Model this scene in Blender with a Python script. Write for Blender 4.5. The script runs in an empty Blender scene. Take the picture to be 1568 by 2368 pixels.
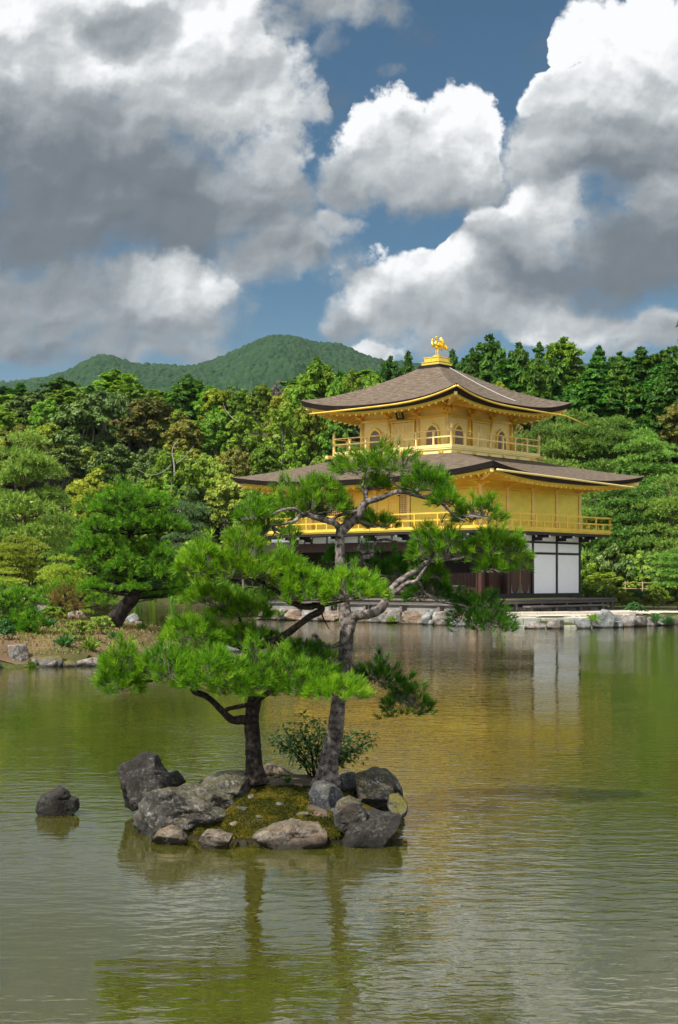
import bpy, math, random
import numpy as np
from mathutils import Vector, Matrix

# ------------------------------------------------------------------ camera, sky, sun, exposure
F, HOR, CX, H = 3400.0, 1342.0, 784.0, 1.95      # focal length and horizon in pixels of a 1568 x 2368 photo; eye height above the water
SC = bpy.context.scene
COL = SC.collection
cam_data = bpy.data.cameras.new('camera')
cam = bpy.data.objects.new('camera', cam_data)
COL.objects.link(cam)
cam.location = (0, 0, H)
cam.rotation_euler = (math.radians(90), 0, 0)
cam_data.sensor_fit = 'VERTICAL'
cam_data.sensor_height = 36.0
cam_data.lens = F / 2368 * 36.0
cam_data.shift_y = (HOR - 1184.0) / 2368.0
cam_data.clip_start = 0.1
cam_data.clip_end = 20000
SC.camera = cam
SC.view_settings.view_transform = 'Standard'
SC.view_settings.look = 'None'
SC.view_settings.exposure = 0.75
SC.view_settings.gamma = 1.0
SC.cycles.use_denoising = True
SC.cycles.sample_clamp_indirect = 6.0
SC.cycles.max_bounces = 8
SC.cycles.transparent_max_bounces = 4

TH = 0.72                                          # the pavilion is turned this much from the picture plane
SOUTH = Vector((-math.sin(TH), -math.cos(TH), 0))
SUN_EL = math.radians(52)
sun_h = Vector((-0.70, -0.714, 0)).normalized()
SUN_DIR = (sun_h * math.cos(SUN_EL) + Vector((0, 0, math.sin(SUN_EL)))).normalized()
sd = bpy.data.lights.new('sun', 'SUN')
sd.energy = 4.7
sd.angle = math.radians(0.55)
sd.color = (1.0, 0.955, 0.88)
sun = bpy.data.objects.new('sun', sd)
COL.objects.link(sun)
sun.rotation_euler = SUN_DIR.to_track_quat('Z', 'Y').to_euler()
sun.location = (-20, -20, 40)


class NT:
    """small helper for building node trees"""
    def __init__(s, tree):
        s.t = tree
        s.n = tree.nodes
        s.l = tree.links

    def _in(s, sock, v):
        if isinstance(v, bpy.types.NodeSocket):
            s.l.new(v, sock)
        else:
            if sock.type == 'RGBA' and len(v) == 3:
                v = (*v, 1)
            sock.default_value = v

    def new(s, kind, out=0, ins=None, **props):
        nd = s.n.new(kind)
        for k, v in props.items():
            setattr(nd, k, v)
        for k, v in (ins or {}).items():
            s._in(nd.inputs[k], v)
        return nd.outputs[out] if out is not None else nd

    def m(s, op, a, b=0.0, c=0.0, clamp=False):
        nd = s.n.new('ShaderNodeMath')
        nd.operation = op
        nd.use_clamp = clamp
        s._in(nd.inputs[0], a)
        s._in(nd.inputs[1], b)
        if op in ('MULTIPLY_ADD', 'SMOOTH_MIN', 'SMOOTH_MAX', 'WRAP', 'COMPARE'):
            s._in(nd.inputs[2], c)
        return nd.outputs[0]

    def vm(s, op, a, b=(0, 0, 0), scale=None):
        nd = s.n.new('ShaderNodeVectorMath')
        nd.operation = op
        s._in(nd.inputs[0], a)
        if op not in ('LENGTH', 'SCALE', 'NORMALIZE'):
            s._in(nd.inputs[1], b)
        if scale is not None:
            s._in(nd.inputs['Scale'], scale)
        return nd.outputs[1] if op in ('DOT_PRODUCT', 'LENGTH', 'DISTANCE') else nd.outputs[0]

    def noise(s, vec, scale, detail=4.0, rough=0.5, out=0, **kw):
        ins = {'Scale': scale, 'Detail': detail, 'Roughness': rough}
        if vec is not None:
            ins['Vector'] = vec
        return s.new('ShaderNodeTexNoise', out, ins, **kw)

    def mix(s, fac, a, b, blend='MIX'):
        nd = s.n.new('ShaderNodeMix')
        nd.data_type = 'RGBA'
        nd.blend_type = blend
        s._in(nd.inputs[0], fac)
        s._in(nd.inputs[6], a)
        s._in(nd.inputs[7], b)
        return nd.outputs[2]

    def ramp(s, fac, stops, interp='LINEAR'):
        nd = s.n.new('ShaderNodeValToRGB')
        nd.color_ramp.interpolation = interp
        el = nd.color_ramp.elements
        while len(el) < len(stops):
            el.new(0.5)
        for e, (p, c) in zip(el, stops):
            e.position = p
            e.color = (*c, 1) if len(c) == 3 else c
        s._in(nd.inputs[0], fac)
        return nd.outputs[0]

    def rng(s, v, a, b, c=0.0, d=1.0, smooth=False):
        nd = s.n.new('ShaderNodeMapRange')
        if smooth:
            nd.interpolation_type = 'SMOOTHSTEP'
        s._in(nd.inputs[0], v)
        for i, x in enumerate((a, b, c, d)):
            s._in(nd.inputs[i + 1], x)
        return nd.outputs[0]


# ---- the sky: Nishita blue with cumulus laid over it by direction
world = bpy.data.worlds.new('World')
SC.world = world
world.use_nodes = True
world.node_tree.nodes.clear()
w = NT(world.node_tree)
dirv = w.new('ShaderNodeTexCoord', 'Generated')
sep = w.new('ShaderNodeSeparateXYZ', None, {0: dirv})
yy = w.m('MAXIMUM', w.m('ABSOLUTE', sep.outputs[1]), 0.22)
pu = w.m('DIVIDE', sep.outputs[0], yy)
pv = w.m('DIVIDE', sep.outputs[2], yy)
P = w.new('ShaderNodeCombineXYZ', 0, {0: pu, 1: pv, 2: .0137})
wn = w.noise(P, 11.0, 3.0, 0.5, out=1)
wf = w.noise(P, 46.0, 4.0, 0.6, out=1)
warp = w.vm('ADD', w.vm('SCALE', w.vm('SUBTRACT', wn, (0.5, 0.5, 0.5)), scale=0.062),
            w.vm('SCALE', w.vm('SUBTRACT', wf, (0.5, 0.5, 0.5)), scale=0.022))
PW = w.vm('MULTIPLY', w.vm('ADD', P, warp), (1, 1, 0))
# cx, cy, rx, ry (photo pixels as directions), brightness at the middle, gain towards the top, weight
CLOUDS = [
    (90, 70, 300, 150, .92, .14, 1), (330, 60, 240, 120, .95, .12, 1), (480, 190, 215, 180, .82, .22, 1),
    (140, 330, 380, 190, .42, .38, 1), (330, 430, 330, 170, .38, .20, 1), (110, 500, 330, 110, .33, .10, 1),
    (570, 300, 130, 120, .74, .2, .8), (600, 430, 130, 120, .66, .25, .9), (290, 62, 105, 62, .40, -.1, 1.6),
    (640, 330, 80, 60, .86, .1, .7),
    (90, 690, 300, 130, .52, .10, .8), (300, 700, 210, 120, .56, .14, .9), (405, 655, 120, 80, .95, .10, 1.05),
    (330, 800, 150, 60, .60, .1, .7), (30, 790, 130, 70, .5, .0, .7),
    (670, 590, 150, 85, .60, .14, .85), (780, 525, 75, 45, .64, .1, .75),
    (1080, 300, 115, 115, .97, .12, 1), (930, 350, 170, 105, .80, .30, 1), (1000, 410, 190, 85, .66, .30, .9),
    (830, 400, 110, 90, .64, .2, .8), (1145, 330, 48, 62, .80, .1, .8),
    (740, 30, 170, 62, .56, .1, .62), (755, 120, 60, 50, .52, .1, .5), (640, 150, 90, 40, .62, .1, .6),
    (1510, 110, 160, 125, .94, .14, 1), (1350, 215, 100, 50, .90, .14, 1), (1450, 330, 215, 130, .52, .42, 1),
    (1290, 370, 80, 75, .80, .2, .9), (1285, 480, 95, 85, .97, .12, 1.1), (1165, 510, 80, 55, .82, .25, .9),
    (1440, 580, 330, 130, .36, .22, 1.2), (1540, 470, 90, 70, .80, .1, 1), (1150, 560, 110, 50, .62, .2, .8),
    (1075, 600, 95, 52, 1.0, .12, 1.1), (985, 690, 190, 105, .72, .25, 1), (838, 695, 42, 42, .90, .1, .8),
    (1230, 700, 180, 70, .70, .2, .8), (1340, 745, 190, 55, .86, .16, .9), (870, 810, 70, 34, .86, .1, .7),
    (1530, 765, 120, 60, .62, .1, .9), (1440, 800, 120, 40, .66, .1, .7), (60, 830, 170, 50, .48, .05, .7), (200, 800, 150, 50, .50, .1, .7), (790, 740, 60, 50, .62, .1, .6), (890, 200, 30, 22, .52, .0, .3),
]
Wmax, Ssum, Wsum = 0.0, 0.0, 0.0
for i, (cx_, cy_, rx, ry, base, gain, wt) in enumerate(CLOUDS):
    c = ((cx_ - CX) / F, (HOR - cy_) / F, 0)
    grow = 1.16 if 880 < cx_ < 1180 and cy_ < 460 else 1.33
    inv = (F / (rx * grow), F / (ry * grow), 0)
    v = w.vm('MULTIPLY', w.vm('SUBTRACT', PW, c), inv)
    q = w.m('SUBTRACT', 1.0, w.vm('DOT_PRODUCT', v, v), clamp=True)
    sh = w.m('ADD', w.vm('DOT_PRODUCT', v, (-.25 * gain, gain, 0)), base)
    k = w.m('MULTIPLY', w.m('MULTIPLY', q, q), wt * wt)
    Wmax = w.m('MAXIMUM', Wmax, w.m('MULTIPLY', q, min(1.0, wt)))
    Ssum = w.m('MULTIPLY_ADD', k, sh, Ssum)
    Wsum = w.m('ADD', Wsum, k)
shade = w.m('DIVIDE', Ssum, w.m('ADD', Wsum, 1e-4))
n1 = w.noise(P, 15.0, 10.0, 0.64)
b1 = w.noise(PW, 21.0, 2.5, 0.45)
b2 = w.noise(w.vm('ADD', PW, (-.004, .008, 0)), 21.0, 2.5, 0.45)
c1 = w.noise(P, 75.0, 4.0, 0.55)
c2 = w.noise(w.vm('ADD', P, (-.0012, .0024, 0)), 75.0, 4.0, 0.55)
# elsewhere in the sky (behind the viewer, overhead): broken cumulus of the same sort
far = w.noise(dirv, 2.6, 5.0, 0.55)
inpic = w.m('MULTIPLY', w.rng(w.m('ABSOLUTE', pu), .27, .45, 1, 0, True), w.rng(pv, .43, .62, 1, 0, True))
inpic = w.m('MULTIPLY', inpic, w.rng(sep.outputs[1], .1, .3, 0, 1))
farW = w.m('MULTIPLY', w.rng(far, .40, .58), w.m('SUBTRACT', 1.0, inpic))
cover = w.m('MAXIMUM', w.m('MULTIPLY', Wmax, inpic), farW)
dens = w.m('MULTIPLY_ADD', w.m('SUBTRACT', n1, .5), 2.3, cover)
soft = w.rng(shade, .45, .92, .74, .22)
alpha = w.rng(dens, .12, w.m('ADD', .12, soft), 0, 1, True)
shade = w.m('ADD', w.m('MULTIPLY', shade, inpic), w.m('MULTIPLY', .86, w.m('SUBTRACT', 1.0, inpic)))
relief = w.m('ADD', w.m('MULTIPLY', w.m('SUBTRACT', b1, b2), .85), w.m('MULTIPLY', w.m('SUBTRACT', c1, c2), .16))
edge = w.m('MULTIPLY', w.rng(dens, .3, .8, 1, 0), .09)
lum = w.m('ADD', w.m('ADD', w.m('ADD', shade, relief), edge), w.m('MULTIPLY', w.m('SUBTRACT', n1, .5), .12))
ccol = w.ramp(lum, [(0.18, (.130, .155, .182)), (0.40, (.165, .195, .225)), (0.60, (.30, .333, .357)),
                    (0.80, (.53, .56, .58)), (1.0, (.98, .99, 1.0))])
sky = w.new('ShaderNodeTexSky', 0, sky_type='NISHITA', sun_disc=False, sun_elevation=SUN_EL,
            sun_rotation=math.atan2(sun_h.x, sun_h.y), altitude=100, air_density=1.0, dust_density=0.6, ozone_density=2.0)
SKY_STR = 0.10
blue = w.mix(1.0, sky, (.205, .335, .375), 'MULTIPLY')
# unseen clouds, behind the viewer round the sun, are brightened to lift shaded walls
clouds_up = w.vm('SCALE', ccol, scale=w.m('MULTIPLY', w.m('MULTIPLY_ADD', w.m('SUBTRACT', 1.0, inpic), .75, 1.0), .595 / SKY_STR))
hz = w.rng(pv, .10, .21, .55, 0, True)
blue = w.mix(w.m('MULTIPLY', hz, .75), blue, (.16 / SKY_STR, .23 / SKY_STR, .30 / SKY_STR))
allsky = w.mix(alpha, blue, clouds_up)
bg = w.new('ShaderNodeBackground', 0, {'Color': allsky, 'Strength': SKY_STR})
w.l.new(bg, w.new('ShaderNodeOutputWorld', None).inputs[0])
world.cycles.sampling_method = 'MANUAL'
world.cycles.sample_map_resolution = 512


# ------------------------------------------------------------------ helpers
def at(px, py, Y):
    """the point at depth Y seen at pixel (px, py) of the photo"""
    return np.array(((px - CX) / F * Y, Y, H + (HOR - py) / F * Y))


def hashf(ix, iy, iz, seed):
    n = (ix.astype(np.int64) * 374761393 + iy.astype(np.int64) * 668265263 + iz.astype(np.int64) * 2147483647 + seed * 974711) & 0xffffffff
    n = ((n ^ (n >> 13)) * 1274126177) & 0xffffffff
    n = ((n ^ (n >> 16)) * 2246822519) & 0xffffffff
    return ((n ^ (n >> 15)) & 0xffffff) / float(0xffffff)


def vnoise(p, seed=0):
    p = np.asarray(p, float)
    i = np.floor(p).astype(np.int64)
    f = p - i
    f = f * f * (3 - 2 * f)
    out = 0
    for dx in (0, 1):
        for dy in (0, 1):
            for dz in (0, 1):
                wt = (f[:, 0] if dx else 1 - f[:, 0]) * (f[:, 1] if dy else 1 - f[:, 1]) * (f[:, 2] if dz else 1 - f[:, 2])
                out = out + wt * hashf(i[:, 0] + dx, i[:, 1] + dy, i[:, 2] + dz, seed)
    return out


def fbm(p, octv=4, seed=0, gain=0.5):
    p = np.asarray(p, float)
    s, a, t = 0, 1.0, 0
    for o in range(octv):
        s = s + a * (vnoise(p * 2 ** o + 17.3 * o, seed + o) - .5)
        t += a
        a *= gain
    return s / t * 2


def worley(x, y, seed=0):
    """distance to the nearest and second nearest jittered cell point, and that cell's random number"""
    ix, iy = np.floor(x).astype(np.int64), np.floor(y).astype(np.int64)
    d1 = np.full(x.shape, 9.0)
    d2 = np.full(x.shape, 9.0)
    cid = np.zeros(x.shape)
    z = np.zeros_like(ix)
    for ox in (-1, 0, 1):
        for oy in (-1, 0, 1):
            cx, cy = ix + ox, iy + oy
            px = cx + .1 + .8 * hashf(cx, cy, z, seed)
            py = cy + .1 + .8 * hashf(cx, cy, z + 1, seed)
            d = np.hypot(x - px, y - py)
            near = d < d1
            d2 = np.where(near, d1, np.minimum(d2, d))
            cid = np.where(near, hashf(cx, cy, z + 2, seed), cid)
            d1 = np.minimum(d1, d)
    return d1, d2, cid


def link(o, parent=None):
    COL.objects.link(o)
    if parent is not None:
        o.parent = parent
    return o


def tag(o, label=None, cat=None, group=None, kind=None):
    for k, v in (('label', label), ('category', cat), ('group', group), ('kind', kind)):
        if v:
            o[k] = v
    return o


def thing(name, label, cat, loc=(0, 0, 0), rz=0.0, group=None):
    o = bpy.data.objects.new(name, None)
    o.empty_display_size = 0.2
    link(o)
    o.location = Vector(loc)
    o.rotation_euler = (0, 0, rz)
    return tag(o, label, cat, group)


def new_mesh(name, V, Fc, mat=None, smooth=False, tint=None, uv=None):
    """V (n,3); Fc: array (m,k) or list of arrays"""
    me = bpy.data.meshes.new(name)
    V = np.asarray(V, np.float32)
    Fl = [np.asarray(f, np.int32) for f in (Fc if isinstance(Fc, list) else [Fc]) if len(f)]
    loops = np.concatenate([f.ravel() for f in Fl])
    tot = np.concatenate([np.full(len(f), f.shape[1], np.int32) for f in Fl])
    me.vertices.add(len(V))
    me.vertices.foreach_set('co', V.ravel())
    me.loops.add(len(loops))
    me.loops.foreach_set('vertex_index', loops)
    me.polygons.add(len(tot))
    me.polygons.foreach_set('loop_start', np.concatenate([[0], np.cumsum(tot)[:-1]]).astype(np.int32))
    me.polygons.foreach_set('loop_total', tot)
    if tint is not None:
        a = me.attributes.new('tint', 'FLOAT', 'FACE')
        a.data.foreach_set('value', np.asarray(tint, np.float32))
    if uv is not None:
        l = me.uv_layers.new(name='UVMap')
        l.data.foreach_set('uv', np.asarray(uv, np.float32)[loops].ravel())
    me.update(calc_edges=True)
    me.polygons.foreach_set('use_smooth', np.full(len(tot), bool(smooth)))
    if mat is not None:
        me.materials.append(mat)
    return me


def obj(name, me, parent=None, loc=None):
    o = bpy.data.objects.new(name, me)
    link(o, parent)
    if loc is not None:
        o.location = Vector(loc)
    return o


def part(name, V, Fc, mat, parent=None, smooth=False, tint=None, uv=None):
    return obj(name, new_mesh(name, V, Fc, mat, smooth, tint, uv), parent)


def center(o):
    """move a mesh object's origin to the middle of its mesh base (keeps it where it is)"""
    me = o.data
    v = np.empty(len(me.vertices) * 3, np.float32)
    me.vertices.foreach_get('co', v)
    v = v.reshape(-1, 3)
    c = np.array([(v[:, 0].min() + v[:, 0].max()) / 2, (v[:, 1].min() + v[:, 1].max()) / 2, v[:, 2].min()])
    me.vertices.foreach_set('co', (v - c).ravel())
    o.location = Vector(c) + Vector(o.location)
    me.update()
    return o


class MB:
    """collects polygons"""
    def __init__(s):
        s.v, s.f, s.n = [], [], 0

    def add(s, V, Fs):
        V = np.asarray(V, float)
        s.v.append(V)
        for f in Fs:
            s.f.append([i + s.n for i in f])
        s.n += len(V)

    def box(s, x0, x1, y0, y1, z0, z1, bev=0.0):
        x0, x1 = min(x0, x1), max(x0, x1)
        y0, y1 = min(y0, y1), max(y0, y1)
        z0, z1 = min(z0, z1), max(z0, z1)
        b = min(bev, (x1 - x0) / 3, (y1 - y0) / 3, (z1 - z0) / 3)
        if b <= 0:
            V = [(x, y, z) for z in (z0, z1) for y in (y0, y1) for x in (x0, x1)]
            s.add(V, [(0, 2, 3, 1), (4, 5, 7, 6), (0, 1, 5, 4), (2, 6, 7, 3), (0, 4, 6, 2), (1, 3, 7, 5)])
            return
        V, idx = [], {}
        for sx in (0, 1):
            for sy in (0, 1):
                for sz in (0, 1):
                    cx, cy, cz = (x0, x1)[sx], (y0, y1)[sy], (z0, z1)[sz]
                    ix, iy, iz = (b, -b)[sx], (b, -b)[sy], (b, -b)[sz]
                    for k, q in enumerate(((0, iy, iz), (ix, 0, iz), (ix, iy, 0))):
                        idx[sx, sy, sz, k] = len(V)
                        V.append((cx + q[0], cy + q[1], cz + q[2]))
        Fs = []
        for a in (0, 1):
            Fs.append([idx[a, p, q, 0] for p, q in ((0, 0), (1, 0), (1, 1), (0, 1))])
            Fs.append([idx[p, a, q, 1] for p, q in ((0, 0), (1, 0), (1, 1), (0, 1))])
            Fs.append([idx[p, q, a, 2] for p, q in ((0, 0), (1, 0), (1, 1), (0, 1))])
        for a in (0, 1):
            for c in (0, 1):
                Fs.append([idx[a, c, 0, 0], idx[a, c, 1, 0], idx[a, c, 1, 1], idx[a, c, 0, 1]])
                Fs.append([idx[a, 0, c, 0], idx[a, 1, c, 0], idx[a, 1, c, 2], idx[a, 0, c, 2]])
                Fs.append([idx[0, a, c, 1], idx[1, a, c, 1], idx[1, a, c, 2], idx[0, a, c, 2]])
        for a in (0, 1):
            for c in (0, 1):
                for e in (0, 1):
                    Fs.append([idx[a, c, e, 0], idx[a, c, e, 1], idx[a, c, e, 2]])
        s.add(V, Fs)

    def cyl(s, x, y, z0, z1, r0, r1=None, n=12):
        r1 = r0 if r1 is None else r1
        a = np.arange(n) / n * 2 * math.pi
        V = [(x + r0 * math.cos(t), y + r0 * math.sin(t), z0) for t in a] + [(x + r1 * math.cos(t), y + r1 * math.sin(t), z1) for t in a]
        s.add(V, [(i, (i + 1) % n, n + (i + 1) % n, n + i) for i in range(n)] + [tuple(range(n))[::-1], tuple(range(n, 2 * n))])

    def prism(s, poly, d0, d1, fn):
        """poly: list of (a, b); extruded from d0 to d1; fn maps (a, b, d) to xyz"""
        n = len(poly)
        V = [fn(a, b, d0) for a, b in poly] + [fn(a, b, d1) for a, b in poly]
        s.add(V, [(i, (i + 1) % n, n + (i + 1) % n, n + i) for i in range(n)] + [tuple(range(n))[::-1], tuple(range(n, 2 * n))])

    def band(s, inner, outer, d0, d1, fn):
        n = len(inner)
        V = [fn(a, b, d) for d in (d0, d1) for p in (inner, outer) for a, b in p]
        Fs = []
        for i in range(n):
            j = (i + 1) % n
            Fs += [(2 * n + i, 2 * n + j, 3 * n + j, 3 * n + i), (i, n + i, n + j, j),
                   (n + i, 3 * n + i, 3 * n + j, n + j), (i, j, 2 * n + j, 2 * n + i)]
        s.add(V, Fs)

    def tube(s, pts, rad, n=6):
        V, Fq = tube(pts, rad, n)
        s.add(V, [tuple(q) for q in Fq] + [tuple(range(n))[::-1], tuple(range(len(V) - n, len(V)))])

    def build(s, name, mat, parent=None, smooth=False):
        me = bpy.data.meshes.new(name)
        me.from_pydata(np.concatenate(s.v).tolist(), [], s.f)
        # make the normals agree
        import bmesh
        bm = bmesh.new()
        bm.from_mesh(me)
        bmesh.ops.recalc_face_normals(bm, faces=bm.faces)
        bm.to_mesh(me)
        bm.free()
        me.polygons.foreach_set('use_smooth', np.full(len(me.polygons), bool(smooth)))
        me.materials.append(mat)
        return obj(name, me, parent)


def catmull(P, per=6):
    P = np.asarray(P, float)
    if len(P) < 3:
        t = np.linspace(0, 1, per + 1)[:, None]
        return P[0] * (1 - t) + P[-1] * t
    Q = np.vstack([2 * P[0] - P[1], P, 2 * P[-1] - P[-2]])
    out = []
    for i in range(1, len(Q) - 2):
        for t in np.arange(per) / per:
            a, b, c, d = Q[i - 1:i + 3]
            out.append(.5 * (2 * b + (c - a) * t + (2 * a - 5 * b + 4 * c - d) * t * t + (3 * b - a - 3 * c + d) * t ** 3))
    out.append(P[-1])
    return np.array(out)


def tube(pts, rad, n=8):
    pts = np.asarray(pts, float)
    rad = np.asarray(rad, float) * np.ones(len(pts))
    T = np.gradient(pts, axis=0)
    T /= np.linalg.norm(T, axis=1)[:, None] + 1e-9
    up = np.array([0.13, -.97, .2])
    N = np.zeros_like(T)
    v = np.cross(T[0], up)
    if np.linalg.norm(v) < .1:
        v = np.cross(T[0], [1, 0, 0])
    for i in range(len(T)):
        v = v - T[i] * np.dot(v, T[i])
        v = v / (np.linalg.norm(v) + 1e-9)
        N[i] = v
    B = np.cross(T, N)
    a = np.arange(n) / n * 2 * math.pi
    V = pts[:, None, :] + rad[:, None, None] * (np.cos(a)[None, :, None] * N[:, None, :] + np.sin(a)[None, :, None] * B[:, None, :])
    m = len(pts)
    i, j = np.meshgrid(np.arange(m - 1), np.arange(n), indexing='ij')
    Fq = np.stack([i * n + j, i * n + (j + 1) % n, (i + 1) * n + (j + 1) % n, (i + 1) * n + j], -1).reshape(-1, 4)
    return V.reshape(-1, 3), Fq


def bark_tube(pts, rad, n=20, per=10, crack=.10, cell=.05, seed=0, knob=.12):
    """a limb with plated bark: catmull path, knobbly radius, cracks pressed in between the plates"""
    k = len(pts)
    C = catmull(pts, per)
    R = np.interp(np.linspace(0, k - 1, len(C)), np.arange(k), rad)
    s = np.concatenate([[0], np.cumsum(np.linalg.norm(np.diff(C, axis=0), axis=1))])
    R = R * (1 + knob * fbm(np.stack([s / (4 * R.mean()), 0 * s + seed, 0 * s], 1), 3, seed))
    V, Fq = tube(C, R, n)
    a = np.tile(np.arange(n) / n, len(C))
    ss = np.repeat(s, n)
    rr = np.repeat(R, n)
    around = np.round(2 * math.pi * np.mean(R) / cell)
    ax = np.maximum(around, 4) * a
    # seam-free: wrap by blending two lookups
    sx = ss / (cell * 2.1)
    d1, d2, c1 = worley(ax + .35 * np.sin(sx * 3.1), sx + 9.7 * seed, seed)
    crackd = np.clip((d2 - d1) / .28, 0, 1)
    disp = (crackd - 1) * crack + (c1 - .5) * crack * .6
    cen = np.repeat(C, n, axis=0)
    Nn = (V - cen)
    nl = np.linalg.norm(Nn, axis=1)[:, None] + 1e-9
    V = cen + Nn * (1 + disp[:, None] + .07 * fbm(V / (rr.mean() * 1.2), 3, seed + 5)[:, None])
    global PLATE
    PLATE = np.clip(crackd * .8 * (.45 + .75 * c1), 0, 1)[Fq].mean(1)
    return V, Fq, C, R


def ico(sub):
    import bmesh
    bm = bmesh.new()
    bmesh.ops.create_icosphere(bm, subdivisions=sub, radius=1.0)
    V = np.array([v.co[:] for v in bm.verts])
    Fc = np.array([[v.index for v in f.verts] for f in bm.faces])
    bm.free()
    return V, Fc


ICO = {k: ico(k) for k in (3, 4, 5)}


def rock_mesh(size, seed, cuts=13, sub=5, sharp=.75, rough=.05, tilt=(0, 0), planes=()):
    """an angular boulder: a ball cut by random planes, then weathered; size = full x, y, z"""
    r = np.random.default_rng(seed)
    D, Fc = ICO[sub]
    n = r.normal(size=(cuts, 3))
    n /= np.linalg.norm(n, axis=1)[:, None]
    d = r.uniform(.58, .95, cuts)
    for p in planes:
        q = np.array(p[:3], float)
        n = np.vstack([n, q / np.linalg.norm(q)])
        d = np.append(d, p[3])
    dots = D @ n.T
    rad = np.min(np.where(dots > .05, d / np.maximum(dots, .05), 9), axis=1)
    rad = np.minimum(rad, 1.25)
    rad = rad * sharp + (1 - sharp) * .85
    V = D * rad[:, None]
    V = V * (1 + rough * 1.6 * fbm(V * 2.2, 4, seed)[:, None])
    # weathering: strata and pits
    st = fbm(V * np.array([2.0, 2.0, 7.0]) + 5, 4, seed + 3)
    pit = np.minimum(0, fbm(V * 6.5, 4, seed + 7) + .12)
    V = V * (1 + rough * .7 * st[:, None] + rough * 1.5 * pit[:, None])
    V -= (V.max(0) + V.min(0)) / 2
    V /= (V.max(0) - V.min(0))
    V *= np.array(size)
    if tilt != (0, 0):
        M = np.array(Matrix.Rotation(tilt[0], 3, 'Y') @ Matrix.Rotation(tilt[1], 3, 'X'))
        V = V @ M.T
    return V, Fc


# ------------------------------------------------------------------ materials
def new_mat(name):
    m = bpy.data.materials.new(name)
    m.use_nodes = True
    m.node_tree.nodes.clear()
    return m, NT(m.node_tree)


def finish(t, shader, disp=None):
    o = t.new('ShaderNodeOutputMaterial', None)
    t.l.new(shader, o.inputs['Surface'])


def bsdf(t, color, rough=.6, metal=0.0, normal=None, spec=.5, **kw):
    ins = {'Base Color': color, 'Roughness': rough, 'Metallic': metal, 'Specular IOR Level': spec}
    if normal is not None:
        ins['Normal'] = normal
    for k, v in kw.items():
        ins[k.replace('_', ' ')] = v
    return t.new('ShaderNodeBsdfPrincipled', 0, ins)


def bump(t, h, strength=.5, dist=.01):
    return t.new('ShaderNodeBump', 0, {'Height': h, 'Strength': strength, 'Distance': dist})


def leaf_mat(name, c1, c2, c3=None, trans=.35, vary=.25, gloss=.25):
    m, t = new_mat(name)
    tint = t.new('ShaderNodeAttribute', 2, attribute_name='tint')
    stops = [(0.0, c1), (.75, c2)] + ([(1.0, c3)] if c3 else [])
    c = t.ramp(tint, stops)
    oi = t.new('ShaderNodeObjectInfo', None)
    rv = oi.outputs['Random']
    hs = t.new('ShaderNodeHueSaturation', 0, {'Hue': t.rng(rv, 0, 1, .5 - .028 * vary / .25, .5 + .012 * vary / .25),
                                              'Value': t.rng(t.m('FRACT', t.m('MULTIPLY', rv, 7.31)), 0, 1, 1 - vary, 1 + vary), 'Color': c})
    d = bsdf(t, hs, .55, spec=gloss)
    tr = t.new('ShaderNodeBsdfTranslucent', 0, {'Color': t.mix(1.0, hs, (1.15, 1.1, .55), 'MULTIPLY')})
    finish(t, t.new('ShaderNodeMixShader', 0, {0: trans, 1: d, 2: tr}))
    return m


def bark_mat(name, dark, light, scale=40.0, plates=False):
    m, t = new_mat(name)
    co = t.new('ShaderNodeTexCoord', 'Object')
    n = t.noise(co, scale, 6, .65)
    n2 = t.noise(co, scale * .22, 3, .5)
    v = t.m('ADD', n, t.m('MULTIPLY', n2, .5))
    if plates:                                       # the plates of the bark are pale, the fissures between them dark
        v = t.m('ADD', t.m('MULTIPLY', v, .55), t.m('MULTIPLY', t.new('ShaderNodeAttribute', 2, attribute_name='tint'), .52))
    c = t.mix(t.rng(v, .50, .95), dark, light)
    finish(t, bsdf(t, c, .9, spec=.2, normal=bump(t, n, .8, .25 / scale)))
    return m


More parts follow.
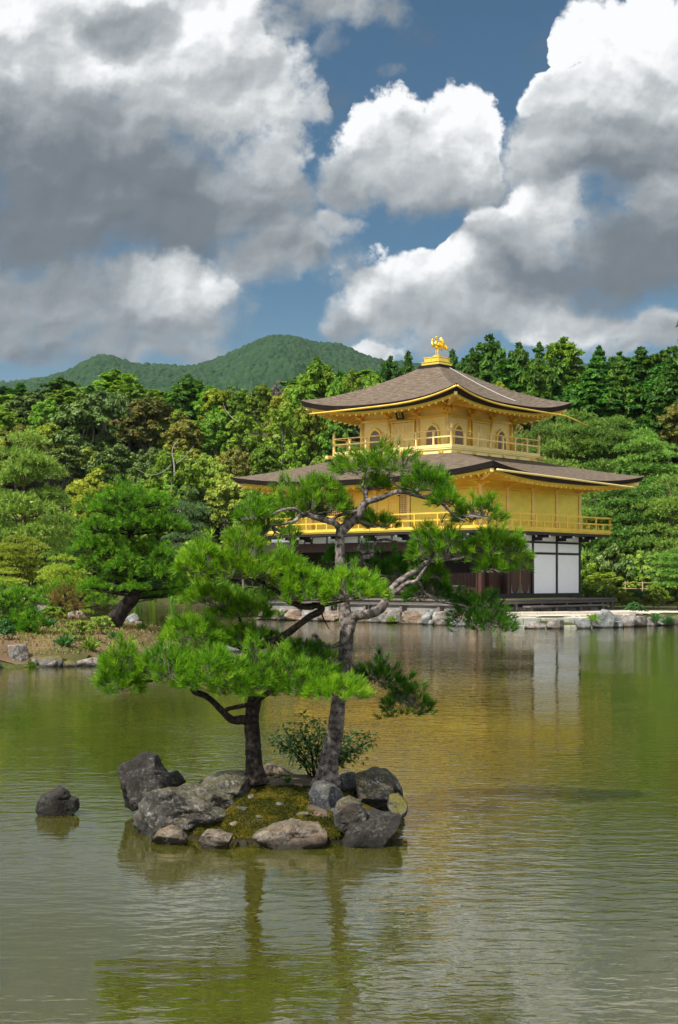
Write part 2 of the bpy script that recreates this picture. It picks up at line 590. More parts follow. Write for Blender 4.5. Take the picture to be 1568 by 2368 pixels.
def rock_mat(name, base, dark, pale, warm=None, lichen=.5, moss=0.0, scale=5.0, wet=True):
    m, t = new_mat(name)
    co = t.new('ShaderNodeTexCoord', 'Object')
    geo = t.new('ShaderNodeNewGeometry', None)
    oi = t.new('ShaderNodeObjectInfo', None)
    co = t.vm('ADD', co, t.vm('SCALE', oi.outputs['Location'], scale=1.7))
    n = t.noise(co, scale, 6, .62)
    c = t.ramp(n, [(.30, dark), (.52, base), (.72, pale)])
    if warm:
        wnz = t.noise(co, scale * .7, 4, .6)
        c = t.mix(t.rng(wnz, .50, .68), c, warm)
    lz = t.noise(co, scale * 5.5, 7, .75)
    lp = t.noise(co, scale * .9, 3, .5)
    c = t.mix(t.m('MULTIPLY', t.m('MULTIPLY', t.rng(lz, .50, .62), t.rng(lp, .40, .62)), lichen), c, (.34, .35, .31))
    vor = t.new('ShaderNodeTexVoronoi', 0, {'Vector': t.vm('ADD', co, t.vm('SCALE', t.noise(co, scale * 1.5, 3, .5, out=1), scale=.25)), 'Scale': scale * .9},
                feature='DISTANCE_TO_EDGE')
    crack = t.rng(vor, 0.0, .028)
    c = t.mix(t.m('MULTIPLY', t.m('SUBTRACT', 1.0, crack), .75), c, (.02, .018, .015))
    fine = t.noise(co, scale * 9, 5, .7)
    c = t.mix(t.rng(fine, .3, .7, .35, 0), c, (.03, .028, .025))
    if moss:
        up = t.new('ShaderNodeSeparateXYZ', None, {0: geo.outputs['Normal']})
        mz = t.noise(co, scale * 1.6, 5, .6)
        mm = t.m('MULTIPLY', t.rng(t.m('ADD', up.outputs[2], t.m('MULTIPLY', mz, 1.2)), 1.0, 1.3), moss)
        c = t.mix(mm, c, t.ramp(fine, [(.3, (.05, .055, .008)), (.7, (.15, .12, .015))]))
    if wet:
        pz = t.new('ShaderNodeSeparateXYZ', None, {0: geo.outputs['Position']})
        wz = t.m('ADD', pz.outputs[2], t.m('MULTIPLY', t.m('SUBTRACT', n, .5), .05))
        c = t.mix(t.rng(wz, .03, .09, .85, 0), c, (.012, .011, .007))
    hgt = t.m('ADD', t.m('MULTIPLY', n, .6), t.m('ADD', t.m('MULTIPLY', fine, .35), t.m('MULTIPLY', crack, .25)))
    finish(t, bsdf(t, c, .85, spec=.3, normal=bump(t, hgt, .75, .25 / scale)))
    return m


M = {}
M['needle'] = leaf_mat('pine_needle', (.035, .115, .005), (.16, .37, .010), (.30, .48, .03), .40, .08, .25)
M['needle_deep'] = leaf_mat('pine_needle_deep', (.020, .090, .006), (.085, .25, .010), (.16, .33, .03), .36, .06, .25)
M['needle_mid'] = leaf_mat('pine_needle_mid', (.045, .14, .007), (.17, .39, .016), (.30, .47, .045), .42, .08, .25)
M['pine_pale'] = leaf_mat('pine_foliage_pale', (.07, .17, .025), (.21, .38, .065), (.32, .46, .10), .38)
M['pine_light'] = leaf_mat('pine_foliage_light', (.14, .24, .022), (.31, .43, .05), (.42, .50, .08), .36)
M['pine_blue'] = leaf_mat('pine_foliage_blue', (.05, .13, .045), (.14, .27, .10), None, .34)
M['conifer'] = leaf_mat('conifer_foliage', (.018, .065, .006), (.055, .165, .010), (.10, .21, .02), .30)
M['conifer_bright'] = leaf_mat('conifer_foliage_bright', (.045, .13, .007), (.13, .29, .014), (.22, .34, .03), .36)
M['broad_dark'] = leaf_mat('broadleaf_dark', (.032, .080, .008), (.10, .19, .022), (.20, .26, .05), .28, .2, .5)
M['broad_mid'] = leaf_mat('broadleaf_mid', (.065, .145, .009), (.17, .32, .018), (.27, .38, .04), .38)
M['broad_yellow'] = leaf_mat('broadleaf_yellow', (.11, .17, .010), (.25, .31, .020), (.36, .37, .05), .38)
M['broad_brown'] = leaf_mat('broadleaf_brown', (.09, .115, .016), (.20, .20, .032), (.29, .21, .055), .3)
M['broad_rust'] = leaf_mat('broadleaf_rust', (.065, .095, .014), (.16, .15, .028), (.30, .15, .04), .3)
M['broad_pale'] = leaf_mat('broadleaf_pale', (.12, .21, .025), (.25, .36, .045), (.36, .42, .09), .38)
M['twig_grey'] = leaf_mat('bare_twigs', (.10, .09, .075), (.20, .18, .15), None, .1)
M['gold_pine'] = leaf_mat('gold_pine_foliage', (.12, .11, .02), (.26, .20, .04), (.30, .26, .06), .3)
M['shrub'] = leaf_mat('shrub_leaf', (.016, .085, .014), (.04, .15, .02), (.075, .21, .03), .3, .1, .5)
M['iris'] = leaf_mat('iris_blade', (.07, .19, .02), (.17, .33, .04), None, .35)
M['bark'] = bark_mat('pine_bark', (.030, .024, .021), (.34, .285, .26), 55, True)
M['bark_dark'] = bark_mat('pine_bark_dark', (.010, .008, .007), (.062, .046, .036), 55, True)
M['bark_twig'] = bark_mat('pine_twig', (.06, .05, .042), (.25, .215, .185), 60)
M['bark_red'] = bark_mat('red_pine_bark', (.05, .025, .016), (.20, .11, .075), 8)
M['bark_grey'] = bark_mat('grey_bark', (.07, .06, .05), (.26, .235, .20), 8)
M['bark_pale'] = bark_mat('pale_bare_limb', (.13, .12, .10), (.36, .34, .31), 6)
M['rock_lichen'] = rock_mat('lichened_rock', (.062, .055, .047), (.018, .015, .013), (.14, .13, .115), (.075, .045, .028), .85, .25, 7)
M['rock_dark'] = rock_mat('dark_rock', (.014, .011, .009), (.006, .005, .004), (.035, .028, .022), (.022, .014, .010), .30, .0, 7)
M['rock_warm'] = rock_mat('warm_rock', (.13, .10, .078), (.040, .032, .026), (.25, .21, .165), (.19, .115, .07), .5, .15, 9)
M['rock_grey'] = rock_mat('grey_rock', (.062, .064, .070), (.022, .022, .025), (.14, .145, .155), None, .6, .15, 8)
M['rock_mossy'] = rock_mat('mossy_rock', (.06, .052, .045), (.03, .028, .025), (.20, .19, .17), None, .5, .9, 6)
M['rock_shore'] = rock_mat('shore_rock', (.22, .20, .18), (.07, .062, .055), (.42, .395, .36), (.28, .18, .12), .4, .0, 3.2)
M['rock_peach'] = rock_mat('peach_shore_rock', (.25, .185, .13), (.09, .065, .046), (.38, .31, .24), (.29, .18, .11), .2, .0, 3.2)
M['rock_shoregrey'] = rock_mat('grey_shore_rock', (.20, .21, .205), (.07, .07, .07), (.38, .40, .39), None, .5, .1, 3.2)
M['rock_shoremoss'] = rock_mat('mossy_shore_rock', (.13, .125, .11), (.04, .038, .034), (.27, .26, .23), None, .4, .8, 3.0)


def plain(name, c, rough=.6, metal=0.0, var=.0, scale=3.0, bumpd=0.0, spec=.4, stretch=(1, 1, 1)):
    m, t = new_mat(name)
    co = t.vm('MULTIPLY', t.new('ShaderNodeTexCoord', 'Object'), stretch)
    n = t.noise(co, scale, 5, .6)
    col = t.mix(t.rng(n, .3, .7), tuple(x * (1 - var) for x in c), tuple(min(1, x * (1 + var)) for x in c))
    finish(t, bsdf(t, col, rough, metal, bump(t, n, .4, bumpd) if bumpd else None, spec))
    return m


def gold_mat(name, c, metal=.55, rough=.38, boards=0.0):
    m, t = new_mat(name)
    co = t.new('ShaderNodeTexCoord', 'Object')
    n = t.noise(t.vm('MULTIPLY', co, (1, 1, 2.2)), 1.6, 5, .6)
    vor = t.new('ShaderNodeTexVoronoi', 1, {'Vector': co, 'Scale': 9.0})
    leafv = t.new('ShaderNodeSeparateXYZ', None, {0: vor}).outputs[0]
    col = t.mix(t.rng(n, .3, .7), tuple(x * .86 for x in c), tuple(min(1, x * 1.07) for x in c))
    col = t.mix(t.m('MULTIPLY', leafv, .20), col, (.9, .74, .33))
    h = t.m('MULTIPLY', n, .3)
    if boards:
        z = t.new('ShaderNodeSeparateXYZ', None, {0: co}).outputs[2]
        g = t.rng(t.m('ABSOLUTE', t.m('SUBTRACT', t.m('FRACT', t.m('MULTIPLY', z, boards)), .5)), .44, .5, 1, 0)
        h = t.m('ADD', h, g)
    finish(t, bsdf(t, col, t.m('ADD', t.rng(n, .3, .7, rough - .09, rough + .12), t.m('MULTIPLY', t.m('SUBTRACT', leafv, .5), .05)), metal, bump(t, h, .14, .015)))
    return m


M['gold'] = gold_mat('gold_leaf', (.92, .61, .07), .5)
M['gold_wall'] = gold_mat('gold_leaf_wall', (.88, .72, .10), .70, .42, 4.0)
M['gold_wall_pale'] = gold_mat('gold_leaf_wall_pale', (.93, .75, .29), .28, .45, 4.0)
M['gold_pale'] = gold_mat('gold_leaf_pale', (.92, .70, .27), .35, .45)
M['gold_bright'] = gold_mat('gold_leaf_bright', (1.0, .66, .07), .75, .22)
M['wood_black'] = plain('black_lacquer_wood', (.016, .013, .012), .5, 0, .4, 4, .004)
M['wood_brown'] = plain('dark_brown_wood', (.055, .020, .012), .55, 0, .45, 5, .004, .4, (3, 3, .4))
M['wood_tan'] = plain('tan_wood', (.20, .115, .055), .6, 0, .3, 5, .004, .4, (3, 3, .4))
M['wood_grey'] = plain('weathered_deck_wood', (.125, .108, .098), .8, 0, .35, 4, .006, .3, (.5, 3, 3))
M['plaster'] = plain('white_plaster', (.88, .88, .89), .75, 0, .025, 2.5, .003)
M['white_end'] = plain('white_painted_end', (.80, .80, .80), .7, 0, .02)
M['lattice'] = plain('faded_lattice_wood', (.30, .25, .235), .7, 0, .15, 6)
M['window_dark'] = plain('window_paper_grey', (.36, .32, .31), .8, 0, .1, 4)
M['bronze'] = plain('green_bronze', (.16, .21, .20), .6, .3, .3, 8)
M['concrete'] = plain('grey_foundation', (.21, .205, .195), .9, 0, .35, 1.6, .01, .2, (1, 1, .5))
M['quay'] = plain('quay_stone', (.26, .26, .22), .9, 0, .45, 2.6, .02, .2)
M['slab'] = plain('pale_paving_stone', (.46, .41, .33), .9, 0, .10, 3, .006, .2)
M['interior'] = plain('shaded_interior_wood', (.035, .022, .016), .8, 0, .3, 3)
M['bamboo'] = plain('tan_bamboo', (.24, .16, .085), .6, 0, .2, 6)
M['cable'] = plain('white_braided_cable', (.46, .44, .42), .6, 0, .1, 20)
M['tile'] = plain('grey_roof_tile', (.24, .25, .26), .6, 0, .2, 6)
M['ink'] = plain('black_ink', (.012, .011, .010), .6, 0, 0)


def bark_roof():
    m, t = new_mat('cypress_bark_shingle')
    uv = t.new('ShaderNodeUVMap', 0, uv_map='UVMap')
    a = t.noise(t.vm('MULTIPLY', uv, (1.3, 7.5, 1)), 1.6, 6, .68)
    b = t.noise(t.vm('MULTIPLY', uv, (.25, .25, 1)), 1.0, 4, .55)
    f = t.noise(t.vm('MULTIPLY', uv, (5, 22, 1)), 1.4, 4, .6)
    c = t.ramp(t.m('ADD', t.m('MULTIPLY', a, .7), t.m('MULTIPLY', f, .3)),
               [(.34, (.015, .010, .006)), (.45, (.075, .054, .036)), (.56, (.165, .128, .094)), (.70, (.33, .275, .215))])
    c = t.mix(t.rng(b, .35, .7, .0, .40), c, (.13, .098, .078))
    h = t.m('ADD', t.m('MULTIPLY', a, .8), t.m('MULTIPLY', f, .5))
    finish(t, bsdf(t, c, .92, spec=.15, normal=bump(t, h, .9, .06)))
    return m


M['roof'] = bark_roof()
M['roof_edge'] = plain('dark_bark_eave', (.020, .014, .012), .8, 0, .5, 3, .01, .2, (1, 1, 6))
M['roof_red'] = plain('reddish_eave_board', (.10, .025, .012), .7, 0, .3, 3)


def ground_mat(name, c1, c2, c3=None, scale=1.2, fine=18, bd=.03, wet=0.0):
    m, t = new_mat(name)
    co = t.new('ShaderNodeTexCoord', 'Object')
    n = t.noise(co, scale, 6, .6)
    f = t.noise(co, fine, 5, .7)
    c = t.mix(t.rng(n, .36, .62), c1, c2)
    if c3:
        c = t.mix(t.rng(t.noise(co, scale * .45, 5, .6), .50, .64), c, c3)
    c = t.mix(t.rng(f, .3, .7, .45, 0), c, tuple(x * .45 for x in c1))
    if wet:
        pz = t.new('ShaderNodeSeparateXYZ', None, {0: t.new('ShaderNodeNewGeometry', 0)})
        c = t.mix(t.rng(pz.outputs[2], wet * .4, wet, .9, 0), c, (.014, .013, .007))
    finish(t, bsdf(t, c, .95, spec=.15, normal=bump(t, t.m('ADD', n, f), .7, bd)))
    return m


M['forest_floor'] = ground_mat('forest_floor', (.035, .045, .012), (.075, .085, .022), (.07, .05, .03), .35, 6, .1)
M['peninsula'] = ground_mat('dry_moss_earth', (.12, .075, .042), (.21, .145, .080), (.062, .068, .016), .55, 14, .05)
M['gravel'] = ground_mat('pale_gravel', (.46, .41, .33), (.56, .51, .42), None, .8, 60, .01)
M['soil'] = ground_mat('island_soil', (.075, .055, .038), (.13, .10, .07), (.045, .045, .012), 3.2, 50, .01, .10)


def moss_mat():
    m, t = new_mat('yellow_brown_moss')
    tint = t.new('ShaderNodeAttribute', 2, attribute_name='tint')
    c = t.ramp(tint, [(0, (.022, .026, .004)), (.35, (.060, .062, .007)), (.7, (.135, .105, .010)), (1, (.22, .16, .025))])
    finish(t, bsdf(t, c, .95, spec=.1))
    return m


M['moss'] = moss_mat()


def water_mat():
    m, t = new_mat('olive_pond_water')
    co = t.new('ShaderNodeTexCoord', 'Object')
    patch = t.rng(t.noise(t.vm('MULTIPLY', co, (.16, .10, 1)), 1.0, 3, .5), .36, .62, .35, 1.1, True)
    wv = t.noise(co, 1.2, 2, .5, out=1)
    cw = t.vm('ADD', co, t.vm('SCALE', t.vm('SUBTRACT', wv, (.5, .5, .5)), scale=.12))
    a = t.noise(t.vm('MULTIPLY', cw, (4.2, 7.6, 1)), 1.0, 2.0, .45)
    b = t.noise(t.vm('MULTIPLY', t.vm('ADD', co, (3.1, 7.7, 0)), (11, 19, 1)), 1.0, 2.0, .5)
    l = t.noise(t.vm('MULTIPLY', co, (.9, 1.6, 1)), 1.0, 2.0, .5)
    h = t.m('ADD', t.m('MULTIPLY', a, .0066), t.m('ADD', t.m('MULTIPLY', b, .0020), t.m('MULTIPLY', l, .007)))
    h = t.m('MULTIPLY', h, patch)
    nrm = bump(t, h, 1.0, 1.0)
    murk = t.noise(t.vm('MULTIPLY', co, (.2, .2, 1)), 1.0, 3, .5)
    c = t.mix(murk, (.050, .053, .0065), (.066, .062, .0085))
    finish(t, bsdf(t, c, .025, normal=nrm, spec=.9, IOR=1.60, Subsurface_Weight=1.0, Subsurface_Radius=(1.0, 1.0, .6), Subsurface_Scale=1.1))
    return m


M['water'] = water_mat()


def hill_mat():
    m, t = new_mat('wooded_hillside')
    tint = t.new('ShaderNodeAttribute', 2, attribute_name='tint')
    co = t.new('ShaderNodeTexCoord', 'Object')
    n = t.noise(co, .012, 4, .6)
    f = t.noise(co, .5, 4, .65)
    c = t.ramp(t.m('ADD', t.m('MULTIPLY', tint, .6), t.m('MULTIPLY', n, .4)),
               [(.15, (.004, .018, .010)), (.45, (.012, .040, .017)), (.7, (.028, .064, .023)), (1, (.058, .080, .030))])
    c = t.mix(t.rng(f, .35, .65, .45, 0), c, (.014, .035, .012))
    finish(t, bsdf(t, c, .9, spec=.1, normal=bump(t, f, .8, 1.2)))
    return m


M['hill'] = hill_mat()


# ------------------------------------------------------------------ the pond, the land around it, the far hills
PENINSULA = [(-9.5, 53), (-7, 51.5), (-5.3, 48.5), (-4.6, 45), (-4.3, 41.5), (-4.5, 38.3), (-5.0, 35.4), (-5.7, 33.6), (-7.6, 32.7), (-12, 32), (-20, 30)]
POND = [(70, 3.4), (60, 30), (45, 52), (28, 62), (20, 66.5), (15.6, 67.2), (13.4, 63.8), (11.96, 62), (10.8, 61.4), (9.7, 60.4), (8.26, 60.3),
        (7.10, 61.2), (5.82, 62.8), (4.10, 64.8), (1.72, 68.1), (-.70, 70.4), (-3.06, 72.5), (-4.2, 74), (-4.6, 80), (-5.2, 90), (-6, 105), (-7, 120), (-9, 124.5),
        (-20, 125.5), (-21, 118), (-19.5, 105), (-17.5, 92), (-15, 75), (-12, 62), (-10.5, 55)] + PENINSULA + [(-45, 26), (-60, 3.4)]
PP = np.array(POND, float)


def shore_dist(x, y):
    """signed distance to the pond's edge, positive on land"""
    best = np.full(x.shape, 1e9)
    inside = np.zeros(x.shape, bool)
    n = len(PP)
    for i in range(n):
        ax, ay = PP[i]
        bx, by = PP[(i + 1) % n]
        t = np.clip(((x - ax) * (bx - ax) + (y - ay) * (by - ay)) / ((bx - ax) ** 2 + (by - ay) ** 2), 0, 1)
        best = np.minimum(best, np.hypot(x - ax - t * (bx - ax), y - ay - t * (by - ay)))
        c = ((ay > y) != (by > y)) & (x < (bx - ax) * (y - ay) / (by - ay + 1e-12) + ax)
        inside ^= c
    return np.where(inside, -best, best)


def ground_z(x, y):
    x, y = np.atleast_1d(np.asarray(x, float)), np.atleast_1d(np.asarray(y, float))
    d = shore_dist(x, y)
    z = np.where(d > 0, .42 * np.clip(d / .9, 0, 1) ** .7 + .02, -.8 * np.clip(-d / 2.0, 0, 1))
    y0 = np.interp(x, [-60, -20, -12, 0, 8, 20, 60], [60, 92, 127, 127, 100, 96, 80])
    up = np.clip(np.minimum(y - y0, d * .9 - 1.0), 0, None)
    z = z + np.where(d > 0, 40 * (1 - np.exp(-up * .60 / 40)), 0)
    pen = (y < 54) & (y > 25) & (x < 0) & (d > 0)
    z = z + np.where(pen, .26 * np.clip((d - .6) / 3.5, 0, 1), 0)
    k = np.where(d > 1.5, 1, 0) * np.clip(up / 8 + .05, 0, 1)
    z = z + k * 1.2 * fbm(np.stack([x * .09, y * .09, 0 * x], 1), 3, 4)
    return z


def gz(x, y):
    return float(ground_z(x, y)[0])


def grid_mesh(xs, ys, zf, keep=None):
    X, Y = np.meshgrid(xs, ys, indexing='ij')
    V = np.stack([X.ravel(), Y.ravel(), zf(X.ravel(), Y.ravel())], 1)
    nx, ny = len(xs), len(ys)
    i, j = np.meshgrid(np.arange(nx - 1), np.arange(ny - 1), indexing='ij')
    Fq = np.stack([i * ny + j, (i + 1) * ny + j, (i + 1) * ny + j + 1, i * ny + j + 1], -1).reshape(-1, 4)
    if keep is not None:
        c = V[Fq].mean(1)
        Fq = Fq[keep(c[:, 0], c[:, 1])]
        used, inv = np.unique(Fq, return_inverse=True)
        V, Fq = V[used], inv.reshape(-1, 4)
    return V, Fq


def spaced(*segs):
    out = []
    for a, b, st in segs:
        out += list(np.arange(a, b, st))
    return np.array(out + [segs[-1][1]])


gx = spaced((-3800, -600, 800), (-600, -60, 30), (-60, -24, 2), (-24, 24, .6), (24, 70, 2.5), (70, 600, 30), (600, 3800, 800))
gy = spaced((-1200, -60, 200), (-60, 0, 6), (0, 28, 1.2), (28, 56, .5), (56, 92, .6), (92, 180, 2), (180, 600, 20), (600, 4200, 600))
gv, gf = grid_mesh(gx, gy, ground_z)
tag(part('ground', gv, gf, M['forest_floor'], smooth=True), kind='structure')

# the dry mossy earth of the peninsula and the pale gravel court lie as sheets over the ground
pv_, pf_ = grid_mesh(np.arange(-22, -2, .3), np.arange(29, 56, .3), lambda x, y: ground_z(x, y) + .012 + .02 * fbm(np.stack([x * 2, y * 2, 0 * x], 1), 3, 2),
                     lambda x, y: (shore_dist(x, y) > .1))
tag(part('peninsula_ground', pv_, pf_, M['peninsula'], smooth=True), kind='structure')
C2 = np.array((6.516, 67.548))
EV, NV = np.array((math.cos(TH), -math.sin(TH))), np.array((math.sin(TH), math.cos(TH)))


def loc_to_world(x, y, z=0.0):
    p = C2 + EV * x + NV * y
    return np.array((p[0], p[1], z))


def court(x, y):
    e = (x - C2[0]) * EV[0] + (y - C2[1]) * EV[1]
    n = (x - C2[0]) * NV[0] + (y - C2[1]) * NV[1]
    wob = .8 * np.sin(e * .6 + n * .35)
    return (shore_dist(x, y) > .95) & (e > -13.5) & (e < 16) & (n > -4.5) & (n + .55 * np.clip(e - 2, 0, 99) * .55 < 9.5 + wob)


cv, cf = grid_mesh(np.arange(-8, 24, .28), np.arange(58, 84, .28), lambda x, y: ground_z(x, y) + .02, court)
tag(part('gravel_court', cv, cf, M['gravel'], smooth=True), kind='structure')

mb = MB()
mb.box(-75, 85, 1, 135, -4, 0)
tag(mb.build('pond_water', M['water']), kind='structure')


def make_hills():
    # ridge heights read off the photo, as (pixel x, pixel y); a hillside 1.4 km off
    main = [(-900, 900), (-200, 905), (0, 897), (60, 890), (120, 876), (150, 868), (190, 846), (228, 829), (262, 830), (300, 845), (345, 849), (400, 853), (440, 853),
            (470, 848), (500, 838), (552, 815), (600, 791), (640, 783), (692, 787), (735, 800), (790, 803), (830, 820), (850, 831), (900, 842), (1000, 850), (1200, 840), (1600, 860), (2600, 900)]
    mp = np.array(main, float)
    YR = 1400.0

    def build(name, cols, rows, ridge, yr, y0, seed, cell):
        A, Yv = np.meshgrid(cols, rows, indexing='ij')
        A, Yv = A.ravel(), Yv.ravel()
        X = (A - CX) / F * Yv
        rz = H + (HOR - np.interp(A, ridge[:, 0], ridge[:, 1]) - 5) / F * yr
        t = (Yv - y0) / (yr - y0)
        prof = np.where(t < 1, np.clip(t, 0, 1) ** .85, 1 - .5 * np.clip(t - 1, 0, 1) ** 1.3)
        spur = fbm(np.stack([X / 75, Yv / 300, 0 * X], 1), 4, seed)
        z = 14 + (rz - 14) * prof + 24 * spur * np.clip(np.sin(np.clip(t, 0, 1) * math.pi), 0, 1)
        d1, d2, cid = worley(X / cell, Yv / cell, seed)
        e1, e2, cid2 = worley(X / (cell * .55) + 7, Yv / (cell * .55), seed + 1)
        z = z + cell * (.95 * np.sqrt(np.clip(1 - d1 ** 2 * 1.35, 0, 1)) * (.35 + 1.0 * cid) + .30 * np.sqrt(np.clip(1 - e1 ** 2, 0, 1)))
        nx, ny = len(cols), len(rows)
        i, j = np.meshgrid(np.arange(nx - 1), np.arange(ny - 1), indexing='ij')
        Fq = np.stack([i * ny + j, (i + 1) * ny + j, (i + 1) * ny + j + 1, i * ny + j + 1], -1).reshape(-1, 4)
        tint = np.clip(cid * .55 + cid2 * .45, 0, 1)[Fq].mean(1)
        tag(part(name, np.stack([X, Yv, z], 1), Fq, M['hill'], smooth=True, tint=tint), kind='structure')

    rows = np.concatenate([np.arange(520, 900, 9), np.arange(900, 1460, 1.5), np.arange(1460, 1800, 40)])
    cols = np.concatenate([np.arange(-900, -60, 30), np.arange(-60, 940, 2.6), np.arange(940, 2600, 30)])
    build('hills', cols, rows, mp, YR, 520.0, 3, 4.7)
    far = np.array([(-600, 880), (0, 890), (60, 884), (95, 878), (140, 872), (220, 880), (2600, 900)], float)
    build('hills', np.concatenate([np.arange(-600, -40, 30), np.arange(-40, 320, 4.5), np.arange(320, 2600, 60)]), np.concatenate([np.arange(1900, 2560, 8), np.arange(2560, 3000, 60)]),
          far, 2500.0, 1850.0, 8, 8.0)


make_hills()


# ------------------------------------------------------------------ the golden pavilion (local x east, y north, origin at its south-east corner)
LW, WW, BAY = 11.48, 8.4, 2.1
pav = thing('golden_pavilion', 'three storey gold leaf temple pavilion with curved bark roofs at the pond edge', 'pavilion',
            (C2[0], C2[1], 0), -TH)
NB = LW / BAY


def S(ox, oy):
    """face frames: (along, z, outward) -> local xyz; along runs west on the south face and north on the east face"""
    return {'south': lambda a, z, d: (ox - a, oy - d, z), 'east': lambda a, z, d: (ox + d, oy + a, z)}


def fbox(mb, fn, a0, a1, z0, z1, d0, d1, bev=0.0):
    p, q = fn(a0, z0, d0), fn(a1, z1, d1)
    mb.box(p[0], q[0], p[1], q[1], p[2], q[2], bev)


def sub(name, mb, mat, parent, smooth=False):
    return mb.build(name, M[mat], parent, smooth)


def curved_roof(name, rect, inner, z_tip, sag, z_top, power, over, thick, nb=48, nr=22, soff_rise=.35, wall=None, mat='roof'):
    """hipped roof with swept-up corners. rect/inner = (x0, x1, y0, y1)"""
    def ring(r):
        x0, x1, y0, y1 = [a + (b - a) * r for a, b in zip(rect, inner)]
        return [(x1, y0), (x0, y0), (x0, y1), (x1, y1)]
    def prof(u):
        return sag * (1 - abs(2 * u - 1) ** 2.7)
    us = np.concatenate([np.linspace(0, .2, 14)[:-1], np.linspace(.2, .8, nb - 26), np.linspace(.8, 1, 14)[1:]])
    nu = len(us)
    V, UV = [], []
    Fq = []
    for k in range(4):
        base = len(V)
        for r in np.linspace(0, 1, nr):
            P = ring(r)
            a, b = np.array(P[k]), np.array(P[(k + 1) % 4])
            L = np.linalg.norm(np.array(ring(0)[k]) - np.array(ring(0)[(k + 1) % 4]))
            for u in us:
                q = a + (b - a) * u
                z = z_tip + (z_top - z_tip) * r ** power - prof(u) * (1 - r) ** 1.6
                V.append((q[0], q[1], z))
                UV.append((u * np.linalg.norm(b - a) + k * 31.7 - .5 * np.linalg.norm(b - a), r * 5.5))
        for i in range(nr - 1):
            for j in range(nu - 1):
                Fq.append((base + i * nu + j, base + i * nu + j + 1, base + (i + 1) * nu + j + 1, base + (i + 1) * nu + j))
    V = np.array(V)
    # the eaves' rough cut ends
    top = part(name, V, np.array(Fq), M[mat], pav, smooth=True, uv=np.array(UV))
    # eave edge: the thickness of the bark, dark, tucked in underneath
    def edge_strip(nm, z0, in0, z1, in1, mt, extra=None):
        vv, ff = [], []
        for k in range(4):
            P = ring(0)
            a, b = np.array(P[k]), np.array(P[(k + 1) % 4])
            t = (b - a) / np.linalg.norm(b - a)
            nrm = np.array((-t[1], t[0]))
            cen = (np.array(P).mean(0) - a) @ nrm
            nrm = nrm * (1 if cen > 0 else -1)
            base = len(vv)
            for u in us:
                q0 = a + (b - a) * (u if True else u)
                for zz, inn in ((z0, in0), (z1, in1)):
                    # mitre the ends
                    lim = np.linalg.norm(b - a)
                    s_ = np.clip(u * lim, inn, lim - inn)
                    q = a + t * s_ + nrm * inn
                    vv.append((q[0], q[1], z_tip - prof(u) + zz))
            for j in range(nu - 1):
                ff.append((base + 2 * j, base + 2 * j + 2, base + 2 * j + 3, base + 2 * j + 1))
        return np.array(vv), np.array(ff)
    v1, f1 = edge_strip('', 0, 0, -thick, .10, 'roof_edge')
    part('eave_edge', v1, f1, M['roof_edge'], top, smooth=True)
    v2, f2 = edge_strip('', -thick, .10, -thick - .015, .34, 'roof_edge')
    v3, f3 = edge_strip('', -thick - .015, .34, -thick - .15, .36, 'gold')
    part('eave_underside', v2, f2, M['roof_edge'], top, smooth=True)
    part('eave_board', v3, f3, M['gold'], pav, smooth=True)
    # soffit up to the wall
    wx0, wx1, wy0, wy1 = wall
    vv, ff = [], []
    Wp = [(wx1, wy0), (wx0, wy0), (wx0, wy1), (wx1, wy1)]
    for k in range(4):
        P = ring(0)
        a, b = np.array(P[k]), np.array(P[(k + 1) % 4])
        c, d = np.array(Wp[k]), np.array(Wp[(k + 1) % 4])
        t = (b - a) / np.linalg.norm(b - a)
        nrm = np.array((-t[1], t[0]))
        if (np.array(P).mean(0) - a) @ nrm < 0:
            nrm = -nrm
        base = len(vv)
        for u in us:
            lim = np.linalg.norm(b - a)
            s_ = np.clip(u * lim, .36, lim - .36)
            q = a + t * s_ + nrm * .36
            g = c + (d - c) * u
            z_e = z_tip - prof(u) - thick - .15
            z_w = z_tip - sag - thick - .15 + soff_rise
            for m_ in (0, .5, 1):
                p_ = q + (g - q) * m_
                vv.append((p_[0], p_[1], z_e + (z_w - z_e) * m_))
        for j in range(nu - 1):
            for m_ in (0, 1):
                ff.append((base + 3 * j + m_, base + 3 * j + 3 + m_, base + 3 * j + 4 + m_, base + 3 * j + 1 + m_))
    part('soffit', np.array(vv), np.array(ff), M['gold'], pav, smooth=True)
    # rafters run from the wall to the eave
    rb = MB()
    for k in range(4):
        P = ring(0)
        a, b = np.array(P[k]), np.array(P[(k + 1) % 4])
        c, d = np.array(Wp[k]), np.array(Wp[(k + 1) % 4])
        t = (b - a) / np.linalg.norm(b - a)
        nrm = np.array((-t[1], t[0]))
        if (np.array(P).mean(0) - a) @ nrm < 0:
            nrm = -nrm
        lim = np.linalg.norm(b - a)
        nR = int(lim / .40)
        for i in range(nR):
            u = (i + .5) / nR
            q = a + t * np.clip(u * lim, .3, lim - .3) + nrm * .30
            uw = np.clip((((a + t * u * lim) - c) @ t) / np.linalg.norm(d - c), 0.0, 1.0)
            g = c + (d - c) * uw
            z_e = z_tip - prof(u) - thick - .17
            z_w = z_tip - sag - thick - .17 + soff_rise
            p0 = np.array((*q, z_e - .02))
            p1 = np.array((*g, z_w - .02))
            p1 = p0 + (p1 - p0) * .97
            h_ = .045
            tv = np.array((t[0], t[1], 0)) * h_
            zv = np.array((0, 0, .045))
            rb.add([p0 - tv - zv, p0 + tv - zv, p0 + tv + zv, p0 - tv + zv, p1 - tv - zv, p1 + tv - zv, p1 + tv + zv, p1 - tv + zv],
                   [(0, 1, 2, 3), (4, 7, 6, 5), (0, 4, 5, 1), (1, 5, 6, 2), (2, 6, 7, 3), (3, 7, 4, 0)])
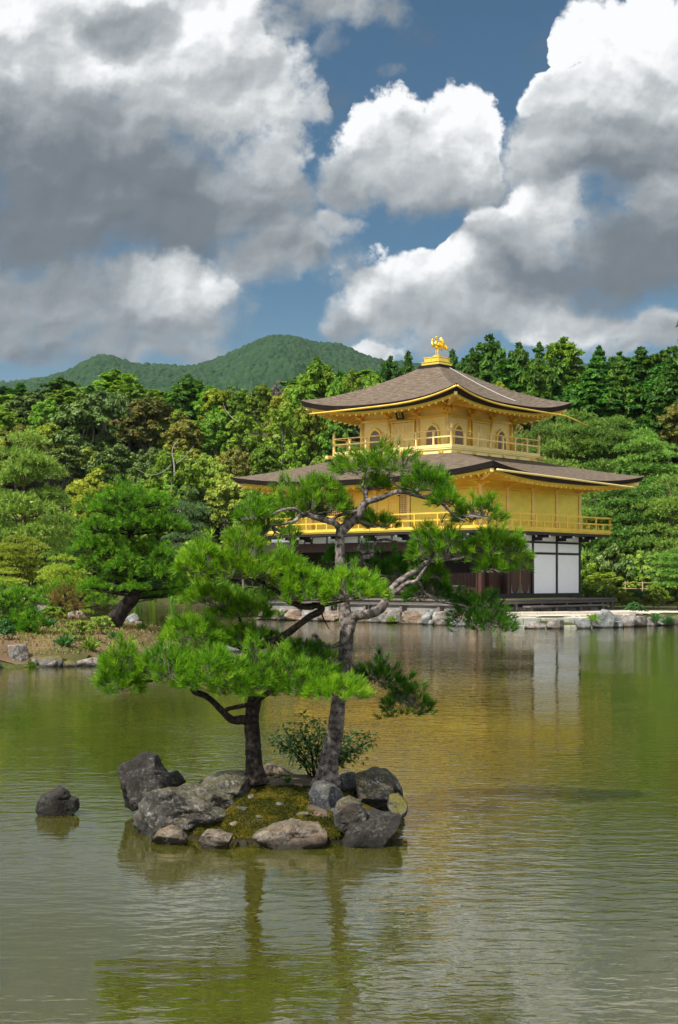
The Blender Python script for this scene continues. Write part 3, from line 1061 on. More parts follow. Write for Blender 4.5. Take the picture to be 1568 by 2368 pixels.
    rb.build('rafters', M['gold'], pav)
    # a hip rafter with a pale cap pokes out under every corner
    P = ring(0)
    cen = np.array(P).mean(0)
    for k in range(4):
        hb = MB()
        a = np.array(P[k])
        dv = np.sign(cen - a) / math.sqrt(2)
        q0 = a + dv * .30
        q1 = np.array(Wp[k])
        sd = np.array((-dv[1], dv[0])) * .075
        z0, z1 = z_tip - thick - .16, z_tip - sag - thick - .25 + soff_rise
        pts = []
        for q, z in ((q0, z0), (q1, z1)):
            for s_ in (-1, 1):
                pts += [(q[0] + sd[0] * s_, q[1] + sd[1] * s_, z - .08), (q[0] + sd[0] * s_, q[1] + sd[1] * s_, z + .07)]
        hb.add(pts, [(0, 1, 3, 2), (4, 6, 7, 5), (0, 4, 5, 1), (2, 3, 7, 6), (0, 2, 6, 4), (1, 5, 7, 3)])
        hb.build('hip_rafter', M['gold_pale'], pav)
    return top, ring, prof, us


# ---- top storey
X3, Y3, S3 = -3.055, 1.496, 5.4
R3 = (X3 - S3 - 2.211, X3 + 2.211, Y3 - 2.211, Y3 + S3 + 2.211)
cx3, cy3 = X3 - S3 / 2, Y3 + S3 / 2
ZT3, ZT2 = 11.02, 7.19
roof3, ring3, prof3, us3 = curved_roof('upper_roof', R3, (cx3 - .66, cx3 + .66, cy3 - .66, cy3 + .66), ZT3, .56, 12.66, 1.58, 2.211, .25,
                                       soff_rise=.42, wall=(X3 - S3, X3, Y3, Y3 + S3))
R2 = (-LW - 2.361, 2.361, -2.361, WW + 2.361)
roof2, ring2, prof2, us2 = curved_roof('lower_roof', R2, (X3 - S3 - .85, X3 + .85, Y3 - .85, Y3 + S3 + .85), ZT2, .46, 8.02, 1.25, 2.361, .22,
                                       soff_rise=.36, wall=(-LW, 0, 0, WW))

# gold rain gutters hung under the upper eaves, the east one runs on past the corner as a spout
P = ring3(0)
for k, (ext0, ext1) in ((0, (0.0, .0)), (3, (0.0, 0.0))):
    a, b = np.array(P[k]), np.array(P[(k + 1) % 4])
    pts = []
    t = (b - a) / np.linalg.norm(b - a)
    nrm = np.array((t[1], -t[0]))
    if (np.array(P).mean(0) - a) @ nrm > 0:
        nrm = -nrm
    near = 0 if k == 0 else 1
    for u in np.linspace(.0, .93, 40) if k == 0 else np.linspace(.93, 0, 40):
        uu = u if near == 0 else 1 - u
        q = a + (b - a) * uu + nrm * .035
        farness = np.clip((u - .5) / .5, 0, 1)
        z = ZT3 - prof3(min(u, .5 + .12 * farness)) - .115 - .09 * u
        pts.append((q[0], q[1], z))
    if k == 3:
        q0 = np.array(pts[0])
        pts = [tuple(q0 + np.array((.0, 1.9, -.34)) + np.array((.05, 0, 0))), tuple(q0 + np.array((0, .9, -.13)))] + pts
    mb = MB()
    mb.tube(pts, .048, 8)
    mb.build('gutter', M['gold'], pav, True)
# lower gutter on the east side
mb = MB()
P2 = ring2(0)
a, b = np.array(P2[0]), np.array(P2[3])
mb.tube([tuple(np.append(a + (b - a) * u + np.array((.02, 0)), ZT2 - .62 + .26 * (1 - u) - .02)) for u in np.linspace(.02, .93, 24)], .05, 8)
mb.build('gutter', M['gold_pale'], pav, True)

# white braided lightning cable down the east slope
mb = MB()
pts = []
for s_ in np.linspace(0, 1, 40):
    r = 1 - .80 * s_
    Pr = ring3(r)
    u = .62 + .02 * s_
    a, b = np.array(Pr[0]), np.array(Pr[3])
    q = a + (b - a) * u
    pts.append((q[0], q[1], ZT3 + (12.66 - ZT3) * r ** 1.58 - prof3(u) * (1 - r) ** 1.6 + .03))
mb.tube(pts, .020, 6)
mb.build('lightning_cable', M['cable'], roof3, True)

# finial base: dark bark course and two gold tiers
mb = MB()
mb.box(cx3 - .72, cx3 + .72, cy3 - .72, cy3 + .72, 12.60, 12.685, .02)
mb.box(cx3 - .68, cx3 + .68, cy3 - .68, cy3 + .68, 12.687, 12.80, .02)
fin = mb.build('roof_crown', M['roof_edge'], pav)
mb = MB()
mb.box(cx3 - .56, cx3 + .56, cy3 - .56, cy3 + .56, 12.80, 12.93, .015)
mb.box(cx3 - .59, cx3 + .59, cy3 - .59, cy3 + .59, 12.932, 12.965, .01)
mb.box(cx3 - .45, cx3 + .45, cy3 - .45, cy3 + .45, 12.966, 13.17, .015)
mb.box(cx3 - .485, cx3 + .485, cy3 - .485, cy3 + .485, 13.172, 13.215, .01)
for fnm in ('south', 'east'):
    fn = S(cx3 + .45, cy3 - .45)[fnm]
    for a0 in (.02, .44, .84):
        fbox(mb, fn, a0, a0 + .05, 12.967, 13.17, -.02, .018)
gb = mb.build('finial_base', M['gold_bright'], fin)
mb = MB()
n = 24
ang = np.arange(n) / n * 2 * math.pi
V = []
for r_, z_ in ((.30, 13.216), (.30, 13.24), (.20, 13.29), (.19, 13.34), (.0, 13.345)):
    V += [(cx3 + r_ * math.cos(t), cy3 + r_ * math.sin(t), z_) for t in ang]
mb.add(V, [(k * n + i, k * n + (i + 1) % n, (k + 1) * n + (i + 1) % n, (k + 1) * n + i) for k in range(4) for i in range(n)])
mb.build('pedestal', M['gold_bright'], fin, True)

# walls of the top storey
Z3F, Z3W = 8.30, 10.42
f3 = S(X3, Y3)
f3w = S(X3, Y3)
mb = MB()
mb.box(X3 - S3 + .05, X3 - .05, Y3 + .05, Y3 + S3 - .05, Z3F - .2, Z3W)
wall3 = mb.build('wall', M['gold_wall_pale'], pav)


def bell(w_, z0, z1, n=22):
    """bell-shaped (flower-head) window outline"""
    zs = z0 + (z1 - z0) * .50
    left = [(-w_ / 2 * 1.08, z0), (-w_ / 2 * 1.0, z0 + (zs - z0) * .5), (-w_ / 2 * .97, zs)]
    arc = []
    for t in np.linspace(0, math.pi, n):
        s_ = math.sin(t)
        lob = .022 * w_ * abs(math.sin(2.5 * (t - .0)))
        arc.append((-math.cos(t) * (w_ / 2 * .95 + lob), zs + s_ ** .85 * (z1 - zs) * (1 + (.07 if abs(t - math.pi / 2) < .10 else 0)) + lob * s_))
    right = [(-x, z) for x, z in left[::-1]]
    return left + arc[1:-1] + right


def bell_window(fn, a_c, z0, z1, w_, parent):
    out = [(a_c + x, z) for x, z in bell(w_ + .17, z0 - .01, z1 + .10)]
    inn = [(a_c + x, z) for x, z in bell(w_, z0, z1)]
    mb = MB()
    mb.band(inn, out, -.04, .045, fn)
    fr = mb.build('bell_window', M['gold'], parent)
    mb = MB()
    mb.prism(inn, -.045, -.02, fn)
    mb.build('pane', M['window_dark'], fr)
    mb = MB()
    zs = z0 + (z1 - z0) * .55
    for i in range(-4, 5):
        x = i * w_ / 9.5
        top = zs + (z1 - zs) * math.sqrt(max(0, 1 - (2 * x / w_) ** 2)) - .02
        fbox(mb, fn, a_c + x - (.016 if i else .024), a_c + x + (.016 if i else .024), z0 + .01, top, -.03, .0 if i else .004)
    for j in range(1, 7):
        z = z0 + (z1 - z0) * j / 7
        hw = w_ / 2 * .95 if z < zs else w_ / 2 * math.sqrt(max(.05, 1 - ((z - zs) / (z1 - zs)) ** 2)) - .03
        fbox(mb, fn, a_c - hw, a_c + hw, z - .012, z + .012, -.028, -.004)
    mb.build('lattice', M['lattice'], fr)


def panel_door(fn, a0, a1, z0, z1, parent):
    mb = MB()
    fbox(mb, fn, a0 - .05, a0 + .0, z0, z1 + .05, -.03, .07)
    fbox(mb, fn, a1 - .0, a1 + .05, z0, z1 + .05, -.03, .07)
    fbox(mb, fn, a0 - .09, a1 + .09, z1 + .052, z1 + .12, -.03, .085)
    dr = mb.build('lattice_door', M['gold'], parent)
    am = (a0 + a1) / 2
    for p0, p1 in ((a0, am), (am, a1)):
        mb = MB()
        e = .004
        fbox(mb, fn, p0 + e, p1 - e, z0, z1, -.03, .012)
        for s0, s1 in ((p0 + e, p0 + .07), (p1 - .07, p1 - e)):
            fbox(mb, fn, s0, s1, z0, z1, .014, .045)
        zz = np.linspace(z0, z1, 5)
        zz = [z0, z0 + (z1 - z0) * .30, z0 + (z1 - z0) * .50, z0 + (z1 - z0) * .58, z1]
        for z in zz:
            fbox(mb, fn, p0 + .072, p1 - .072, max(z0, z - .03), min(z1, z + .03), .014, .040)
        z_a, z_b = zz[3] + .03, z1 - .03
        for i in range(1, 6):
            x = p0 + .07 + (p1 - p0 - .14) * i / 6
            fbox(mb, fn, x - .009, x + .009, z_a, z_b, .014, .030)
        for i in range(1, 8):
            z = z_a + (z_b - z_a) * i / 8
            fbox(mb, fn, p0 + .072, p1 - .072, z - .008, z + .008, .013, .028)
        mb.build('door_leaf', M['gold_wall_pale'], dr)


def bracket(mb, fn, a_c, z, d0=.0, sz=.30):
    """stacked bracket arms under the eaves"""
    fbox(mb, fn, a_c - .10, a_c + .10, z, z + .10, d0 + .0, d0 + .20, .015)
    fbox(mb, fn, a_c - sz, a_c + sz, z + .102, z + .18, d0 + .03, d0 + .13, .015)
    fbox(mb, fn, a_c - .045, a_c + .045, z + .104, z + .178, d0 + .132, d0 + .42, .012)
    for s_ in (-1, 0, 1):
        fbox(mb, fn, a_c + s_ * (sz - .07) - .07, a_c + s_ * (sz - .07) + .07, z + .182, z + .25, d0 + .01, d0 + .15, .012)
    fbox(mb, fn, a_c - .07, a_c + .07, z + .182, z + .25, d0 + .30, d0 + .44, .012)


b3 = S3 / 3
for face in ('south', 'east'):
    fn = f3[face]
    mb = MB()
    fbox(mb, fn, .06, S3 - .06, 9.86, 9.96, -.02, .05)
    fbox(mb, fn, .06, S3 - .06, 8.32, 8.44, -.02, .07)
    fbox(mb, fn, -.10, S3 + .10, 10.26, 10.36, -.02, .10)
    mb.build('tie_beam', M['gold'], pav)
    for bay in (0, 2):
        bell_window(fn, (bay + .5) * b3, 8.46, 9.42, .68, wall3)
    panel_door(fn, b3 + .22, 2 * b3 - .22, 8.46, 9.68, wall3)
    for i in range(4):
        if face == 'east' and i == 0:
            continue
        mb = MB()
        p = fn(i * b3, 0, 0)
        mb.cyl(p[0], p[1], Z3F - .1, 10.27, .085, n=14)
        mb.build('post', M['gold_pale'] if face == 'south' else M['gold'], pav, True)
    for i in range(4):
        mb = MB()
        bracket(mb, fn, i * b3, 10.02, .085 if 0 < i < 3 else .05)
        mb.build('bracket', M['gold'], pav)

# far walls' posts (north and west)
for (x, y) in ((X3 - S3, Y3 + S3),):
    mb = MB()
    mb.cyl(x, y, Z3F - .1, 10.27, .085, n=14)
    mb.build('post', M['gold'], pav, True)

# balcony of the top storey
ob = 1.05
bx0, bx1, by0, by1 = X3 - S3 - ob, X3 + ob, Y3 - ob, Y3 + S3 + ob
mb = MB()
mb.box(bx0, bx1, by0, by1, 8.22, 8.30, .01)
bal3 = mb.build('balcony', M['gold_pale'], pav)
mb = MB()
mb.box(bx0 + .08, bx1 - .08, by0 + .08, by1 - .08, 7.86, 8.218)
mb.box(bx0 + .02, bx1 - .02, by0 + .02, by1 - .02, 8.16, 8.217)
mb.box(bx0 + .04, bx1 - .04, by0 + .04, by1 - .04, 7.84, 7.92)
mb.build('balcony_skirt', M['gold_wall_pale'], bal3)
mb = MB()
for face, fn in S(bx1 - .08, by0 + .08).items():
    Lf = S3 + 2 * ob - .16
    for i in range(6):
        mb = MB()
        a_ = Lf * (i + .5) / 6
        fbox(mb, fn, a_ - .12, a_ + .12, 7.99, 8.03, .0, .05, .012)
        fbox(mb, fn, a_ - .16, a_ - .05, 8.06, 8.10, .0, .045, .012)
        fbox(mb, fn, a_ + .05, a_ + .16, 8.06, 8.10, .0, .045, .012)
        fbox(mb, fn, a_ - .03, a_ + .03, 8.03, 8.12, .0, .055, .012)
        mb.build('skirt_ornament', M['gold_bright'], bal3)
# crossing ends of the balcony beams
mb = MB()
for (x, y, dx, dy) in ((bx1, by0, 1, 0), (bx1, by1, 1, 0), (bx1, by1, 0, 1), (bx0, by0, -1, 0), (bx0, by0, 0, -1), (bx1, by0, 0, -1)):
    x0, x1 = (x - .02, x + .36 * dx) if dx else (x - .075 - .08, x + .075 - .08)
    y0, y1 = (y - .02 * dy, y + .36 * dy) if dy else (y - .075 + (.08 if y == by0 else -.08), y + .075 + (.08 if y == by0 else -.08))
    if dx:
        x0 = x - .02 * dx
    if (x, y) == (bx1, by0):
        continue
    mb = MB()
    mb.box(x0, x1, y0, y1, 8.06, 8.215, .01)
    mb.build('beam_end', M['gold_pale'], bal3)


def railing(rect, z0, ztop, zmid, mat, sides, post_step, finials=True, short=False, ext=0.0, pr=.045):
    x0, x1, y0, y1 = rect
    root_rail = MB()
    frames = {'south': ((x1, y0), (x0, y0)), 'east': ((x1, y0), (x1, y1)), 'north': ((x1, y1), (x0, y1)), 'west': ((x0, y0), (x0, y1))}
    rails = []
    balus = []
    for s_ in sides:
        a, b = np.array(frames[s_][0]), np.array(frames[s_][1])
        L = np.linalg.norm(b - a)
        t = (b - a) / L
        k = {'south': 0, 'east': 1, 'north': 2, 'west': 3}[s_] * .003
        for z, r in ((ztop, .034), (zmid, .032), (z0 + .05, .045)):
            e = ext if z != z0 + .05 else 0
            p, q = a - t * e, b + t * e
            if z == ztop and finials:
                rails.append(([(*p, z - k), (*q, z - k)], r, True))
            else:
                rails.append(([(*p, z - k), (*q, z - k)], r, False))
        nP = max(2, int(round(L / post_step)))
        for i in range(nP + 1):
            u = i / nP
            q = a + (b - a) * u
            if finials and i in (0, nP):
                continue
            balus.append((q, z0 + .02, ztop - .03, True))
            if short and i < nP:
                q = a + (b - a) * (u + .5 / nP)
                balus.append((q, z0 + .02, zmid - .02, False))
    for pts, r, rnd in rails:
        p, q = np.array(pts[0]), np.array(pts[1])
        t = (q - p) / np.linalg.norm(q - p)
        s2 = np.array((-t[1], t[0], 0)) * r
        zz = np.array((0, 0, r))
        if rnd:
            root_rail.tube([p, q], r, 10)
        else:
            root_rail.add([p - s2 - zz, p + s2 - zz, p + s2 + zz, p - s2 + zz, q - s2 - zz, q + s2 - zz, q + s2 + zz, q - s2 + zz],
                          [(0, 1, 2, 3), (4, 7, 6, 5), (0, 4, 5, 1), (1, 5, 6, 2), (2, 6, 7, 3), (3, 7, 4, 0)])
    ro = root_rail.build('railing', M[mat], pav)
    for q, z_a, z_b, tall in balus:
        mb = MB()
        mb.box(q[0] - pr, q[0] + pr, q[1] - pr, q[1] + pr, z_a, z_b, .008)
        if tall and finials:
            mb.box(q[0] - pr * 1.5, q[0] + pr * 1.5, q[1] - pr * 1.5, q[1] + pr * 1.5, z_b - .10, z_b - .03, .012)
        mb.build('baluster', M[mat], ro)
    if finials:
        for (x, y) in ((x1, y0), (x0, y0), (x1, y1), (x0, y1)):
            mb = MB()
            prof_ = [(.072, z0 - .04), (.072, ztop + .06), (.085, ztop + .07), (.085, ztop + .10), (.055, ztop + .12), (.075, ztop + .17), (.06, ztop + .23), (.018, ztop + .29), (.002, ztop + .34)]
            nn = 14
            V = []
            for r_, z_ in prof_:
                V += [(x + r_ * math.cos(i / nn * 2 * math.pi), y + r_ * math.sin(i / nn * 2 * math.pi), z_) for i in range(nn)]
            mb.add(V, [(k_ * nn + i, k_ * nn + (i + 1) % nn, (k_ + 1) * nn + (i + 1) % nn, (k_ + 1) * nn + i) for k_ in range(len(prof_) - 1) for i in range(nn)])
            mb.build('corner_post', M['gold_pale'], ro, True)
    return ro


railing((bx0 + .06, bx1 - .06, by0 + .06, by1 - .06), 8.30, 9.06, 8.76, 'gold_pale', ('south', 'east', 'north', 'west'), 1.02)

# name plaque under the south eave: dark frame, gold board, three characters
pq = MB()
fs3 = f3['south']
ac, zc, tl = 1.5 * b3, 10.13, .30


def tilt_fn(a, b, d):
    # tilted board: leans out at the top
    y = -d - .32 - b * math.sin(tl)
    return (X3 - (ac + a), Y3 + y + 0.0, zc + b * math.cos(tl))


out_, inn_ = [(-.23, -.29), (.23, -.29), (.23, .29), (-.23, .29)], [(-.13, -.20), (.13, -.20), (.13, .20), (-.13, .20)]
pq.band(inn_, out_, -.02, .035, tilt_fn)
plq = pq.build('name_plaque', M['wood_black'], pav)
pq = MB()
pq.prism(inn_, -.022, .008, tilt_fn)
pq.build('plaque_board', M['gold_bright'], plq)
for i, ch in enumerate('究竟頂'):
    cu = bpy.data.curves.new('character', 'FONT')
    cu.body = ch
    cu.size = .15
    cu.align_x = 'CENTER'
    cu.align_y = 'CENTER'
    cu.extrude = .003
    tmp = bpy.data.objects.new('character', cu)
    COL.objects.link(tmp)
    dg = bpy.context.evaluated_depsgraph_get()
    me = bpy.data.meshes.new_from_object(tmp.evaluated_get(dg))
    bpy.data.objects.remove(tmp)
    for v in me.vertices:
        v.co = Vector(tilt_fn(-v.co.x, v.co.y + .128 - i * .128, .012 + v.co.z))
    me.materials.clear()
    me.materials.append(M['ink'])
    obj('character', me, plq)

# ---- second storey
Z2F, Z2W = 4.38, 6.78
mb = MB()
mb.box(-LW + .04, -.04, .04, WW - .04, Z2F - .1, Z2W)
wall2 = mb.build('wall', M['gold_wall'], pav)
f2 = S(0, 0)
for face, L in (('south', LW), ('east', WW)):
    fn = f2[face]
    mb = MB()
    fbox(mb, fn, .1, L - .1, 6.20, 6.30, -.02, .06)
    fbox(mb, fn, .1, L - .1, 4.385, 4.50, -.02, .06)
    fbox(mb, fn, -.06, L + .06, 6.52, 6.62, -.02, .09)
    mb.build('tie_beam', M['gold'], pav)
    xs = [i * BAY for i in range(5)] if face == 'east' else [i * BAY for i in range(6)] + [LW]
    for i, a in enumerate(xs):
        if face == 'east' and i == 0:
            continue
        mb = MB()
        p = fn(a, 0, 0)
        mb.box(p[0] - .085, p[0] + .085, p[1] - .085, p[1] + .085, Z2F - .05, 6.53, .012)
        mb.build('post', M['gold_pale'], pav)
    for i, a in enumerate(xs):
        mb = MB()
        fbox(mb, fn, a - .09, a + .09, 6.34, 6.44, .087, .22, .015)
        fbox(mb, fn, a - .045, a + .045, 6.442, 6.515, .087, .50, .012)
        mb.build('bracket', M['gold'], pav)
# south face: louvred shutter, lattice windows and sliding doors
fn = f2['south']
mb = MB()
fbox(mb, fn, .16, BAY * 2 - .12, 4.52, 6.18, -.02, .03)
for i in range(22):
    z = 4.56 + i * .074
    fbox(mb, fn, .18, BAY - .10, z, z + .035, .031, .05)
    fbox(mb, fn, BAY + .10, BAY * 2 - .14, z, z + .035, .031, .05)
mb.build('shutter', M['gold_wall'], wall2)


def lattice_window(fn, a0, a1, z0, z1, parent, nx, nz):
    mb = MB()
    fbox(mb, fn, a0, a1, z0, z1, -.03, .012)
    o = mb.build('lattice_window', M['wood_tan'], parent)
    mb = MB()
    for i in range(nx + 1):
        x = a0 + (a1 - a0) * i / nx
        fbox(mb, fn, x - .014, x + .014, z0 - .01, z1 + .01, .014, .042)
    for i in range(nz + 1):
        z = z0 + (z1 - z0) * i / nz
        fbox(mb, fn, a0 - .01, a1 + .01, z - .014, z + .014, .016, .039)
    mb.build('lattice', M['gold_pale'], o)


lattice_window(fn, BAY * 2 + .14, BAY * 2 + .52, 4.95, 6.15, wall2, 4, 12)
lattice_window(fn, BAY * 4 - .62, BAY * 4 - .14, 4.95, 6.15, wall2, 5, 12)
lattice_window(fn, BAY * 4 + .14, BAY * 5 - .14, 4.95, 6.15, wall2, 14, 11)
for a0, a1 in ((BAY * 2 + .58, BAY * 3 - .10), (BAY * 3 + .10, BAY * 4 - .68)):
    mb = MB()
    fbox(mb, fn, a0, a1, 4.51, 6.19, -.02, .025)
    for s0, s1 in ((a0, a0 + .06), (a1 - .06, a1), ((a0 + a1) / 2 - .03, (a0 + a1) / 2 + .03)):
        fbox(mb, fn, s0, s1, 4.512, 6.188, .026, .05)
    mb.build('sliding_door', M['gold'], wall2)
# east face: plain boarded panels framed between the posts
fn = f2['east']
for i in range(4):
    mb = MB()
    fbox(mb, fn, i * BAY + .10, (i + 1) * BAY - .10, 4.51, 6.19, -.02, .02)
    mb.build('wall_panel', M['gold_wall'], wall2)

# balcony of the second storey
ob2 = 1.18
b2r = (-LW - ob2, ob2, -ob2, WW + ob2)
mb = MB()
mb.box(b2r[0], b2r[1], b2r[2], b2r[3], 4.30, 4.38, .01)
mb.box(b2r[0] + .05, b2r[1] - .05, b2r[2] + .05, b2r[3] - .05, 4.24, 4.299)
bal2 = mb.build('balcony', M['gold'], pav)
mb = MB()
mb.box(b2r[0] + .08, b2r[1] - .08, b2r[2] + .08, b2r[3] - .08, 4.12, 4.238)
mb.build('balcony_frame', M['wood_black'], bal2)
railing((b2r[0] + .07, b2r[1] - .07, b2r[2] + .07, b2r[3] - .07), 4.36, 5.06, 4.74, 'gold', ('south', 'east', 'north', 'west'), 1.36, False, True, .10, .036)

# ---- ground storey: dark posts, white plaster, brown shutters
Z1F, Z1W = 1.23, 4.12
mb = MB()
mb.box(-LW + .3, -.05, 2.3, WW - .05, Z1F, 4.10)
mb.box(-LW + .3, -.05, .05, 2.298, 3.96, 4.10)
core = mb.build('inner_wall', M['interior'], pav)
mb = MB()
mb.box(-LW - .1, .1, -.1, WW + .1, 1.10, Z1F, .01)
mb.build('floor_sill', M['wood_black'], pav)
fn = f2['east']
for i in (2, 3):
    mb = MB()
    fbox(mb, fn, i * BAY + .07, (i + 1) * BAY - .07, 1.32, 3.20, -.03, .03)
    mb.build('white_wall', M['plaster'], pav)
for i in (1, 2, 3):
    mb = MB()
    fbox(mb, fn, i * BAY + .07, (i + 1) * BAY - .07, 3.31, 3.74, -.03, .03)
    mb.build('white_wall', M['plaster'], pav)
for i in (0, 1, 2, 3):
    mb = MB()
    fbox(mb, fn, i * BAY + .07, (i + 1) * BAY - .07, 3.84, 4.11, -.03, .03)
    mb.build('white_wall', M['plaster'], pav)
fs = f2['south']
for i in range(6):
    a0, a1 = i * BAY, min((i + 1) * BAY, LW)
    mb = MB()
    fbox(mb, fs, a0 + .10, (a0 + a1) / 2 - .06, 3.80, 4.11, -.03, .03)
    fbox(mb, fs, (a0 + a1) / 2 + .06, a1 - .10, 3.80, 4.11, -.03, .03)
    mb.build('white_wall', M['plaster'], pav)
mb = MB()
fbox(mb, fn, .09, WW - .09, 3.745, 3.835, -.02, .07)
fbox(mb, fn, BAY - .09, WW - .09, 3.205, 3.305, -.02, .07)
fbox(mb, fn, .0, WW + .08, 1.232, 1.315, -.02, .085)
mb.build('tie_beam', M['wood_black'], pav)
mb = MB()
fbox(mb, fs, .09, LW - .09, 3.36, 3.79, -.03, .07)
mb.build('tie_beam', M['wood_brown'], pav)
for (x, y) in [(0, i * BAY) for i in range(5)] + [(-i * BAY, 0) for i in (2, 4)] + [(-LW, 0), (-LW, WW)] + [(-i * BAY, 2.25) for i in (1, 2, 3, 4, 5)]:
    mb = MB()
    r_ = .075 if x == 0 and y > 3 else .10
    mb.box(x - r_, x + r_, y - r_, y + r_, 1.18, 4.115, .015)
    mb.build('post', M['wood_black'] if x == 0 and y > 3 else M['wood_brown'], pav)
# brown shutters with bronze corner fittings in the second bay from the south of the east face
mb = MB()
fbox(mb, fn, BAY + .10, 2 * BAY - .08, 1.32, 3.20, -.06, -.01)
dr = mb.build('shutter', M['wood_brown'], pav)
mb = MB()
for a0 in (BAY + .28, BAY + 1.12):
    fbox(mb, fn, a0, a0 + .68, 1.36, 3.18, -.008, .025, .01)
mb.build('shutter_leaf', M['wood_brown'], dr)
mb = MB()
fbox(mb, fn, BAY + 1.0, BAY + 1.07, 1.34, 3.19, -.008, .045)
mb.build('mullion', M['wood_tan'], dr)
mb = MB()
for a0 in (BAY + .28, BAY + 1.12):
    for (p0, q0) in ((0, .68), (.68, 0)):
        sg = 1 if q0 > p0 else -1
        mb.prism([(a0 + p0, 1.345), (a0 + p0 + sg * .22, 1.345), (a0 + p0 + sg * .16, 1.40), (a0 + p0 + sg * .07, 1.46), (a0 + p0 + sg * .04, 1.60), (a0 + p0 + sg * .02, 1.74), (a0 + p0, 1.74)],
                 .026, .036, lambda a, b, d: fn(a, b, d))
mb.build('corner_fitting', M['bronze'], dr)
# low lattice screens along the open south bays and the first east bay
for nm, f_, a0, a1 in (('e', fn, .12, BAY - .12), ('s', fs, BAY * 2 + .12, BAY * 4 - .12), ('s', fs, .12, BAY * 2 - .12)):
    mb = MB()
    dd = -.9 if nm == 's' else -.35
    fbox(mb, f_, a0, a1, 1.30, 2.30, dd, dd + .04)
    for i in range(9):
        z = 1.34 + i * .11
        fbox(mb, f_, a0 + .03, a1 - .03, z, z + .03, dd + .041, dd + .06)
    for i in range(int((a1 - a0) / .2)):
        fbox(mb, f_, a0 + .1 + i * .2, a0 + .13 + i * .2, 1.31, 2.28, dd + .061, dd + .07)
    mb.build('lattice_screen', M['wood_brown'], pav)
# white-tipped bracket arms under the second-storey balcony
for face, L in (('south', LW), ('east', WW)):
    f_ = f2[face]
    xs = [i * BAY for i in range(5)] if face == 'east' else [i * BAY for i in range(6)] + [LW]
    for a in xs:
        mb = MB()
        fbox(mb, f_, a - .08, a + .08, 3.99, 4.115, .10, .98, .012)
        fbox(mb, f_, a - .07, a + .07, 3.86, 3.985, .10, .62, .012)
        fbox(mb, f_, a - .45, a + .45, 4.02, 4.10, .50, .60, .012)
        bo = mb.build('bracket', M['wood_black'], pav)
        mb = MB()
        fbox(mb, f_, a - .06, a + .06, 4.005, 4.10, .982, 1.02, .008)
        fbox(mb, f_, a - .055, a + .055, 3.87, 3.975, .622, .655, .008)
        for s_ in (-1, 1):
            q = f_(a + s_ * .47, 4.06, .55)
            mb.box(q[0] - .035, q[0] + .035, q[1] - .035, q[1] + .035, 4.02, 4.10, .006)
        mb.build('bracket_tip', M['white_end'], bo)

# veranda decks and their legs
deck = MB()
deck.box(.10, 1.42, -1.45, WW + 1.25, 1.00, 1.07, .008)
deck.box(-LW - 1.1, .098, -1.45, -.10, 1.00, 1.07, .008)
dk = deck.build('veranda', M['wood_grey'], pav)
mb = MB()
mb.box(1.22, 1.36, -1.40, WW + 1.45, .86, .998, .008)
mb.box(-LW - 1.0, 1.2, -1.38, -1.26, .88, .998, .008)
mb.build('veranda_beam', M['wood_grey'], dk)
for i in range(6):
    mb = MB()
    y = -1.2 + i * (WW + 2.2) / 5
    mb.box(1.23, 1.37, y - .07, y + .07, .36, .858, .01)
    mb.build('veranda_leg', M['wood_grey'], dk)
for i in range(7):
    mb = MB()
    x = .9 - i * (LW + 1.6) / 6
    mb.box(x - .07, x + .07, -1.40, -1.25, .36, .878, .01)
    mb.build('veranda_leg', M['wood_grey'], dk)
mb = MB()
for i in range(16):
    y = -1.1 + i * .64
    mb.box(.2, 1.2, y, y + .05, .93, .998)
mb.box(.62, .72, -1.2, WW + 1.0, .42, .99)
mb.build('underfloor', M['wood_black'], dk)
mb = MB()
mb.box(1.62, 2.02, 1.0, 7.9, .70, .78, .008)
mb.box(1.64, 1.70, 1.05, 7.85, .62, .698)
bench = mb.build('step_bench', M['wood_grey'], pav)
for y in (1.3, 3.4, 5.5, 7.5):
    mb = MB()
    mb.box(1.70, 1.94, y - .09, y + .09, .36, .698, .01)
    mb.build('leg', M['wood_grey'], bench)
mb = MB()
mb.box(-LW - 1.3, 1.9, -1.95, -1.62, .80, .87, .008)
st2 = mb.build('step_bench', M['wood_grey'], pav)
for i in range(7):
    mb = MB()
    x = 1.2 - i * 2.2
    mb.box(x - .07, x + .07, -1.9, -1.7, .40, .798, .01)
    mb.build('leg', M['wood_grey'], st2)
# railing-like bars on the south veranda and the seat at the open corner
mb = MB()
mb.box(-LW, -.2, -1.30, -1.24, 1.42, 1.47, .006)
for i in range(9):
    x = -.3 - i * 1.36
    mb.box(x - .035, x + .035, -1.305, -1.235, 1.07, 1.42, .006)
mb.build('veranda_rail', M['wood_grey'], dk)
mb = MB()
mb.box(-1.9, -.5, -.9, -.55, 1.66, 1.72, .008)
for x in (-1.8, -.62):
    mb.box(x - .04, x + .04, -.85, -.6, 1.07, 1.658, .008)
mb.build('seat', M['wood_grey'], dk)
mb = MB()
mb.box(-LW - 1.2, .9, -1.2, -1.0, .05, .78, .01)
mb.box(.7, .95, -1.0, WW + .8, .30, .70, .01)
mb.build('foundation', M['concrete'], pav)

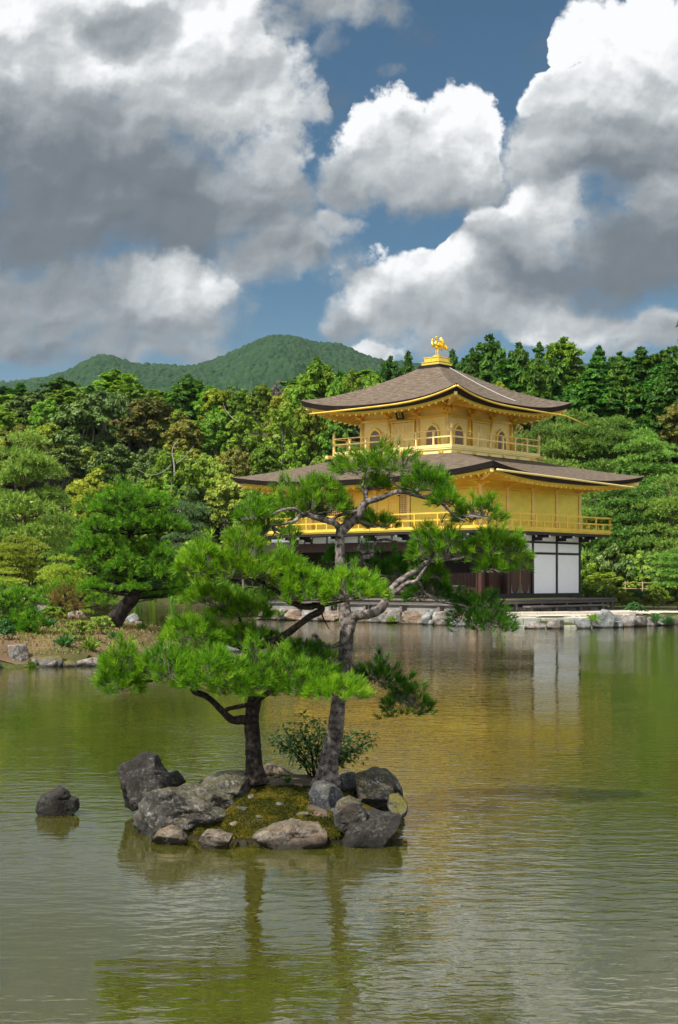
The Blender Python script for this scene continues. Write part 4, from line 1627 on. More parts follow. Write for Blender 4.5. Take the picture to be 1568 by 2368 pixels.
# the little fishing porch on the west side
pw = MB()
fx0, fx1, fy0, fy1 = -LW - 3.4, -LW - .9, .9, 3.9
for (x, y) in ((fx0, fy0), (fx1, fy0), (fx0, fy1), (fx1, fy1)):
    pw.box(x - .07, x + .07, y - .07, y + .07, .0, 3.3, .01)
pw.box(fx0 - .3, fx1 + .3, fy0 - .3, fy1 + .3, 1.0, 1.08)
pc = pw.build('fishing_porch', M['wood_black'], pav)
pw = MB()
ym = (fy0 + fy1) / 2
pw.prism([(fy0 - .7, 3.15), (ym, 4.0), (fy1 + .7, 3.15), (fy1 + .7, 3.05), (ym, 3.88), (fy0 - .7, 3.05)], fx0 - .6, fx1 + .5, lambda a, b, d: (d, a, b))
pw.build('porch_roof', M['roof_edge'], pc)
pw = MB()
pw.box(fx0 - .62, fx1 + .52, ym - .16, ym + .16, 3.97, 4.14, .02)
pw.build('roof_ridge', M['tile'], pc)


# ------------------------------------------------------------------ the phoenix on the roof
def phoenix():
    pc_ = loc_to_world(cx3, cy3, 13.343)
    t = thing('phoenix_statue', 'gilded phoenix with raised wings and streaming tail standing on the roof top', 'statue', pc_, -TH)
    # local frame: faces south (-y)
    def lathe(path, rad, n=14):
        return tube(catmull(path, 6), np.interp(np.linspace(0, len(rad) - 1, (len(path) - 1) * 6 + 1), np.arange(len(rad)), rad), n)
    V1, F1 = lathe([(0, .17, .44), (0, .08, .45), (0, -.03, .50), (0, -.09, .60), (0, -.06, .69), (0, -.05, .77), (0, -.08, .83), (0, -.13, .85)],
                   [.03, .085, .10, .075, .042, .034, .045, .012])
    body = part('body', V1, F1, M['gold_bright'], t, True)
    mb = MB()
    mb.prism([(-.11, .86), (-.20, .825), (-.12, .825)], -.012, .012, lambda a, b, d: (d, a, b))
    for i, (dy, dz, r_) in enumerate(((-.08, .91, .04), (-.03, .93, .045), (.02, .91, .045), (.02, .85, .04), (-.06, .87, .045))):
        V, Fq = ICO[3]
        mb.add(V * (r_ * .8, r_, r_) + (0, dy, dz), Fq.tolist())
    mb.build('crest', M['gold_bright'], body, True)
    for s_ in (-1, 1):
        mb = MB()
        # a raised wing: layered feathers fanned upward and outward
        for k in range(7):
            u = k / 6
            tip = np.array((s_ * (.26 + .14 * u + .05 * math.sin(3 * u)), .0 + .14 * u, .90 - .34 * u ** 1.5))
            root = np.array((s_ * .08, -.02 + .07 * u, .53 - .05 * u))
            mid = (root + tip) / 2 + np.array((s_ * .07, -.03, -.03))
            c = catmull([root, mid, tip], 6)
            wv = np.interp(np.linspace(0, 1, len(c)), [0, .4, .8, 1], [.03, .05, .045, .012])
            side = np.array((0, 1, 0)) * .85 + np.array((0, 0, -.4))
            Vf = []
            for p, w_ in zip(c, wv):
                for d in (-.012, .012):
                    Vf += [p - side * w_ + np.array((s_ * d, 0, 0)), p + side * w_ + np.array((s_ * d, 0, 0))]
            Fc = []
            for i in range(len(c) - 1):
                a = 4 * i
                Fc += [(a, a + 1, a + 5, a + 4), (a + 2, a + 6, a + 7, a + 3), (a, a + 4, a + 6, a + 2), (a + 1, a + 3, a + 7, a + 5)]
            m4 = 4 * (len(c) - 1)
            Fc += [(0, 2, 3, 1), (m4, m4 + 1, m4 + 3, m4 + 2)]
            mb.add(Vf, Fc)
        mb.build('wing', M['gold_bright'], t, True)
    for k in range(7):
        mb = MB()
        x = (k - 3) * .055
        c = catmull([(x * .3, .12, .47), (x * .8, .22, .66 - abs(x) * .3), (x * 1.6, .36, .62 - abs(x) * .5), (x * 2.0, .48 + .02 * (k % 2), .46 - abs(x) * .4), (x * 2.2, .60, .42 - .06 * (k % 3))], 6)
        r_ = np.interp(np.linspace(0, 1, len(c)), [0, .5, .85, 1], [.02, .035, .04, .008])
        V, Fq = tube(c, r_, 8)
        mb.add(V, Fq.tolist())
        mb.build('tail_feather', M['gold_bright'], t, True)
    for s_ in (-1, 1):
        V, Fq = tube(catmull([(s_ * .04, .02, .48), (s_ * .055, .03, .30), (s_ * .055, .0, .15), (s_ * .055, .01, .0)], 5), np.interp(np.linspace(0, 3, 16), [0, 1, 2, 3], [.05, .034, .024, .03]), 8)
        lg = part('leg', V, Fq, M['gold_bright'], t, True)
        mb = MB()
        for a in (-.6, 0, .6):
            mb.tube([(s_ * .06, 0, .02), (s_ * .06 + .09 * math.sin(a), -.09 * math.cos(a), .008)], [.018, .008], 6)
        mb.build('claw', M['gold_bright'], lg, True)


phoenix()


# ------------------------------------------------------------------ pine needles, leaf clouds, tree prototypes
def unit(v):
    return v / (np.linalg.norm(v, axis=-1, keepdims=True) + 1e-9)


def frames(ax, rng):
    """two vectors at right angles to each axis, spun at random"""
    r = unit(rng.normal(size=ax.shape))
    u = unit(np.cross(ax, r))
    return u, np.cross(ax, u)


def tuft_protos(k, n, length, width, shoot, rng, spread=(22, 68)):
    """bottle-brush shoots: n needles each, as thin tapering blades around +Z"""
    out = []
    for _ in range(k):
        s = rng.uniform(0, 1, n)
        az = rng.uniform(0, 2 * math.pi, n)
        an = np.radians(spread[0] + (spread[1] - spread[0]) * (1 - s) ** .7 * rng.uniform(.6, 1.15, n) + rng.normal(0, 6, n))
        L = length * rng.uniform(.75, 1.1, n)
        base = np.stack([0 * s, 0 * s, s * shoot], 1)
        d = np.stack([np.sin(an) * np.cos(az), np.sin(an) * np.sin(az), np.cos(an)], 1)
        side, _ = frames(d, rng)
        tip = base + d * L[:, None] - np.stack([0 * L, 0 * L, .08 * L], 1)
        V = np.stack([base - side * width * .5, base + side * width * .5, tip + side * width * .16, tip - side * width * .16], 1)
        out.append(V)                                                   # (n, 4, 3)
    return out


def place_tufts(protos, pos, axis, scale, tone, rng):
    """all tufts as one vertex array, one quad per needle"""
    u, v = frames(axis, rng)
    Vs, T = [], []
    which = rng.integers(0, len(protos), len(pos))
    for k, p in enumerate(protos):
        m = which == k
        if not m.any():
            continue
        R = np.stack([u[m], v[m], axis[m]], 1)                          # rows = axes
        W = np.einsum('nqc,mcd->mnqd', p, R) * scale[m][:, None, None, None] + pos[m][:, None, None, :]
        Vs.append(W.reshape(-1, 3))
        T.append(np.repeat(tone[m], p.shape[0]) + rng.normal(0, .10, m.sum() * p.shape[0]))
    V = np.concatenate(Vs)
    return V, np.arange(len(V)).reshape(-1, 4), np.clip(np.concatenate(T), 0, 1)


def join(parts_):
    V, Fq, n = [], [], 0
    for v, f in parts_:
        V.append(v)
        Fq.append(np.asarray(f) + n)
        n += len(v)
    return np.concatenate(V), np.concatenate(Fq)


def needle_pad(c, rx, ry, h, n, rng, attach, protos, sc=1.0, droop=.25, lean=.8, twig=.004, main=7, tone=(.45, .2), holes=.5):
    """a flat-bottomed cloud of shoots on a fan of twigs; returns (needles, twigs)"""
    c = np.array(c, float)
    attach = np.array(attach, float)
    ph = rng.uniform(0, 6.28, 4)
    N = int(n * 1.5)
    ang = rng.uniform(0, 2 * math.pi, N)
    r = np.sqrt(rng.uniform(0, 1, N))
    wob = 1 + .16 * np.sin(2 * ang + ph[0]) + .13 * np.sin(3 * ang + ph[1]) + .10 * np.sin(5 * ang + ph[2])
    x, y = rx * r * wob * np.cos(ang), ry * r * wob * np.sin(ang)
    hol = fbm(np.stack([x / (.33 * rx) + ph[3] * 3, y / (.33 * ry), 0 * x], 1), 2, int(ph[0] * 100))
    keep = np.argsort(-(hol * holes + rng.uniform(0, .6, N)))[:n]
    x, y, r, ang = x[keep], y[keep], r[keep], ang[keep]
    lump = 1 + .85 * fbm(np.stack([x / (.33 * rx), y / (.33 * ry), 0 * x + ph[1]], 1), 2, int(ph[1] * 99))
    dome = h * np.sqrt(np.clip(1 - r * r, 0, 1)) * lump
    lay = rng.uniform(0, 1, n) ** .55
    z = dome * lay - droop * h * r * r
    pos = c + np.stack([x, y, z], 1)
    axis = unit(np.stack([np.cos(ang) * r * lean + rng.normal(0, .22, n), np.sin(ang) * r * lean + rng.normal(0, .22, n), .95 - .45 * r + rng.normal(0, .15, n)], 1))
    tonev = np.clip(tone[0] + 1.3 * tone[1] * rng.normal(size=n), 0, 1)
    needles = place_tufts(protos, pos, axis, sc * rng.uniform(.8, 1.2, n), tonev, rng)
    # twigs: a fan from the attachment, then a shootlet to every tuft
    tw = []
    joints = []
    for k in range(main):
        a = 2 * math.pi * (k + rng.uniform(-.3, .3)) / main
        e = c + np.array((rx * .8 * math.cos(a), ry * .8 * math.sin(a), .10 * h - droop * h * .5))
        mid = attach + (e - attach) * .5 + np.array((rng.normal(0, .08) * rx, rng.normal(0, .08) * ry, .06 * h - .10 * h))
        P = catmull([attach, attach + (mid - attach) * .5 + rng.normal(0, .02, 3) * rx, mid, mid + (e - mid) * .5 + rng.normal(0, .03, 3) * rx, e], 5)
        tw.append(tube(P, np.linspace(twig * 2.6, twig * .9, len(P)), 5))
        joints.append(P[3:])
    J = np.concatenate(joints)
    for i in range(n):
        d = np.linalg.norm(J - pos[i] + np.array((0, 0, .0)), axis=1) + .6 * np.abs(np.linalg.norm(J - attach, axis=1) - np.linalg.norm(pos[i] - attach) * .8)
        j = J[np.argmin(d)]
        e = pos[i] + axis[i] * .004
        m = j + (e - j) * .55 - axis[i] * .25 * np.linalg.norm(e - j) + rng.normal(0, .01, 3)
        tw.append(tube([j, m, e], [twig * .8, twig * .65, twig * .5], 3))
    return needles, join(tw)


def leaf_cloud(cen, rad, per, size, rng, flat=1.0, up=.35, tilt=.6, aspect=1.7, shell=(.72, 1.06), tone_c=None, droop=0.0):
    """diamond-shaped leaves on the shells of many small clumps"""
    cen, rad = np.asarray(cen, float), np.asarray(rad, float)
    per = np.asarray(per) * np.ones(len(cen), int)
    ci = np.repeat(np.arange(len(cen)), per)
    n = len(ci)
    d = unit(rng.normal(size=(n, 3)))
    d[:, 2] = np.where(d[:, 2] < -.3, -d[:, 2], d[:, 2])
    rr = rad[ci] * rng.uniform(shell[0], shell[1], n)
    off = d * rr[:, None]
    off[:, 2] *= flat
    pos = cen[ci] + off
    nrm = unit(d + tilt * rng.normal(size=(n, 3)) + np.array((0, 0, up)))
    u, v = frames(nrm, rng)
    if droop:
        u = unit(u + np.array((0, 0, -droop)) + d * .5)
        v = unit(np.cross(nrm, u))
    s = size * rng.uniform(.6, 1.35, n)[:, None]
    a, b = u * s * aspect * .5, v * s * .5
    V = np.stack([pos - a, pos + b, pos + a, pos - b], 1).reshape(-1, 3)
    tone = rng.uniform(0, 1, len(cen)) if tone_c is None else tone_c
    T = np.clip(.55 * tone[ci] + .45 * rng.uniform(0, 1, n), 0, 1)
    return V, np.arange(4 * n).reshape(-1, 4), T


def limb(p, q, r0, r1, rng, n=6, bend=.12, per=5):
    p, q = np.array(p, float), np.array(q, float)
    L = np.linalg.norm(q - p)
    P = [p, p + (q - p) * .35 + rng.normal(0, bend * .5, 3) * L, p + (q - p) * .7 + rng.normal(0, bend * .5, 3) * L, q]
    C = catmull(P, per)
    return tube(C, np.linspace(r0, r1, len(C)), n)


def proto_broad(seed, hgt=10.0, wid=8.0, nclump=70, per=95, size=.30, bare=.22, lobes=7, loose=0.0):
    """a spreading broadleaf tree: several lobes, each a heap of leaf clumps"""
    rng = np.random.default_rng(seed)
    lob = []
    for k in range(lobes):
        a = k * 2.4 + rng.uniform(-.4, .4)
        t = (k + .5) / lobes
        zz = hgt * (bare + .18 + (1 - bare - .34) * t)
        rr = wid * .5 * math.sqrt(max(.06, 1 - (2 * t - .72) ** 2 * .75)) * .62
        if k == lobes - 1:
            rr *= .3
        lob.append((rr * math.cos(a), rr * math.sin(a), zz, wid * rng.uniform(.19, .27)))
    lob = np.array(lob)
    li = rng.integers(0, lobes, nclump)
    d = unit(rng.normal(size=(nclump, 3)))
    d[:, 2] = np.abs(d[:, 2]) * .95 - .25
    cen = lob[li, :3] + d * lob[li, 3:4] * (rng.uniform(.75, 1.1 + loose, nclump))[:, None] * np.array((1, 1, .85))
    rad = wid * rng.uniform(.055, .105, nclump) * (1 - .25 * loose)
    V, Fq, T = leaf_cloud(cen, rad, per, size, rng, .8, .4, .55)
    tr = [limb((0, 0, -1.5), (0, 0, hgt * .45), wid * .035, wid * .024, rng, 8, .05)]
    for x, y, z, r in lob:
        tr.append(limb((0, 0, hgt * rng.uniform(bare * .8, .45)), (x * .9, y * .9, z), wid * .014, wid * .004, rng, 5))
    tv, tf = join(tr)
    return (tv, tf), (V, Fq, T), hgt, wid


def proto_conifer(seed, hgt=14.0, wid=6.0, tiers=15, per=70, size=.34, ragged=.25, blunt=.0):
    rng = np.random.default_rng(seed)
    cen, rad, tr = [], [], [limb((0, 0, -1.5), (0, 0, hgt * .98), wid * .035, wid * .005, rng, 7, .01)]
    for k in range(tiers):
        t = (k + .3) / tiers
        z = hgt * (.16 + .82 * t)
        R = wid * .5 * ((1 - t) ** .75 * (1 - blunt) + blunt * math.sqrt(max(0, 1 - t * t))) * rng.uniform(1 - ragged, 1 + ragged)
        nb = max(3, int(9 * (1 - t * .6)))
        for i in range(nb):
            a = 2.4 * k + 2 * math.pi * i / nb + rng.uniform(-.3, .3)
            Rb = R * rng.uniform(.65, 1.1)
            e = np.array((Rb * math.cos(a), Rb * math.sin(a), z - .10 * Rb))
            if Rb > .5:
                tr.append(limb((0, 0, z), e, wid * .006, wid * .002, rng, 4, .06, 3))
            for s_ in ((1.0, .62, .3) if Rb > wid * .2 else (.9, .4)):
                cen.append((e[0] * s_, e[1] * s_, z - .10 * Rb * s_ + rng.normal(0, .08)))
                rad.append(wid * (.055 + .05 * (1 - t)) * rng.uniform(.7, 1.3))
    cen.append((0, 0, hgt * .985))
    rad.append(wid * .04)
    V, Fq, T = leaf_cloud(cen, rad, per, size, rng, .55, .3, .6, 2.2, droop=.5)
    tv, tf = join(tr)
    return (tv, tf), (V, Fq, T), hgt, wid


def proto_pine(seed, hgt=12.0, wid=7.2, tiers=7, pads=4, per=75, tl=.30, tw=.075, bare=.30, lean=.0):
    """a garden pine: bare leaning trunk, level branches, cloud-like pads of needles"""
    rng = np.random.default_rng(seed)
    pr = tuft_protos(5, 7, tl, tw, tl * .35, rng, (15, 75))
    path = np.array([(0, 0, -1.2), (lean * .1, 0, hgt * .15), (lean * .4 + rng.normal(0, .15), rng.normal(0, .15), hgt * .4), (lean * .8, rng.normal(0, .3), hgt * .7), (lean, 0, hgt * .96)])
    C = catmull(path, 8)
    tr = [tube(C, np.linspace(wid * .030, wid * .008, len(C)), 8)]
    ND = []
    for k in range(tiers):
        t = (k + .5) / tiers
        z = hgt * (bare + (1 - bare) * t)
        core = np.array([np.interp(z, C[:, 2], C[:, i]) for i in (0, 1)])
        R = wid * .5 * (1 - .62 * t ** 1.5) * rng.uniform(.85, 1.1)
        nb = pads if k < tiers - 1 else 1
        for i in range(nb):
            a = 2.1 * k + 2 * math.pi * i / nb + rng.uniform(-.4, .4)
            q = R * rng.uniform(.5, .78) if nb > 1 else 0
            e = np.array((core[0] + q * math.cos(a), core[1] + q * math.sin(a), z + rng.normal(0, .02) * hgt))
            tr.append(limb((core[0], core[1], z - .03 * hgt), e - np.array((0, 0, .15)), wid * .008, wid * .003, rng, 5, .12, 4))
            rx = wid * rng.uniform(.19, .29)
            ph = rng.uniform(0, 6.28)
            n = int(per * rng.uniform(.8, 1.25))
            an = rng.uniform(0, 2 * math.pi, n)
            r = np.sqrt(rng.uniform(0, 1, n))
            w_ = 1 + .22 * np.sin(2 * an + ph) + .18 * np.sin(3 * an + 2 * ph)
            x, y = rx * r * w_ * np.cos(an), rx * r * w_ * np.sin(an)
            lump = 1 + .6 * fbm(np.stack([x / (.4 * rx), y / (.4 * rx), 0 * x + ph], 1), 2, int(ph * 50))
            hz = wid * .085 * np.sqrt(np.clip(1 - r * r, 0, 1)) * lump * rng.uniform(0, 1, n) ** .4 - .03 * wid * r * r
            ax = unit(np.stack([np.cos(an) * r * .8 + rng.normal(0, .3, n), np.sin(an) * r * .8 + rng.normal(0, .3, n), .8 - .4 * r + rng.normal(0, .2, n)], 1))
            ND.append(place_tufts(pr, e + np.stack([x, y, hz], 1), ax, rng.uniform(.8, 1.25, n), np.clip(rng.uniform(.1, .8) * .5 + .25 + rng.normal(0, .15, n), 0, 1), rng))
    V = np.concatenate([q[0] for q in ND])
    tv, tf = join(tr)
    return (tv, tf), (V, np.arange(len(V)).reshape(-1, 4), np.concatenate([q[2] for q in ND])), hgt, wid


def register(name, pr, bark, leaf):
    (tv, tf), (V, Fq, T), h_, w_ = pr
    return dict(trunk=new_mesh(name + '_trunk', tv, tf, M[bark], True), crown=new_mesh(name + '_crown', V, Fq, M[leaf], False, T), h=h_, w=w_)


PROTO = {
    'broad0': register('broadleaf', proto_broad(11), 'bark_grey', 'broad_mid'),
    'broad1': register('broadleaf', proto_broad(12, 10, 9, 85, 85, .30, .16, 9), 'bark_grey', 'broad_dark'),
    'broad2': register('broadleaf', proto_broad(13, 11, 7, 64, 95, .28, .22, 8), 'bark_grey', 'broad_mid'),
    'broad3': register('broadleaf', proto_broad(14, 9, 9, 90, 80, .27, .12, 10, .2), 'bark_grey', 'broad_yellow'),
    'broadT0': register('tall_broadleaf', proto_broad(16, 16, 8, 120, 80, .28, .26, 13), 'bark_grey', 'broad_mid'),
    'broadT1': register('tall_broadleaf', proto_broad(17, 16, 8.5, 130, 76, .28, .22, 14, .2), 'bark_grey', 'broad_mid'),
    'airyT': register('tall_airy_tree', proto_broad(18, 16, 7.5, 120, 42, .26, .3, 13, .5), 'bark_pale', 'broad_pale'),
    'airy': register('airy_tree', proto_broad(15, 11, 7, 80, 42, .26, .25, 9, .5), 'bark_pale', 'broad_pale'),
    'conifer0': register('conifer', proto_conifer(21, 14, 7.5, 14, 72, .36, .45, .25), 'bark_grey', 'conifer'),
    'conifer1': register('conifer', proto_conifer(22, 13, 8.5, 13, 72, .38, .5, .7), 'bark_grey', 'conifer'),
    'conifer2': register('conifer', proto_conifer(23, 15, 6.5, 16, 66, .34, .45, .2), 'bark_grey', 'conifer'),
    'pine0': register('pine', proto_pine(31, per=150), 'bark_red', 'pine_pale'),
    'pine1': register('pine', proto_pine(32, 12, 7.6, 6, 5, 150, .30, .075, .36, 1.2), 'bark_red', 'pine_pale'),
    'pine2': register('pine', proto_pine(33, 11, 7.6, 7, 4, 150, .28, .075, .2, -.6), 'bark_red', 'pine_pale'),
    'bush0': register('bush', proto_broad(43, 5, 6.5, 80, 80, .24, .0, 10, .15), 'bark_grey', 'broad_mid'),
    'bush1': register('bush', proto_broad(44, 5, 6.5, 80, 70, .24, .0, 10, .3), 'bark_grey', 'broad_pale'),
    'shrub0': register('shrub', proto_broad(41, 2.0, 2.6, 60, 70, .11, .02, 9, .1), 'bark_grey', 'shrub'),
    'shrub1': register('shrub', proto_broad(42, 2.2, 2.8, 60, 60, .13, .05, 9, .35), 'bark_grey', 'broad_yellow'),
}


def plant(kind, px, ytop, Y, wpx, mat, label, cat='tree', group=None, name=None, rz=None, seed=0, sink=0.0):
    if kind.startswith('conifer'):
        wpx *= 1.42
    p = PROTO[kind]
    X = (px - CX) / F * Y
    z0 = gz(X, Y) - sink
    ztop = H + (HOR - ytop) / F * Y
    hh = max(.5, ztop - z0)
    sx = wpx / F * Y / p['w'] * .94
    if kind.startswith(('broad', 'airy')) and hh / p['h'] > 1.25 * sx:
        kind = 'airyT' if kind == 'airy' else 'broadT%d' % (int(px) % 2)
        p = PROTO[kind]
        sx = wpx / F * Y / p['w'] * .94
    nm = name or {'broad': 'broadleaf_tree', 'airy': 'broadleaf_tree', 'conifer': 'conifer_tree', 'pine': 'pine_tree', 'shrub': 'shrub', 'bush': 'bush'}[kind.rstrip('T0123456789')]
    t = thing(nm, label, cat, (X, Y, z0), rz if rz is not None else (px * 1.7 + Y * 3.1) % 6.28, group)
    t.scale = (sx, sx, hh / p['h'] * .98)
    for k in ('trunk', 'crown'):
        o = obj(k, p[k], t)
        if k == 'crown' and mat:
            o.material_slots[0].link = 'OBJECT'
            o.material_slots[0].material = M[mat]
    return t


